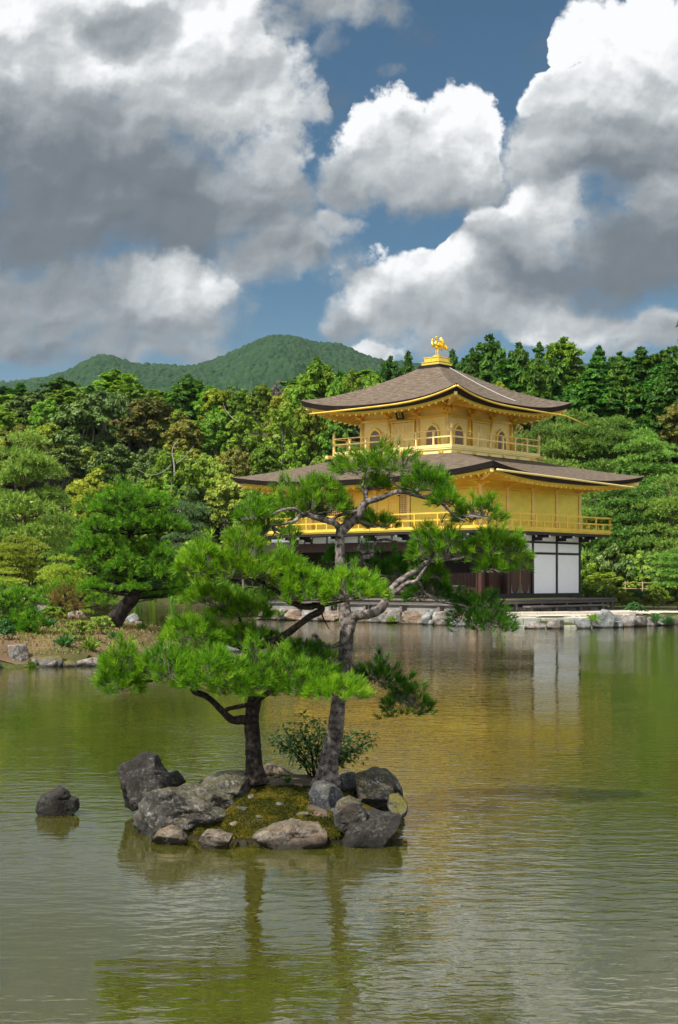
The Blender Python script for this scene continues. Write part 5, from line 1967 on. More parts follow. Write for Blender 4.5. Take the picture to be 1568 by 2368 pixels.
RIDGE_R = 'dark conifers along the right skyline'
BANK = 'low shrubs along the far pond shore'
TREES = [
    # --- skyline right of the statue (kind, px, top, depth, width, leaf, label)
    ('conifer0', 1046, 806, 132, 78, None, 'narrow dark conifer just right of the phoenix statue on the skyline'),
    ('conifer2', 1092, 800, 136, 70, None, 'slim dark conifer left of the tallest ragged skyline tree'),
    ('conifer1', 1132, 771, 128, 118, None, 'tallest ragged dark tree on the skyline right of the phoenix statue'),
    ('conifer1', 1200, 790, 131, 96, None, 'rounded dark conifer between the tallest skyline tree and the broad one to its right'),
    ('conifer2', 1247, 787, 136, 70, None, 'pointed conifer with a thin bare tip on the right skyline'),
    ('conifer1', 1303, 777, 124, 128, 'conifer_bright', 'broad bright green conifer highest over the upper roof right tip'),
    ('conifer0', 1385, 798, 128, 90, None, 'dark conifer with a sharp pointed top right of the bright broad one'),
    ('conifer1', 1432, 812, 130, 90, None, 'blunt dark conifer filling a dip in the right skyline'),
    ('conifer0', 1482, 800, 127, 96, None, 'dark pointed conifer above the black gap in the wood at right'),
    ('conifer1', 1532, 808, 128, 95, None, 'second dark conifer from the right edge of the photo'),
    ('conifer0', 1572, 802, 131, 90, None, 'dark conifer cut by the right edge of the photo at the skyline'),
    ('conifer1', 1350, 868, 117, 110, None, 'dark conifer in the lower row behind the upper roof right tip', RIDGE_R),
    ('conifer0', 1420, 862, 118, 110, None, 'lower dark conifer right of the black forest gap', RIDGE_R),
    ('conifer1', 1500, 872, 116, 110, None, 'shadowed conifer under the right skyline', RIDGE_R),
    ('conifer0', 1565, 868, 118, 110, None, 'shadowed conifer at the photo edge under the right skyline', RIDGE_R),
    ('conifer1', 1262, 842, 118, 100, None, 'dark conifer behind the yellow green tree above the upper roof', RIDGE_R),
    ('airy', 1088, 846, 118, 74, 'twig_grey', 'grey nearly bare tree above the right slope of the upper roof'),
    ('broad2', 1158, 850, 113, 82, 'broad_yellow', 'yellow green tree peeping over the right slope of the upper roof'),
    ('broad0', 1208, 882, 111, 78, 'broad_brown', 'ochre green rounded tree over the right slope of the upper roof'),
    ('broad1', 1572, 905, 110, 120, 'broad_brown', 'olive brown tree cut by the right edge beside the pines'),
    # --- skyline left of the statue
    ('conifer2', 944, 808, 155, 56, None, 'thin dark pointed conifer nearest left of the phoenix statue'),
    ('conifer1', 903, 821, 153, 74, None, 'dark conifer second left of the phoenix statue on the skyline'),
    ('conifer1', 985, 836, 153, 70, None, 'conifer showing behind the left side of the roof crown'),
    ('broad2', 862, 834, 149, 84, 'conifer_bright', 'bright green tree above the middle of the upper roof left slope'),
    ('airy', 818, 832, 151, 80, 'broad_mid', 'loose green tree with a thin pale trunk above the upper roof left slope'),
    ('conifer1', 733, 824, 150, 118, 'conifer_bright', 'broad dark green tree standing above the left tip of the upper roof'),
    ('broad0', 782, 848, 147, 84, None, 'green tree between the tall broad one and the upper roof left slope'),
    ('broad3', 690, 866, 151, 80, None, 'yellow green tree left of the broad dark one at the upper roof tip'),
    # --- left wood, back row
    ('conifer1', 268, 854, 172, 148, 'conifer_bright', 'bright green domed tree highest on the left skyline'),
    ('conifer1', 140, 872, 172, 110, None, 'dark green tree left of the bright domed one on the left skyline'),
    ('conifer0', 48, 884, 180, 66, None, 'small pointed conifer near the left edge of the skyline'),
    ('conifer1', 8, 892, 178, 80, None, 'dark tree cut by the left edge at the skyline'),
    ('conifer1', 90, 900, 172, 80, None, 'low dark tree in the dip of the left skyline'),
    ('conifer1', 210, 890, 168, 90, None, 'dark tree in the gap between the two left skyline domes'),
    ('broad0', 345, 890, 166, 90, 'broad_mid', 'green tree right of the highest left dome'),
    ('conifer1', 436, 866, 163, 112, None, 'dark square topped tree in front of the right foot of the far hill'),
    ('broad2', 500, 880, 160, 96, 'broad_yellow', 'orange green tree right of the dark square topped one'),
    ('broad0', 556, 884, 160, 80, 'broad_mid', 'mid green tree under the saddle of the far hill'),
    ('broad2', 604, 868, 158, 90, 'broad_mid', 'mid green tree standing under the right shoulder of the far hill'),
    ('broad0', 655, 884, 152, 86, 'broad_yellow', 'golden green tree left of the upper roof tip'),
    ('airy', 640, 862, 158, 40, 'twig_grey', 'thin bare twiggy tree rising under the far hill'),
    # --- second row
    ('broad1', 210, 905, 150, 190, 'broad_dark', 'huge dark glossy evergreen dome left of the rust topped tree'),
    ('broad1', 350, 896, 149, 170, 'broad_rust', 'large evergreen with a rust red crown in the left wood'),
    ('broad1', 424, 946, 146, 110, 'broad_brown', 'brown tinged rounded tree right below the rust topped one'),
    ('broad3', 35, 962, 146, 120, 'broad_brown', 'ochre orange crowned tree at the left edge above the big pine'),
    ('broad3', 110, 958, 148, 90, 'broad_yellow', 'yellow green crown between the ochre tree and the dark evergreen dome'),
    ('broad2', 500, 920, 147, 96, 'broad_mid', 'green tree below the orange green one in the left wood'),
    ('broad2', 562, 930, 146, 94, 'broad_mid', 'rounded green tree midway between rust top and upper roof'),
    ('airy', 655, 902, 140, 110, 'broad_mid', 'light loose tree with a slim trunk left of the upper roof tip'),
    ('broad0', 712, 905, 143, 96, 'broad_yellow', 'yellow green tree just under the upper roof left tip'),
    ('broad0', 770, 950, 140, 100, 'broad_mid', 'green tree between the two roofs beside the upper balcony'),
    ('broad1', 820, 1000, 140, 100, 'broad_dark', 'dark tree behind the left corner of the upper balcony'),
    # --- third row
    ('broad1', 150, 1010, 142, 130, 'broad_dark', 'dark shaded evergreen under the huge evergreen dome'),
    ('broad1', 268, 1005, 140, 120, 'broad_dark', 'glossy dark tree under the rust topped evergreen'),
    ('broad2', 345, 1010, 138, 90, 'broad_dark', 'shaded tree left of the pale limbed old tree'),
    ('broad0', 545, 1010, 136, 100, 'broad_brown', 'brownish rounded tree left of the lower roof tip'),
    ('broad0', 610, 1000, 137, 96, 'broad_mid', 'green tree above the left tip of the lower roof'),
    ('broad2', 685, 1000, 137, 100, 'broad_mid', 'dense green tree rising behind the lower roof left end'),
    ('broad0', 742, 1030, 136, 90, 'broad_pale', 'light green tree against the lower roof below the upper balcony'),
    ('broad2', 480, 1020, 134, 96, 'broad_pale', 'light green tree right of the pale limbed old tree'),
    # --- fourth row at the far shore
    ('airy', 398, 1015, 131, 165, 'broad_mid', 'old tree with pale bare limbs behind the round peninsula pine'),
    ('broad3', 215, 1078, 131, 115, 'broad_yellow', 'yellow green bushy tree left of the pale limbed old tree'),
    ('broad3', 520, 1062, 130, 120, 'broad_pale', 'pale green bushy tree left below the lower roof tip'),
    ('broad3', 585, 1110, 129, 110, 'broad_pale', 'pale bush like tree under the left tip of the lower roof'),
    ('pine2', 445, 1132, 128.5, 120, 'pine_blue', 'blue green pine right behind the round peninsula pine'),
    ('broad3', 340, 1130, 130, 110, 'broad_mid', 'green tree hidden behind the round peninsula pine'),
    ('broad3', 260, 1150, 130, 110, 'broad_mid', 'green tree at the left shoulder of the round peninsula pine'),
    ('broad0', 630, 1170, 128, 100, 'broad_mid', 'green tree at the far shore left of the pavilion'),
    ('broad0', 560, 1190, 128, 100, 'broad_mid', 'green tree at the far shore behind the island pines'),
    ('broad0', 700, 1120, 131, 110, 'broad_mid', 'green tree behind the west end of the pavilion'),
    # --- left bank
    ('pine0', 62, 1003, 92, 215, 'pine_pale', 'big layered pine with red trunk at the left edge'),
    ('pine2', 150, 1150, 98, 110, 'pine_pale', 'smaller layered pine right of the big left pine'),
    ('broad3', -10, 1120, 100, 110, 'broad_dark', 'dark broadleaf tree at the left edge behind the big pine'),
    ('broad3', 190, 1215, 112, 110, 'broad_mid', 'green bushy tree behind the left bank pines'),
    ('pine1', 45, 1233, 66, 150, 'pine_light', 'pale lime flat topped pine with bare grey limbs at the left'),
    ('pine2', 150, 1288, 60, 140, 'pine_light', 'bright green low pine left of the round peninsula pine'),
    ('pine2', 12, 1322, 60, 110, 'pine_light', 'bright low pine at the left edge under the lime flat topped one'),
    # --- right of the pavilion
    ('pine0', 1245, 958, 104, 140, 'pine_pale', 'tall layered pine right behind the upper roof east tip'),
    ('pine1', 1335, 945, 106, 190, 'pine_pale', 'tall pine with level pads above the lower roof east tip'),
    ('pine0', 1425, 968, 104, 190, 'pine_pale', 'tall pale pine in the middle of the right hand pine wood'),
    ('pine1', 1515, 985, 102, 190, 'pine_pale', 'tall pale pine at the right edge of the pine wood'),
    ('pine2', 1290, 1030, 101, 170, 'pine_pale', 'pine filling the space between the two roofs on the east side'),
    ('pine1', 1455, 1085, 96, 230, 'pine_pale', 'wide pine with leaning trunk right of the pavilion'),
    ('pine0', 1385, 1140, 97, 170, 'pine_pale', 'pine behind the east balcony of the second storey'),
    ('pine2', 1545, 1110, 94, 190, 'pine_pale', 'wide pine at the right edge above the shore'),
    ('broad3', 1375, 1225, 99, 120, 'broad_mid', 'shaded broadleaf tree behind the white walled corner'),
    ('broad3', 1440, 1240, 104, 130, 'broad_dark', 'dark undergrowth tree behind the leaning pine trunk'),
    ('broad3', 1520, 1235, 103, 130, 'broad_dark', 'dark undergrowth tree right of the leaning pine trunk'),
    ('broad3', 1585, 1230, 100, 110, 'broad_dark', 'dark undergrowth tree at the right edge'),
    ('pine1', 1570, 1262, 72.5, 165, 'pine_pale', 'near pine with drooping pads over the gravel at the right edge'),
    ('airy', 1400, 1316, 82, 110, 'broad_yellow', 'yellow green maple beside the white walled corner of the pavilion'),
]
SHRUBS = [
    ('shrub1', 1420, 1358, 81, 62, 'broad_mid', 'leafy green shrub between the maple and the bamboo fence'),
    ('shrub0', 1520, 1350, 80, 66, 'broad_mid', 'broad green shrub hiding the right end of the bamboo fence'),
    ('shrub0', 1466, 1392, 66.2, 58, 'shrub', 'rounded bright green shrub on the gravel above the shore rocks'),
    ('shrub1', 1443, 1368, 77, 52, 'broad_yellow', 'yellow green shrub behind the rounded one by the gravel court'),
    ('shrub0', 1478, 1362, 79, 56, 'shrub', 'dark green low shrub in front of the bamboo fence'),
    ('shrub0', 1362, 1352, 80, 54, 'broad_mid', 'green shrub beside the end of the veranda'),
    ('shrub0', 1400, 1362, 79.5, 50, 'broad_dark', 'small dark shrub under the yellow green maple'),
    ('shrub1', 1512, 1372, 78, 60, 'broad_yellow', 'yellowish shrub at the foot of the near right pine'),
    ('shrub1', 182, 1492, 35.5, 74, 'broad_pale', 'sprawling pale green shrub over the peninsula shore rocks'),
    ('shrub1', 236, 1480, 38.5, 60, 'broad_pale', 'pale green shrub below the foot of the leaning trunk'),
    ('shrub0', 62, 1462, 39.5, 74, 'broad_mid', 'leafy green shrub on the peninsula behind the tall pinkish rock'),
    ('shrub1', 118, 1446, 43.5, 60, 'broad_mid', 'low green shrub in front of the golden brown bonsai pine'),
    ('shrub0', 10, 1505, 34.5, 50, 'shrub', 'dark green shrub at the left edge of the peninsula shore'),
]
for row in TREES:
    plant(*row[:7], group=row[7] if len(row) > 7 else None)
for row in SHRUBS:
    plant(*row, cat='shrub')
k = 0
for px in range(195, 660, 34):
    for Y, yt in ((127.4, 1338), (130.5, 1296)):
        k += 1
        plant(('shrub0', 'shrub1')[k % 2], px + (k * 13) % 17, yt + (k * 29) % 26, Y, 60 + (k * 7) % 22, ('broad_mid', 'shrub', 'broad_pale', 'broad_dark')[k % 4],
              'low green shrub in the row along the far pond shore', 'shrub', BANK)

# the wood goes on behind the rows above: crowns too deep in it to tell apart
rng = np.random.default_rng(77)
WOOD_L, WOOD_R = 'deeper trees of the left wood', 'deeper trees of the right wood'
for i in range(46):
    px = rng.uniform(-60, 1000)
    Y = rng.uniform(146, 200)
    X = (px - CX) / F * Y
    g = gz(X, Y)
    ztop = g + rng.uniform(8, 11)
    yt = max(HOR - (ztop - H) / Y * F, np.interp(px, [-60, 100, 200, 270, 350, 440, 640, 720, 900, 1000], [905, 905, 885, 880, 900, 890, 892, 862, 850, 850]))
    plant(('broad0', 'conifer1', 'broad2', 'broad1')[i % 4], px, yt, Y, rng.uniform(80, 130), ('broad_mid', 'conifer_bright', 'broad_mid', 'broad_dark')[i % 4],
          'green crown deep in the wood on the left slope', 'tree', WOOD_L)
for i in range(34):
    px = rng.uniform(1040, 1660)
    Y = rng.uniform(112, 150)
    X = (px - CX) / F * Y
    ztop = gz(X, Y) + rng.uniform(10, 14)
    yt = max(HOR - (ztop - H) / Y * F, 826)
    plant(('conifer1', 'conifer0', 'conifer2')[i % 3], px, yt, Y, rng.uniform(80, 120), None, 'dark conifer deep in the wood on the right slope', 'tree', WOOD_R)

for i in range(26):                                    # and past both edges of the photo
    left = i < 15
    px = rng.uniform(-420, -50) if left else rng.uniform(1620, 1850)
    Y = rng.uniform(98, 140)
    X = (px - CX) / F * Y
    if shore_dist(np.array([X]), np.array([Y]))[0] < 2:
        continue
    yt = HOR - (gz(X, Y) + rng.uniform(8, 11) - H) / Y * F
    plant(('broad0', 'broad1', 'broad2')[i % 3] if left else ('conifer1', 'pine0', 'broad0')[i % 3], px, yt, Y, rng.uniform(110, 180), ('broad_mid', 'broad_dark', 'broad_yellow')[i % 3] if left else None,
          'green crown deep in the wood on the left slope' if left else 'dark conifer deep in the wood on the right slope', 'tree', WOOD_L if left else WOOD_R, 'broadleaf_tree' if left else None)

# bushes filling the slopes between the trunks
UG_L, UG_R = 'undergrowth bushes on the left slope', 'undergrowth bushes on the right slope'
for i in range(54):
    px = -30 + (i * 61.8) % 820 + rng.uniform(-12, 12)
    Y = (129.5 + 4.2 * (i % 6) + rng.uniform(-1.5, 1.5))
    X = (px - CX) / F * Y
    if px < 150:
        Y -= 28
        X = (px - CX) / F * Y
    if shore_dist(np.array([X]), np.array([Y]))[0] < 1.0:
        continue
    yt = HOR - (gz(X, Y) + rng.uniform(3.4, 5.6) - H) / Y * F
    plant(('bush0', 'bush1')[i % 2], px, yt, Y, rng.uniform(110, 170), ('broad_mid', 'broad_pale', 'broad_dark', 'broad_mid', 'broad_yellow')[i % 5], 'leafy bush growing between the trees of the left slope', 'bush', UG_L)
for i in range(26):
    px = 1345 + (i * 61.8) % 270 + rng.uniform(-8, 8)
    Y = 88 + 4.0 * (i % 5) + rng.uniform(-1, 1)
    X = (px - CX) / F * Y
    yt = HOR - (gz(X, Y) + rng.uniform(1.8, 3.4) - H) / Y * F
    plant(('bush0', 'bush1')[i % 2], px, yt, Y, rng.uniform(90, 140), ('broad_mid', 'broad_dark', 'broad_pale')[i % 3], 'leafy bush under the pines of the right slope', 'bush', UG_R)

# bare pale limbs showing in the left wood
def bare_limb(pts, Y, r, label):
    P_ = catmull([at(x, y, Y) + (0, .1 * i, 0) for i, (x, y) in enumerate(pts)], 5)
    V, Fq = tube(P_, np.linspace(r, r * .35, len(P_)), 6)
    tag(center(part('dead_branch', V, Fq, M['bark_pale'], None, True)), label, 'branch')


bare_limb([(552, 976), (535, 964), (522, 948), (515, 930)], 143, .05, 'bare white dead branch leaning in the crowns right of the rust top')
bare_limb([(404, 1100), (402, 1070), (398, 1040), (412, 1015)], 129, .08, 'pale bare trunk top of the old tree behind the round peninsula pine')
bare_limb([(395, 1075), (375, 1092), (345, 1098), (318, 1086)], 128.6, .04, 'pale dead limb sweeping left from the old tree trunk')
bare_limb([(408, 1072), (425, 1058), (440, 1040), (448, 1030)], 128.6, .035, 'pale dead limb rising right from the old tree trunk')


# ------------------------------------------------------------------ the little island with its two pines
def place_rock(label, mat, px0, px1, ytop, ybot, Y, seed, depth=.8, zbot=None, cuts=13, sharp=.75, rough=.05, planes=(), tilt=(0, 0), name='rock', group=None, rz=0.0, sub=5):
    """a rock covering the photo's box px0..px1, ytop..ybot at depth Y, sunk a little into what carries it"""
    a, b = at(px0, ytop, Y), at(px1, ybot, Y)
    wd, zt = b[0] - a[0], a[2]
    zb = (b[2] if zbot is None else zbot)
    hh = zt - zb + .06
    V, Fc = rock_mesh((wd, wd * depth, hh), seed, cuts, sub, sharp, rough, tilt, planes)
    V = V * (wd / (V[:, 0].max() - V[:, 0].min()))
    V[:, 2] *= hh / (V[:, 2].max() - V[:, 2].min())
    V[:, 2] += -V[:, 2].min()
    o = part(name, V, Fc, M[mat], None, True)
    o.location = Vector(((a[0] + b[0]) / 2, Y, zb - .06))
    return tag(o, label, 'rock', group)


ICX, ICY, IRX, IRY = -.56, 12.06, 1.0, 1.22


def island_z(x, y):
    u, v = (x - ICX) / IRX, (y - ICY) / IRY
    r = np.hypot(u, v) * (1 + .08 * np.sin(3 * np.arctan2(v, u) + 1))
    inn = np.clip(1 - r, 0, 1) * .95
    top = .03 + .335 * (1 - np.exp(-inn * 2.0)) + .08 * np.clip(v, 0, 1) * np.clip(inn * 3, 0, 1)
    z = np.where(r < 1, top, .03 - .3 * np.clip((r - 1) / .06, 0, 1))
    return z + .035 * fbm(np.stack([x * 4, y * 4, 0 * x], 1), 4, 9) * np.clip(1.3 - r, 0, 1)


iv, if_ = grid_mesh(np.arange(-1.85, .7, .02), np.arange(10.6, 13.5, .02), island_z)
tag(part('island_ground', iv, if_, M['soil'], smooth=True), kind='structure')


def iz(x, y):
    return float(island_z(np.array([x]), np.array([y]))[0])


# moss: a carpet of tiny upright tufts, patchy, thick on the front slope
def moss(n, seed):
    r = np.random.default_rng(seed)
    x = r.uniform(-1.6, .5, n * 5)
    y = r.uniform(10.8, 13.1, n * 5)
    z = island_z(x, y)
    patch = fbm(np.stack([x * 3.2, y * 3.2, 0 * x], 1), 4, 31)
    front = np.clip((11.78 - y) / .6, -.75, 1)
    ok = (z > .02) & (1.25 * patch + .42 * front > r.uniform(-.06, .16, len(x)))
    x, y, z, patch = x[ok][:n], y[ok][:n], z[ok][:n], patch[ok][:n]
    m = len(x)
    pos = np.stack([x, y, z + .002], 1)
    lump = .5 + .5 * fbm(np.stack([x * 16, y * 16, 0 * x], 1), 3, 5)
    tone = fbm(np.stack([x * 7, y * 7, 0 * x], 1), 4, 57)
    hgt = r.uniform(.005, .011, m) * (.4 + 1.6 * lump ** 2)
    a = r.uniform(0, math.pi, m)
    s = np.stack([np.cos(a), np.sin(a), 0 * a], 1) * (r.uniform(.003, .006, m))[:, None]
    up = np.stack([r.normal(0, .5, m), r.normal(0, .5, m), np.ones(m)], 1) * hgt[:, None] + np.array((0, 0, 1)) * (.02 * np.clip(lump - .35, 0, 1))[:, None]
    V = np.stack([pos - s, pos + s, pos + s * .6 + up, pos - s * .6 + up], 1).reshape(-1, 3)
    T = np.clip(.34 + .45 * patch + .75 * tone + .25 * (lump - .5) + r.normal(0, .13, m), 0, 1)
    tag(part('moss', V, np.arange(4 * m).reshape(-1, 4), M['moss'], tint=T), kind='stuff')


moss(110000, 3)

def crop_px(pts, ox=246.6, oy=1664.9, sc=.4719):
    return [(ox + sc * x, oy + sc * y) for x, y in pts]


def outline_rock(label, mat, poly, Y, depth, seed, zbot=None, cuts=9, rough=.05, box=.42, name='rock', lean=0.0, slope=.50):
    """a boulder whose front outline is the given polygon; it has its own depth, facets and weathering"""
    q = np.array([at(x, y, Y) for x, y in poly])[:, [0, 2]]
    if zbot is not None:
        lo = q[:, 1] < q[:, 1].min() + .05
        q[lo, 1] = zbot
    c = (q.max(0) + q.min(0)) / 2
    D, Fc = ICO[5]
    th = np.arctan2(D[:, 2], D[:, 0])
    rho = np.full(len(D), .02)
    n = len(q)
    dx, dz = np.cos(th), np.sin(th)
    for i in range(n):
        a, b = q[i] - c, q[(i + 1) % n] - c
        e = b - a
        den = dx * e[1] - dz * e[0]
        den = np.where(np.abs(den) < 1e-9, 1e-9, den)
        t_ = (a[0] * e[1] - a[1] * e[0]) / den
        s_ = (a[0] * dz - a[1] * dx) / den
        ok = (s_ >= -1e-6) & (s_ <= 1 + 1e-6) & (t_ > 0)
        rho = np.where(ok, np.maximum(rho, t_), rho)
    hx = np.hypot(D[:, 0], D[:, 2]) ** box
    dy = np.sign(D[:, 1]) * np.abs(D[:, 1]) ** (box + .2) * depth / 2
    V = np.stack([rho * hx * dx, dy, rho * hx * dz], 1)
    r = np.random.default_rng(seed)
    S_ = np.abs(V).max(0)
    if slope:
        nn = unit(np.array((r.uniform(-.35, .35), -.72, .72)))
        d = np.sum(np.abs(nn) * S_) * slope
        over = V @ nn - d
        V = V - np.where(over > 0, over * .97, 0)[:, None] * nn
        nn = unit(np.array((r.uniform(-.5, .5), -.25, 1.0)))
        d = np.sum(np.abs(nn) * S_) * (slope + .12)
        over = V @ nn - d
        V = V - np.where(over > 0, over * .9, 0)[:, None] * nn
    # random facets knock the front and top into planes
    for k in range(cuts):
        nn = unit(r.normal(size=3) * np.array((.7, 1.0, .7)))
        d = np.sum(np.abs(nn) * S_) * r.uniform(.40, .58)
        over = (V / 1.0) @ nn - d
        V = V - np.where(over > 0, over * .97, 0)[:, None] * nn
    sc_ = S_.mean()
    U = V / sc_
    nrm = unit(U)
    rough = rough * 1.35
    disp = rough * sc_ * (1.7 * fbm(U * 1.8 + seed, 5, seed) + .8 * fbm(U * np.array((2, 2, 8.0)) + 3, 4, seed + 2) + 1.5 * np.minimum(0, fbm(U * 4.2 + 9, 5, seed + 4, .65) + .08) + .35 * fbm(U * 13, 3, seed + 8))
    V = V + nrm * disp[:, None]
    V[:, 1] += lean * V[:, 2]
    o = part(name, V, Fc, M[mat], None, True)
    o.location = Vector((c[0], Y, c[1]))
    return tag(o, label, 'rock')


def ir(label, mat, pts, Y, depth, seed, **kw):
    outline_rock(label, mat, crop_px(pts), Y, depth, seed, **kw)


ir('tall dark split rock leaning at the left end of the island', 'rock_dark', [(58, 240), (85, 205), (180, 160), (205, 162), (245, 168), (268, 215), (298, 258), (310, 330), (240, 420), (130, 440), (98, 420), (76, 330)], 12.3, .40, 102, cuts=5, rough=.05, slope=0)
ir('low dark slab leaning against the tall split rock', 'rock_dark', [(92, 258), (180, 237), (300, 260), (345, 250), (390, 305), (320, 340), (260, 390), (190, 430), (110, 425), (95, 330)], 12.05, .22, 111, cuts=4, rough=.05, slope=0)
ir('big lichen covered boulder at the left front of the island', 'rock_lichen', [(138, 525), (135, 470), (190, 390), (215, 345), (260, 325), (310, 340), (350, 310), (420, 310), (500, 350), (570, 380), (590, 430), (560, 500), (440, 540), (330, 560), (200, 570), (150, 560)], 11.32, .95, 121, cuts=8, rough=.085)
ir('broad flat topped grey boulder in front of the dark pine trunk', 'rock_lichen', [(445, 320), (490, 285), (560, 270), (660, 266), (740, 278), (768, 318), (750, 400), (620, 440), (500, 430), (450, 370)], 11.8, .9, 131, cuts=6, rough=.06)
ir('rugged grey boulder wedged between the big lichen covered and flat topped ones', 'rock_lichen', [(420, 350), (470, 325), (540, 330), (600, 360), (640, 410), (620, 470), (520, 490), (440, 470), (405, 410)], 11.5, .8, 127, cuts=7, rough=.09)
ir('low brown rock at the foot of the big lichen covered boulder', 'rock_warm', [(225, 590), (250, 545), (310, 525), (370, 540), (400, 575), (395, 600), (300, 612)], 10.92, .28, 129, cuts=7, rough=.09)
ir('low dark stone between the two tan front rocks', 'rock_mossy', [(625, 630), (640, 600), (680, 590), (710, 610), (715, 640), (660, 650)], 10.85, .2, 133, cuts=6, rough=.08)
ir('small tan stone at the front water edge', 'rock_warm', [(448, 640), (455, 580), (480, 550), (540, 535), (600, 520), (625, 545), (630, 640), (540, 650)], 10.74, .26, 141, cuts=7, rough=.08)
ir('long tan rock at the front water edge of the island', 'rock_warm', [(700, 630), (715, 575), (760, 535), (840, 515), (900, 502), (960, 512), (1060, 510), (1120, 540), (1145, 580), (1168, 625), (1140, 650), (950, 655), (780, 650)], 10.82, .5, 152, cuts=9, rough=.09)
ir('large dark rock at the right front corner of the island', 'rock_dark', [(1150, 620), (1165, 520), (1180, 470), (1240, 462), (1330, 445), (1390, 428), (1440, 460), (1454, 570), (1440, 610), (1280, 630), (1180, 632)], 11.08, .75, 163, cuts=4, rough=.06, slope=.66)
ir('brown peaked rock with a white lichen cap', 'rock_lichen', [(1112, 450), (1130, 405), (1190, 375), (1240, 400), (1265, 445), (1280, 520), (1180, 560), (1120, 520)], 10.92, .34, 176, cuts=4, rough=.06, slope=0)
ir('smooth slate grey round stone at the foot of the grey pine', 'rock_grey', [(958, 385), (970, 340), (1010, 310), (1060, 303), (1120, 325), (1155, 360), (1164, 400), (1130, 440), (1040, 445), (980, 420)], 11.5, .4, 181, cuts=7, rough=.03)
ir('big angular grey boulder at the right back of the island', 'rock_lichen', [(1212, 250), (1260, 225), (1330, 240), (1380, 260), (1410, 300), (1400, 380), (1395, 490), (1310, 495), (1245, 450), (1222, 340)], 12.1, .6, 199, cuts=4, rough=.05)
ir('grey boulder behind the big angular one at the right back', 'rock_grey', [(1290, 235), (1370, 238), (1410, 275), (1452, 335), (1460, 400), (1445, 470), (1330, 460)], 12.35, .4, 205, cuts=5)
ir('flat pale grey stone between the grey pine trunk and the right boulder', 'rock_grey', [(1130, 300), (1150, 270), (1215, 248), (1235, 300), (1225, 370), (1135, 365)], 12.35, .3, 211, cuts=5, rough=.04)
ir('low tan hump behind between the two pine trunks', 'rock_warm', [(765, 235), (785, 217), (820, 217), (865, 235), (915, 270), (900, 300), (790, 300)], 12.8, .4, 223, cuts=4, rough=.04)
ir('yellow mossy knob at the right edge of the island', 'rock_mossy', [(1385, 370), (1430, 362), (1470, 400), (1474, 445), (1450, 480), (1400, 480), (1375, 420)], 11.6, .34, 231, cuts=2, rough=.04)
ir('little upright stump like stone on the moss', 'rock_mossy', [(828, 290), (860, 280), (872, 300), (868, 350), (850, 375), (828, 370)], 12.15, .08, 243, rough=.09)
ir('leaning forked stump like stone in front of the upright one', 'rock_mossy', [(768, 430), (775, 370), (822, 348), (834, 380), (815, 440), (785, 450)], 11.7, .10, 247, rough=.1)
ir('pale pebble sized stone left of the upright stump like one', 'rock_warm', [(688, 375), (712, 360), (730, 385), (725, 410), (690, 410)], 11.55, .07, 251, cuts=5)
ir('small grey stone beside the round slate stone', 'rock_grey', [(858, 400), (890, 376), (925, 400), (930, 430), (870, 440)], 11.5, .12, 263, cuts=6)
outline_rock('lone dark rock standing in the water left of the island', 'rock_dark', crop_px([(36, 560), (50, 515), (80, 490), (125, 468), (150, 490), (170, 515), (195, 520), (202, 560), (150, 600), (70, 600)], 61.7, 1541.5, .5899), 12.25, .30, 271, cuts=6, rough=.06)

# ---- the two island pines, limb by limb: each path is (photo x, photo y, depth)
rngF = np.random.default_rng(5)
TUFT = tuft_protos(8, 24, .072, .0044, .034, rngF, (10, 50))
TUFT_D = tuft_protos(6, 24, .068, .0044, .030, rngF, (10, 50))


def path(pts, Y):
    return [at(p[0], p[1], Y + (p[2] if len(p) > 2 else 0)) for p in pts]


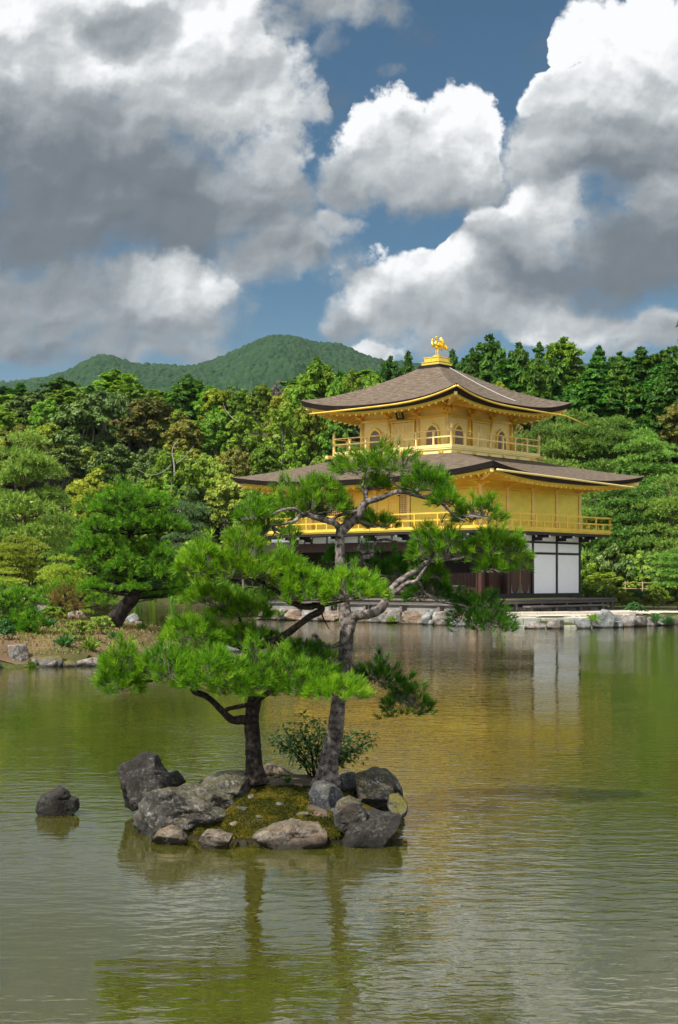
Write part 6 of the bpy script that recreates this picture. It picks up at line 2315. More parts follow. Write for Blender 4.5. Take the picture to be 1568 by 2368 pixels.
def island_pine(name, label, root_px, Y, trunk, limbs, pads, bark, trunk_r):
    base = at(root_px[0], root_px[1], Y)
    t = thing(name, label, 'pine tree', base)
    def local(V):
        return np.asarray(V) - base
    P_ = path(trunk, Y)
    V, Fq, C, R = bark_tube(P_, trunk_r, 26, 16, .11, .034, 3)
    # root flare
    low = np.clip(1 - (V[:, 2] - P_[0][2] - .03) / .16, 0, 1) ** 2
    cen = np.array(P_[0])
    ang = np.arctan2(V[:, 1] - cen[1], V[:, 0] - cen[0])
    V[:, :2] += (V[:, :2] - cen[:2]) * (low * (.25 + .28 * np.sin(4 * ang + 1)))[:, None]
    trunk_o = part('trunk', local(V), Fq, M[bark], t, True, PLATE)
    for i, (pts, r) in enumerate(limbs):
        V, Fq, C, R = bark_tube(path(pts, Y), r, 14 if max(r) > .012 else 8, 9, .09, .022 if max(r) > .012 else .012, i + 11, .16)
        part('branch', local(V), Fq, M[bark if max(r) > .007 else 'bark_twig'], t, True, PLATE)
    for i, pd in enumerate(pads):
        (x0, x1, yt, yb, dY, dep, n, att, mat, opt) = pd
        r = np.random.default_rng(100 + i + int(x0))
        Yc = Y + dY
        a, b = at(x0, yt, Yc), at(x1, yb, Yc)
        nl = .05
        rx = max((b[0] - a[0]) / 2 - nl * .6, .05)
        hgt = max((a[2] - b[2] - nl * .8) * .86, .03)
        c = np.array(((a[0] + b[0]) / 2, Yc, b[2] + nl * .3 + (a[2] - b[2]) * .06))
        if opt.get('tilt'):
            pass
        nd, tw = needle_pad(c, rx, rx * dep, hgt, int(n * .92), r, at(att[0], att[1], Y + (att[2] if len(att) > 2 else dY)), TUFT if mat != 'needle_deep' else TUFT_D,
                            opt.get('sc', 1.0), opt.get('droop', .25), opt.get('lean', .7), opt.get('twig', .0030), opt.get('main', 10), opt.get('tone', (.45, .2)), opt.get('holes', .5))
        f = part('needle_cluster', local(nd[0]), nd[1], M[mat], t, False, nd[2])
        part('twigs', tw[0] - base, tw[1], M['bark_twig'], f, True)
    return t


PX = 3400 / 11.4
island_pine('pine_tree', 'taller grey trunked pine leaning right on the island', (756, 1812), 12.05,
    [(752, 1822), (760, 1760), (774, 1700), (781, 1640), (794, 1545), (801, 1475), (798, 1420), (793, 1375), (787, 1303), (786, 1250), (787, 1224)],
    [
        ([(788, 1228), (806, 1212), (828, 1192), (840, 1168), (850, 1160, -.02), (878, 1152, -.05), (905, 1141, -.08), (928, 1137, -.10), (978, 1149, -.10), (1016, 1160, -.12), (1050, 1192, -.15), (1075, 1204, -.2)],
         [.043, .040, .038, .034, .028, .024, .021, .019, .017, .013, .009, .005]),
        ([(849, 1162), (846, 1146, .03), (852, 1120, .04), (866, 1096, .04), (880, 1078, .03)], [.026, .020, .014, .010, .006]),
        ([(846, 1146, .03), (838, 1130, .05), (842, 1112, .08)], [.016, .012, .008]),
        ([(787, 1224), (777, 1212, -.03), (762, 1206, -.06), (734, 1198, -.09), (697, 1187, -.12), (684, 1204, -.15), (654, 1212, -.2), (618, 1217, -.25), (575, 1228, -.25)],
         [.036, .028, .025, .022, .019, .014, .011, .008, .004]),
        ([(778, 1212, -.02), (757, 1200, .02), (742, 1192, .05), (734, 1176, .07), (741, 1162, .08)], [.024, .018, .014, .011, .008]),
        ([(766, 1205, -.04), (780, 1194, -.06), (804, 1186, -.05), (832, 1180, .0)], [.014, .013, .014, .015]),
        ([(697, 1187, -.12), (680, 1176, -.16), (650, 1180, -.2), (628, 1190, -.25), (600, 1200, -.28), (566, 1196, -.3)], [.014, .012, .010, .008, .005, .003]),
        ([(690, 1193, -.13), (655, 1230, -.16), (635, 1244, -.18), (612, 1252, -.2)], [.012, .009, .007, .003]),
        ([(806, 1460), (820, 1426, -.03), (850, 1421, -.06), (880, 1408, -.08), (896, 1380, -.06), (906, 1362, -.04), (928, 1341, .0), (965, 1318, .03), (990, 1300, .04), (1026, 1292, .05), (1064, 1284, .06), (1097, 1293, .06), (1120, 1311, .07), (1164, 1322, .08), (1208, 1318, .1)],
         [.052, .045, .040, .036, .032, .030, .027, .024, .021, .018, .015, .013, .010, .007, .004]),
        ([(898, 1380, -.06), (918, 1366, -.10), (940, 1350, -.12), (962, 1344, -.12), (972, 1330, -.08), (994, 1298, .04)], [.024, .022, .020, .017, .013, .010]),
        ([(992, 1300, .04), (994, 1288, .03), (993, 1280, .02)], [.012, .010, .007]),
        ([(940, 1350, -.1), (968, 1348, -.05), (984, 1374, .05), (1028, 1393, .1), (1074, 1402, .15), (1120, 1432, .2), (1150, 1440, .22)], [.016, .014, .012, .011, .009, .006, .003]),
        ([(1060, 1284, .06), (1090, 1262, .10), (1120, 1246, .14), (1160, 1240, .16)], [.011, .009, .007, .003]),
        ([(790, 1322, .02), (812, 1306, .12), (836, 1290, .16), (858, 1284, .18), (860, 1274, .16), (838, 1278, .15), (829, 1262, .18), (846, 1257, .2)], [.030, .027, .026, .024, .018, .016, .013, .009]),
        ([(856, 1282, .18), (866, 1258, .2), (878, 1250, .22), (896, 1248, .24), (930, 1255, .28), (960, 1252, .3)], [.018, .015, .014, .012, .008, .004]),
        ([(838, 1290, .16), (848, 1318, .18), (866, 1330, .2), (890, 1338, .22)], [.010, .008, .006, .003]),
        ([(786, 1488, .0), (764, 1496, -.05), (742, 1486, -.1), (730, 1470, -.14), (722, 1470, -.15)], [.022, .019, .017, .015, .013]),
        ([(803, 1522, .02), (822, 1540, .06), (842, 1556, .10), (884, 1580, .15), (922, 1604, .18), (956, 1630, .2)], [.016, .014, .012, .009, .006, .003]),
        ([(922, 1146, -.1), (925, 1128, -.06), (905, 1112, -.02), (912, 1098, .0)], [.012, .010, .008, .005]),
        ([(980, 1149, -.10), (1010, 1140, -.08), (1040, 1152, -.06), (1080, 1180, -.04), (1110, 1186, -.03)], [.010, .008, .006, .004, .002]),
    ],
    [
        (768, 985, 1022, 1096, .03, .75, 240, (878, 1082, .03), 'needle', dict(tone=(.36, .2), lean=.9)),
        (826, 905, 1088, 1136, .08, .9, 70, (846, 1130, .08), 'needle', dict(tone=(.32, .2))),
        (915, 1048, 1066, 1140, -.04, .7, 160, (925, 1128, -.06), 'needle', dict(tone=(.40, .2))),
        (985, 1068, 1112, 1172, -.14, .8, 90, (1000, 1158, -.12), 'needle', dict(tone=(.40, .2))),
        (1050, 1168, 1142, 1200, -.12, .7, 105, (1050, 1185, -.12), 'needle', dict(tone=(.36, .2), droop=.5)),
        (622, 812, 1092, 1182, .02, .75, 290, (728, 1190, .0), 'needle', dict(tone=(.38, .2))),
        (660, 770, 1170, 1205, .10, .8, 50, (736, 1182, .06), 'needle', dict(tone=(.30, .2))),
        (536, 640, 1140, 1206, -.28, .8, 85, (600, 1200, -.28), 'needle', dict(tone=(.30, .2), holes=.9, main=12)),
        (524, 690, 1188, 1250, -.22, .7, 75, (630, 1216, -.22), 'needle', dict(tone=(.30, .2), holes=1.0, main=14)),
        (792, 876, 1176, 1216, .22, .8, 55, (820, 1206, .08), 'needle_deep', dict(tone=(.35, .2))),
        (838, 924, 1180, 1226, .18, .7, 60, (826, 1204, .06), 'needle', dict(tone=(.32, .2))),
        (936, 1100, 1202, 1296, .02, .75, 260, (1000, 1296, .04), 'needle', dict(tone=(.42, .2))),
        (1060, 1228, 1205, 1288, .14, .75, 230, (1100, 1262, .12), 'needle', dict(tone=(.42, .2))),
        (940, 1036, 1282, 1344, .16, .9, 90, (975, 1326, .06), 'needle', dict(tone=(.32, .2))),
        (1095, 1186, 1286, 1330, .02, .8, 60, (1110, 1308, .06), 'needle', dict(tone=(.36, .25), holes=1.0, main=12)),
        (1168, 1236, 1274, 1322, .10, .8, 36, (1170, 1320, .08), 'needle', dict(tone=(.55, .25), holes=1.0, main=14, sc=.7)),
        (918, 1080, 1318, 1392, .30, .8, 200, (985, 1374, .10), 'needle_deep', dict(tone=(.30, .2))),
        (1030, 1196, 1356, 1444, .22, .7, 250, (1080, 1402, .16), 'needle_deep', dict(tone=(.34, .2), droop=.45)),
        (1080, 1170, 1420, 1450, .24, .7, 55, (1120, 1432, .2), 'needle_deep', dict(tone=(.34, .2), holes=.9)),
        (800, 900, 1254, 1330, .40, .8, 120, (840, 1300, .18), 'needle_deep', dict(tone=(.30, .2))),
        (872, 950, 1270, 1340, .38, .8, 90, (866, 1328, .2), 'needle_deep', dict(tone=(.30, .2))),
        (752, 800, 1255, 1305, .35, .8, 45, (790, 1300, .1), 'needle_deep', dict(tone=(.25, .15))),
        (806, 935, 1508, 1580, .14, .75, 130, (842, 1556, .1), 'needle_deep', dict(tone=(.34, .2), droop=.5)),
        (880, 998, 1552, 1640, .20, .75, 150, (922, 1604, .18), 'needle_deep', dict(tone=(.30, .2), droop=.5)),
        (700, 795, 1500, 1560, -.18, .8, 70, (742, 1490, -.1), 'needle', dict(tone=(.40, .2))),
    ], 'bark', [.090, .078, .068, .063, .059, .058, .053, .046, .043, .041, .038])

island_pine('pine_tree', 'shorter dark trunked pine with spreading limbs at the left of the island', (588, 1796), 11.8,
    [(590, 1812), (588, 1770), (585, 1715), (582, 1660), (588, 1620), (590, 1580, .05), (584, 1540, .08), (580, 1505, .08)],
    [
        ([(578, 1668), (560, 1664, -.05), (536, 1664, -.1), (512, 1642, -.12), (494, 1624, -.14), (475, 1609, -.15), (450, 1600, -.16), (446, 1590, -.16), (460, 1580, -.15), (452, 1568, -.14), (470, 1550, -.12)],
         [.040, .038, .034, .028, .026, .025, .024, .024, .022, .020, .014]),
        ([(520, 1650, -.12), (526, 1640, -.14), (552, 1634, -.16), (578, 1628, -.14), (604, 1612, -.1), (630, 1596, -.08)], [.020, .018, .018, .020, .017, .010]),
        ([(590, 1622), (612, 1606, -.04), (632, 1594, -.08), (640, 1580, -.1), (652, 1566, -.12)], [.032, .026, .021, .016, .010]),
        ([(452, 1566, -.14), (420, 1552, -.2), (386, 1562, -.24), (350, 1574, -.26), (318, 1578, -.28), (280, 1568, -.3), (245, 1562, -.3)], [.014, .013, .012, .010, .008, .006, .003]),
        ([(560, 1585, -.1), (540, 1592, -.16), (514, 1584, -.18), (490, 1570, -.2)], [.012, .010, .008, .004]),
        ([(580, 1505, .08), (600, 1494, .04), (626, 1486, .0), (650, 1474, -.04), (674, 1458, -.06), (698, 1440, -.06), (716, 1426, -.06), (740, 1414, -.06), (742, 1402, -.08), (722, 1400, -.10)],
         [.034, .032, .031, .030, .029, .029, .030, .032, .030, .026]),
        ([(726, 1402, -.10), (700, 1402, -.12), (670, 1390, -.14), (648, 1372, -.16), (624, 1356, -.18), (600, 1344, -.2), (566, 1334, -.22), (530, 1326, -.24), (494, 1316, -.26), (450, 1302, -.28)],
         [.028, .026, .024, .021, .019, .016, .013, .011, .008, .004]),
        ([(735, 1404, -.08), (760, 1398, -.10), (790, 1392, -.12), (830, 1382, -.14), (862, 1368, -.16), (884, 1358, -.16)], [.015, .013, .010, .008, .006, .003]),
        ([(700, 1402, -.12), (690, 1392, -.14), (700, 1380, -.16), (730, 1370, -.18)], [.010, .009, .007, .004]),
        ([(742, 1412, -.08), (748, 1430, -.1), (762, 1456, -.12)], [.008, .006, .003]),
        ([(582, 1520, .08), (560, 1500, .06), (530, 1490, .04), (500, 1478, .0), (470, 1470, -.04)], [.020, .017, .014, .010, .005]),
        ([(588, 1590, .04), (620, 1570, .1), (660, 1556, .12), (700, 1560, .12)], [.016, .013, .010, .005]),
        ([(640, 1590, -.1), (680, 1592, -.16), (720, 1604, -.2), (756, 1600, -.22)], [.011, .009, .007, .003]),
        ([(584, 1545, .06), (560, 1450, .10), (540, 1400, .12), (520, 1372, .12)], [.018, .013, .010, .006]),
    ],
    [
        (216, 352, 1478, 1582, -.30, .85, 230, (300, 1572, -.3), 'needle', dict(tone=(.50, .2), droop=.35)),
        (300, 470, 1486, 1570, -.26, .85, 260, (386, 1562, -.24), 'needle', dict(tone=(.52, .2))),
        (230, 330, 1520, 1590, -.36, .8, 90, (290, 1570, -.3), 'needle', dict(tone=(.45, .2), droop=.5)),
        (400, 580, 1486, 1586, -.32, .85, 320, (470, 1560, -.16), 'needle', dict(tone=(.55, .2))),
        (500, 660, 1500, 1602, -.30, .85, 280, (560, 1588, -.12), 'needle', dict(tone=(.48, .2))),
        (560, 770, 1496, 1600, -.16, .80, 330, (640, 1584, -.1), 'needle', dict(tone=(.46, .2))),
        (690, 862, 1560, 1616, -.34, .80, 200, (740, 1602, -.22), 'needle', dict(tone=(.66, .18))),
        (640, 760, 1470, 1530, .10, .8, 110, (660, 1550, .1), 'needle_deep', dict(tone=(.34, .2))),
        (366, 540, 1424, 1482, .02, .85, 230, (500, 1478, .0), 'needle', dict(tone=(.54, .26))),
        (414, 570, 1344, 1396, .12, .85, 180, (530, 1408, .12), 'needle', dict(tone=(.56, .26))),
        (492, 634, 1376, 1432, .16, .85, 170, (540, 1420, .12), 'needle', dict(tone=(.52, .26))),
        (516, 650, 1444, 1494, .04, .8, 120, (580, 1492, .06), 'needle', dict(tone=(.40, .26))),
        (408, 530, 1248, 1322, -.30, .85, 200, (500, 1318, -.26), 'needle', dict(tone=(.58, .18))),
        (478, 650, 1230, 1338, -.24, .85, 340, (570, 1336, -.22), 'needle', dict(tone=(.58, .18))),
        (590, 712, 1262, 1352, -.20, .85, 210, (630, 1358, -.18), 'needle', dict(tone=(.56, .18))),
        (616, 770, 1288, 1392, -.24, .8, 290, (700, 1384, -.16), 'needle', dict(tone=(.62, .18))),
        (730, 902, 1300, 1382, -.22, .75, 280, (800, 1390, -.13), 'needle', dict(tone=(.64, .18))),
    ], 'bark_dark', [.074, .066, .062, .060, .058, .050, .042, .034])

# the shrub behind the grey trunk
def nandina():
    r = np.random.default_rng(8)
    base = at(735, 1790, 12.7)
    base[2] = iz(base[0], base[1])
    t = thing('shrub', 'dark green leafy shrub behind the grey pine trunk on the island', 'shrub', base)
    stems, ends = [], []
    spots = [(640, 1700), (655, 1685), (690, 1672), (700, 1655), (720, 1690), (740, 1665), (760, 1700), (650, 1725), (670, 1735), (690, 1755), (700, 1700), (730, 1730), (715, 1765),
             (800, 1700), (830, 1695), (858, 1712), (845, 1722), (815, 1728), (790, 1735), (805, 1756), (780, 1765), (825, 1745), (668, 1700), (680, 1720), (742, 1700), (770, 1740), (848, 1700), (640, 1716)]
    for (px, py) in spots:
        e = at(px, py, 12.7 + r.uniform(-.22, .22)) - base
        m = e * .5 + np.array((r.normal(0, .02), r.normal(0, .02), .04))
        C = catmull([(r.normal(0, .03), r.normal(0, .03), -.05), m, e], 5)
        stems.append(tube(C, np.linspace(.006, .0018, len(C)), 5))
        ends += [C[-1], C[-3], C[-5]]
    part('stems', *join(stems), M['bark_dark'], t, True)
    E_ = np.repeat(np.array(ends), 20, axis=0)
    n = len(E_)
    d = unit(r.normal(size=(n, 3)) * (1, 1, .45))
    pos = E_ + d * r.uniform(.01, .085, n)[:, None]
    nrm = unit(np.array((0, 0, 1.0)) + .55 * r.normal(size=(n, 3)))
    u = unit(d - nrm * (d * nrm).sum(1, keepdims=True) + np.array((0, 0, -.25)))
    v = np.cross(nrm, u)
    L = r.uniform(.034, .060, n)[:, None]
    W = L * .42
    # leaf: six-sided, folded a little along the midrib
    P0, P1, P2 = pos, pos + u * L * .5, pos + u * L
    A, B = pos + u * L * .42 + v * W * .5 + nrm * L * .06, pos + u * L * .42 - v * W * .5 + nrm * L * .06
    V = np.stack([P0, A, P2, P1, B], 1).reshape(-1, 3)
    i = np.arange(n) * 5
    Fq = np.concatenate([np.stack([i, i + 1, i + 2, i + 3], 1), np.stack([i, i + 3, i + 2, i + 4], 1)])
    T = np.tile(r.uniform(0, 1, n), 2)
    part('leaves', V, Fq, M['shrub'], t, False, T)


nandina()


def sprig(label, px, py, Y, n, L, mat, seed, cat='plant', name='plant', zbase=None, spread=.8):
    r = np.random.default_rng(seed)
    b = at(px, py, Y)
    if zbase is not None:
        b[2] = zbase
    t = thing(name, label, cat, b)
    a = r.uniform(0, 6.28, n)
    el = np.radians(r.uniform(90 - 70 * spread, 88, n))
    d = np.stack([np.cos(a) * np.cos(el), np.sin(a) * np.cos(el), np.sin(el)], 1)
    side, _ = frames(d, r)
    l = L * r.uniform(.6, 1.1, n)[:, None]
    o = np.stack([r.normal(0, L * .12, n), r.normal(0, L * .12, n), 0 * a], 1)
    w = l * .06
    m = o + d * l * .6
    e = o + d * l - np.array((0, 0, .12)) * l
    V = np.stack([o - side * w * .6, o + side * w * .6, m + side * w, m - side * w, e + side * w * .1, e - side * w * .1], 1).reshape(-1, 3)
    i = np.arange(n) * 6
    Fq = np.concatenate([np.stack([i, i + 1, i + 2, i + 3], 1), np.stack([i + 3, i + 2, i + 4, i + 5], 1)])
    part('blades', V, Fq, M[mat], t, False, np.tile(r.uniform(0, 1, n), 2))


xg, yg = at(665, 1820, 12.0)[:2]
sprig('small bright green grassy sprig on the moss between the two trunks', 665, 1822, 12.0, 60, .075, 'shrub', 3, zbase=iz(xg, 12.0) + .01)
xg = at(744, 1908, 10.9)[0]
for i, (px, py, Y, w_, mt) in enumerate(((560, 1875, 11.3, 22, 'rock_grey'), (700, 1880, 11.2, 26, 'rock_mossy'), (735, 1870, 11.25, 18, 'rock_warm'), (650, 1868, 11.35, 20, 'rock_grey'), (540, 1895, 11.1, 20, 'rock_warm'), (600, 1888, 11.15, 16, 'rock_mossy'),
                                         (770, 1862, 11.35, 20, 'rock_grey'), (690, 1822, 11.9, 18, 'rock_warm'), (640, 1800, 12.2, 16, 'rock_grey'), (720, 1900, 11.0, 18, 'rock_grey'))):
    X_ = at(px, py, Y)[0]
    V, Fc = rock_mesh((w_ * Y / F * 1.2, w_ * Y / F, w_ * Y / F * .7), 1500 + i, 10, 4, .8, .07)
    o = part('stone', V, Fc, M[mt], None, True)
    o.location = Vector((X_, Y, iz(X_, Y) + .004))
    tag(o, 'small stone half sunk in the moss of the island', 'stone', 'small stones in the island moss')
sprig('tiny green sprout growing on the long tan front rock', 744, 1912, 10.72, 16, .035, 'iris', 4, zbase=.12)


# ------------------------------------------------------------------ the peninsula's pines, the rocks along the shores, small things
rngG = np.random.default_rng(9)
TUFT_M = tuft_protos(6, 15, .115, .014, .05, rngG)


def mid_pine(label, root_px, Y, trunk, trunk_r, pads, mat, bark='bark_dark', sc=1.0, name='pine_tree'):
    base = at(root_px[0], root_px[1], Y)
    base[2] = gz(base[0], Y)
    t = thing(name, label, 'pine tree', base)
    P_ = path(trunk, Y)
    P_[0][2] = base[2] - .2
    V, Fq, C, R = bark_tube(P_, trunk_r, 16, 10, .10, .10, 4)
    part('trunk', V - base, Fq, M[bark], t, True, PLATE)
    nds, tws = [], []
    for i, (x0, x1, yt, yb, dY, n) in enumerate(pads):
        r = np.random.default_rng(300 + i)
        Yc = Y + dY
        a, b = at(x0, yt, Yc), at(x1, yb, Yc)
        rx = max((b[0] - a[0]) / 2 - .06 * sc, .06)
        hh = max(a[2] - b[2] - .08 * sc, .05)
        c = np.array(((a[0] + b[0]) / 2, Yc, b[2] + .02))
        j = np.argmin(np.abs(C[:, 2] - (b[2] - .15)) + .2 * np.abs(C[:, 0] - c[0]))
        nd, tw = needle_pad(c, rx, rx * .85, hh, int(n * 1.15), r, C[j], TUFT_M, sc, .3, .8, .0045 * sc, 5, (.42 + r.normal(0, .06), .2), .5)
        nds.append(nd)
        tws.append(tw)
    V = np.concatenate([q[0] for q in nds])
    part('crown', V - base, np.arange(len(V)).reshape(-1, 4), M[mat], t, False, np.concatenate([q[2] for q in nds]))
    tv, tf = join(tws)
    part('branches', tv - base, tf, M['bark_dark'], t, True)


round_pads = []
rr_ = np.random.default_rng(12)
for (cx_, yb, w_, h_) in ((300, 1168, 150, 52), (245, 1190, 120, 44), (358, 1180, 120, 50), (215, 1232, 120, 52), (295, 1226, 170, 60), (385, 1226, 130, 52), (438, 1236, 70, 34),
                          (200, 1284, 110, 54), (265, 1284, 130, 60), (335, 1278, 130, 56), (400, 1280, 100, 54), (215, 1330, 110, 50), (290, 1334, 130, 56), (362, 1330, 130, 54), (415, 1330, 80, 44),
                          (228, 1372, 90, 36), (330, 1378, 110, 36), (395, 1370, 80, 36)):
    for dY in (-.9, .0, .9):
        if rr_.uniform() < .22:
            continue
        q = rr_.uniform(.62, .95)
        sx_, sy_ = rr_.uniform(-22, 22), rr_.uniform(-12, 12)
        round_pads.append((cx_ - w_ / 2 * q + sx_, cx_ + w_ / 2 * q + sx_, yb - h_ * q + sy_, yb - 6 + sy_, dY + rr_.uniform(-.3, .3), int(w_ * q * 1.15)))
mid_pine('dense round crowned pine with a leaning dark trunk on the peninsula', (252, 1462), 42.5,
         [(246, 1470), (262, 1440), (284, 1408), (306, 1384, .1), (318, 1350, .2), (312, 1290, .2), (302, 1230, .1), (300, 1150, 0)], [.30, .25, .22, .20, .17, .13, .09, .03], round_pads, 'needle_mid')
mid_pine('low dark pine at the left edge of the photo on the peninsula', (8, 1480), 37,
         [(2, 1490), (8, 1455), (14, 1420), (4, 1385), (14, 1350)], [.14, .12, .10, .07, .03],
         [(-60, 60, 1372, 1412, .2, 150), (-20, 100, 1352, 1392, -.3, 170), (-50, 44, 1408, 1456, -.2, 150), (10, 114, 1396, 1442, -.4, 180), (-30, 80, 1428, 1480, .2, 170), (-10, 70, 1464, 1502, -.4, 120), (-70, 24, 1336, 1380, .3, 120), (30, 96, 1424, 1462, -.6, 110)],
         'needle_mid', sc=.95)
mid_pine('small golden brown bonsai pine on the peninsula', (148, 1438), 47,
         [(150, 1442), (146, 1420), (138, 1404), (152, 1386), (146, 1366)], [.10, .09, .08, .06, .03],
         [(112, 190, 1352, 1378, .2, 80), (100, 160, 1372, 1400, -.3, 70), (140, 200, 1376, 1406, .1, 70), (118, 205, 1404, 1442, -.4, 110)], 'gold_pine', sc=.8)
mid_pine('low green pine hugging the peninsula shore behind the golden one', (180, 1412), 50,
         [(182, 1420), (176, 1400), (188, 1384), (200, 1370)], [.10, .08, .06, .03],
         [(150, 262, 1352, 1384, .0, 110), (100, 200, 1330, 1366, .4, 110), (180, 290, 1374, 1400, -.2, 90), (60, 150, 1350, 1380, .2, 90)], 'needle', sc=.9)

# rocks of the peninsula
place_rock('tall pinkish square rock at the peninsula water edge', 'rock_shore', 20, 66, 1490, 1538, 33.2, 301, .8, -.1, 9, .9, .05, [(0, 0, 1, .7), (0, -1, 0, .6)])
place_rock('dark low rock at the left edge beside the tall pinkish one', 'rock_shoregrey', -8, 24, 1508, 1538, 33.3, 305, .8, -.1)
place_rock('tilted pale slab among the peninsula shrubs', 'rock_shore', 118, 168, 1478, 1515, 35.8, 311, .6, None, 8, .9, .05, [(-.5, 0, .9, .5)])
place_rock('flat mossy rock at the peninsula front edge', 'rock_shoremoss', 84, 148, 1516, 1542, 33.2, 321, .6, -.1)
place_rock('flat grey rock at the peninsula front edge under the island pine branch', 'rock_shore', 176, 240, 1520, 1546, 33.4, 331, .6, -.1)
place_rock('small stone between the tall pinkish and flat mossy rocks', 'rock_shoregrey', 66, 88, 1522, 1540, 33.1, 335, .8, -.1, sub=4)
place_rock('dark stone between the two flat front rocks of the peninsula', 'rock_shoremoss', 146, 180, 1526, 1544, 33.2, 337, .8, -.1, sub=4)
place_rock('pale mottled rock left of the leaning trunk on the peninsula', 'rock_shore', 152, 203, 1412, 1448, 49.5, 341, .8)
place_rock('jagged white rock left of the leaning trunk base', 'rock_shore', 206, 246, 1426, 1448, 49.3, 351, .7, None, 9, .9)
place_rock('pinkish low rock right behind the leaning trunk', 'rock_shore', 264, 292, 1426, 1450, 48.8, 361, .8)
place_rock('large pale grey peaked rock right of the leaning trunk', 'rock_shoregrey', 284, 322, 1418, 1450, 48.4, 371, .8, None, 8, .9)
place_rock('small pale stone at the right foot of the large peaked rock', 'rock_shore', 312, 332, 1436, 1452, 48.2, 375, .8, sub=4)
place_rock('thin flat stone at the tip of the peninsula shore', 'rock_shoregrey', 326, 352, 1446, 1456, 46.5, 377, .8, sub=4)
place_rock('pink boulder behind the dark pine at the left of the peninsula', 'rock_peach', 42, 116, 1374, 1402, 55, 381, .7)
place_rock('grey boulder below the pink one at the left of the peninsula', 'rock_shoregrey', 70, 112, 1398, 1424, 53, 385, .7)
place_rock('grey rock in the water glimpsed through the island pine', 'rock_shoregrey', 520, 575, 1484, 1510, 40.2, 391, .8, -.1)

# the shore in front of the pavilion, left to right
SH = [
    ('low tan rocky ledge at the far left of the pavilion shore', 'rock_shore', 596, 640, 1410, 1432, 72.9), ('tan mottled boulder second from the left of the pavilion shore', 'rock_shore', 626, 668, 1406, 1433, 72.2),
    ('peach blocky rock third from the left of the pavilion shore', 'rock_peach', 660, 706, 1408, 1434, 71.6), ('grey brown rock left of the grey island trunk on the far shore', 'rock_shore', 700, 742, 1408, 1435, 71.0),
    ('long peach ledge seen just left of the island trunk on the far shore', 'rock_peach', 734, 800, 1412, 1437, 70.2), ('peach ledge seen just right of the island trunk on the far shore', 'rock_peach', 818, 872, 1413, 1440, 68.4),
    ('tan rock right of the forked island limb on the far shore', 'rock_shore', 858, 896, 1413, 1441, 67.8), ('tall tan rock under the veranda right of the forked limb', 'rock_shore', 888, 934, 1410, 1443, 67.0),
    ('peach flat faced rock between the tan and the grey upright ones', 'rock_peach', 926, 982, 1412, 1444, 66.0), ('grey upright rock under the veranda middle', 'rock_shoregrey', 976, 1010, 1408, 1445, 64.9),
    ('pale block right of the grey upright rock', 'rock_shore', 1002, 1052, 1413, 1446, 64.0), ('dark grey low rock in front of the pale block', 'rock_shoregrey', 1040, 1080, 1430, 1450, 62.6),
    ('large orange brown boulder behind the drooping pine tip', 'rock_peach', 1062, 1118, 1402, 1448, 63), ('mossy low rock under the drooping pine tip', 'rock_shoremoss', 1108, 1150, 1422, 1450, 62.2),
    ('mossy stone between the drooping pine tip and the quay', 'rock_shoremoss', 1144, 1186, 1430, 1451, 61.6),
    ('white and brown rock in the water before the stone quay', 'rock_shore', 1216, 1262, 1436, 1460, 59.4), ('pale square rock in the water before the stone quay', 'rock_shore', 1266, 1303, 1432, 1459, 59.3),
    ('brown grey squat rock at the right end of the stone quay', 'rock_shoregrey', 1330, 1364, 1430, 1456, 59.6), ('largest grey green pointed rock on the right shore', 'rock_shoregrey', 1366, 1418, 1408, 1452, 60.6),
    ('round brown stone behind the largest pointed rock', 'rock_shoregrey', 1412, 1438, 1420, 1440, 62.4), ('grey low rock right of the largest pointed rock', 'rock_shoregrey', 1412, 1442, 1436, 1453, 60.9),
    ('pale jagged rock in the middle of the right shore', 'rock_shore', 1434, 1466, 1422, 1453, 61.6), ('wide mottled rock below the round green shrub', 'rock_shore', 1458, 1496, 1424, 1453, 62),
    ('pale square stone right of the wide mottled rock', 'rock_shore', 1488, 1518, 1426, 1450, 62.8), ('mossy dark boulder on the right shore', 'rock_shoremoss', 1512, 1556, 1420, 1449, 63.4),
    ('mossy boulder at the right edge of the photo', 'rock_shoremoss', 1546, 1592, 1422, 1448, 65),
]
for i, (lb, mt, x0, x1, yt, yb, Y) in enumerate(SH):
    place_rock(lb, mt, x0 - 3, x1 + 3, yt, yb, Y, 400 + 7 * i, .75, -.12, 10, .85, .06, [(0, -1, .1, .62), (0, 0, 1, .68)] if i % 3 else [], sub=4 if x1 - x0 < 36 else 5)
for i in range(26):
    r = np.random.default_rng(900 + i)
    px = 600 + i * 23 + r.uniform(-8, 8)
    Y = np.interp(px, [600, 640, 750, 870, 1000, 1100, 1180], [73.4, 72.3, 70.2, 67.9, 64.6, 62.6, 61.0]) - .25
    yb = HOR + H * F / Y
    w_ = r.uniform(14, 26)
    place_rock('small stone at the waterline under the pavilion shore rocks', ('rock_shore', 'rock_peach', 'rock_shoregrey')[i % 3], px, px + w_, yb - w_ * .55, yb, Y, 950 + i, .9, -.1, group='small stones along the pavilion waterline', sub=3, name='stone')

# stone quay in front of the east side: two courses and a paved top
def world_box(name, label, cat, x0, x1, y0, y1, z0, z1, mat, rz=0.0, seed=1):
    mb = MB()
    L, D = x1 - x0, y1 - y0
    n = max(1, int(round(L / .8)))
    r = np.random.default_rng(seed)
    for k in range(n):
        a = -L / 2 + L * k / n
        mb.box(a + .006, a + L / n - .006, -D / 2 + r.uniform(0, .03), D / 2, 0, z1 - z0 - r.uniform(0, .012), .025)
    o = mb.build(name, M[mat])
    o.location = ((x0 + x1) / 2, (y0 + y1) / 2, z0)
    o.rotation_euler = (0, 0, rz)
    return tag(o, label, cat)


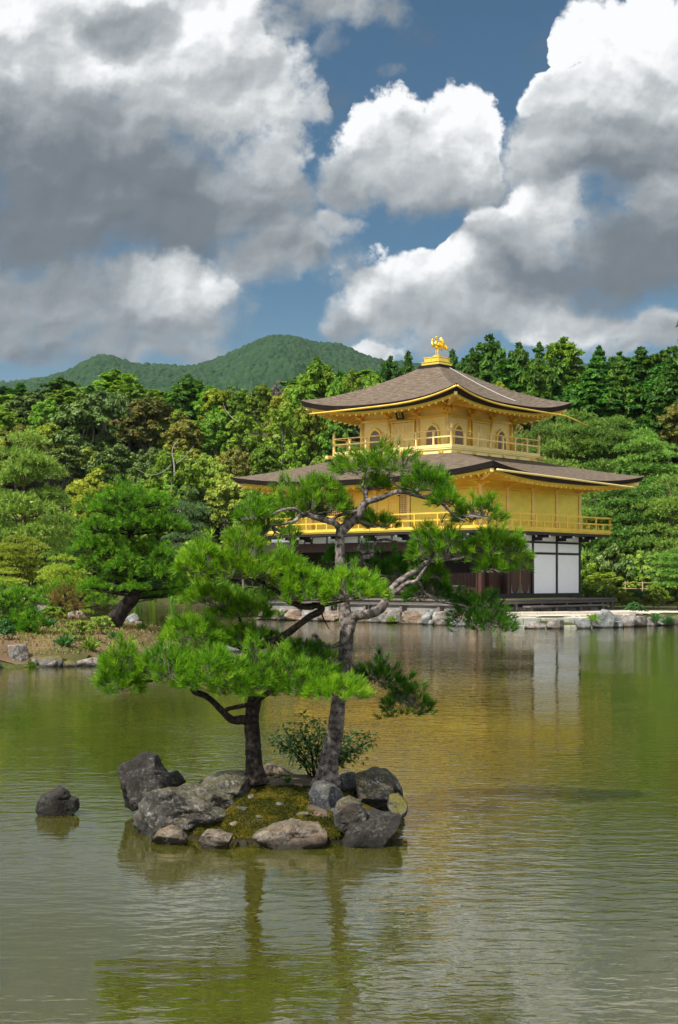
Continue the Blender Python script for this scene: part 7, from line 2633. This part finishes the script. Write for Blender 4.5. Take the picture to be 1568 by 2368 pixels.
world_box('stone_quay', 'mossy grey stone quay edge in front of the white walled corner', 'quay', 6.9, 10.55, 60.75, 61.35, -.3, .40, 'quay', -.02, 2)
world_box('stone_step', 'low wet stone step at the foot of the quay', 'step', 7.2, 10.3, 60.25, 60.76, -.3, .10, 'quay', -.02, 3)
world_box('paving', 'pale cream paving slabs on top of the quay', 'paving', 6.8, 10.8, 61.36, 63.6, .2, .43, 'slab', -.02, 4)
world_box('stone_kerb', 'pale stone kerb below the veranda bench', 'kerb', 6.9, 13.2, 63.8, 64.05, .2, .60, 'slab', .30, 5)

# bamboo fence beyond the gravel court
bf = thing('bamboo_fence', 'low tan bamboo rail fence behind the shrubs at right', 'fence', at(1450, 1385, 84))
b0 = np.array(bf.location)
for z_ in (.9, .58):
    mb = MB()
    mb.tube([at(1440, 1342, 84) * (1, 1, 0) + (0, 0, b0[2] + z_) - b0, at(1530, 1342, 83) * (1, 1, 0) + (0, 0, b0[2] + z_ + .02) - b0], .03, 8)
    mb.build('rail', M['bamboo'], bf, True)
for px in range(1446, 1531, 40):
    q = at(px, 1342, 84 - (px - 1345) / 255 * 2) * (1, 1, 0) - (b0[0], b0[1], 0)
    mb = MB()
    mb.cyl(q[0], q[1], -.3, 1.0, .04, n=8)
    mb.build('post', M['bamboo'], bf, True)

# irises at the far shore, tufts among the shore stones
for px, lb in ((352, 'tall bright green iris clump left of the gap at the far shore'), (402, 'tall bright green iris clump right of the gap at the far shore'), (436, 'iris clump nearest the island pine at the far shore'), (318, 'small iris clump near the leaning trunk at the far shore')):
    Y = 124.3
    X = (px - CX) / F * Y
    t_ = sprig(lb, px, 1390, Y, 70, 1.15 if px > 330 else .8, 'iris', px, 'iris', 'iris_clump', .05, .22)
for px, yb, Y, lb in ((645, 1424, 71.7, 'weedy green tuft on the second rock of the pavilion shore'), (905, 1438, 66.5, 'green weed under the tall tan rock of the pavilion shore'), (1165, 1442, 61.2, 'yellow green weed at the left end of the quay'),
                      (1372, 1436, 59.6, 'yellow green weed beside the largest pointed rock'), (1515, 1436, 62.4, 'green fern among the right shore rocks'), (1545, 1440, 63, 'dark green fern under the mossy right boulder')):
    sprig(lb, px, yb, Y, 70, .38, 'iris' if px < 1500 else 'shrub', px, 'plant', 'weed', None, 1.1)

# more edging stones and low plants along the peninsula front
for i, (x0, w_, mt) in enumerate(((-30, 34, 'rock_shoregrey'), (104, 30, 'rock_shore'), (236, 40, 'rock_shoregrey'), (270, 34, 'rock_shore'), (300, 44, 'rock_shoremoss'), (338, 36, 'rock_shoregrey'), (372, 40, 'rock_shore'))):
    cxp = x0 + w_ / 2
    Y = np.interp(cxp, [-40, 0, 225, 304, 384, 428], [32.4, 32.7, 33.4, 35.3, 38.2, 41.5])
    yb = HOR + H * F / Y
    place_rock(('grey', 'pale', 'mossy')[['rock_shoregrey', 'rock_shore', 'rock_shoremoss'].index(mt)] + ' edging stone along the peninsula waterline', mt, x0, x0 + w_, yb - w_ * .55, yb, Y, 1200 + i, .7, -.1, 10, .85, .07, name='stone', group='edging stones along the peninsula waterline', sub=4)


def litter(n, seed):
    """dry needles, cones and grass blades lying over the peninsula"""
    r = np.random.default_rng(seed)
    x, y = r.uniform(-14, -2.6, n * 3), r.uniform(32.7, 52, n * 3)
    d = shore_dist(x, y)
    pt = fbm(np.stack([x * .8, y * .8, 0 * x], 1), 4, 71)
    ok = (d > .35) & (pt > r.uniform(-.35, .25, len(x)))
    x, y, pt = x[ok][:n], y[ok][:n], pt[ok][:n]
    m = len(x)
    pos = np.stack([x, y, ground_z(x, y) + .02], 1)
    a = r.uniform(0, 6.28, m)
    L = r.uniform(.03, .10, m)
    s = np.stack([np.cos(a), np.sin(a), 0 * a], 1)
    up = np.stack([r.normal(0, .4, m), r.normal(0, .4, m), r.uniform(.2, 1, m)], 1) * L[:, None]
    V = np.stack([pos - s * .018, pos + s * .018, pos + s * .008 + up, pos - s * .008 + up], 1).reshape(-1, 3)
    tag(part('grass', V, np.arange(4 * m).reshape(-1, 4), M['litter'], tint=np.clip(.5 + .9 * pt + r.normal(0, .2, m), 0, 1)), kind='stuff')


M['litter'] = leaf_mat('dry_grass_and_needles', (.20, .12, .06), (.16, .14, .035), (.10, .15, .02), .15)
litter(26000, 6)
for i, (px, py, Y, n_, L_, mt, lb) in enumerate((
        (150, 1515, 34.2, 90, .34, 'shrub', 'leafy green ground plant between the tilted slab and the flat rocks'), (205, 1512, 34.6, 110, .36, 'iris', 'pale green ground plant right of the sprawling shrub'),
        (72, 1535, 33.0, 60, .22, 'iris', 'tuft of green weeds beside the tall pinkish rock'), (262, 1500, 37, 70, .25, 'shrub', 'green seedling clump under the leaning peninsula pine'),
        (330, 1470, 43, 80, .30, 'iris', 'grass clump at the tip of the peninsula'),
        (110, 1475, 40, 90, .35, 'shrub', 'low green plant on the bare earth left of the leaning trunk'), (60, 1490, 38, 90, .35, 'iris', 'grass clump behind the tall pinkish rock'))):
    sprig(lb, px, py, Y, n_, L_, mt, 60 + i, 'plant', 'plant', gz((px - CX) / F * Y, Y), 1.0)


# ------------------------------------------------------------------ the summer air between here and the hills
hm, ht = new_mat('summer_haze')
vol = ht.new('ShaderNodeVolumePrincipled', None, {'Color': (.80, .90, 1.0, 1), 'Density': .00004, 'Anisotropy': .1})
ho = ht.new('ShaderNodeOutputMaterial', None)
ht.l.new(vol.outputs[0], ho.inputs['Volume'])
mb = MB()
mb.box(-4000, 4000, -1400, 4400, -1.9, 420)
tag(mb.build('haze', hm), kind='stuff')
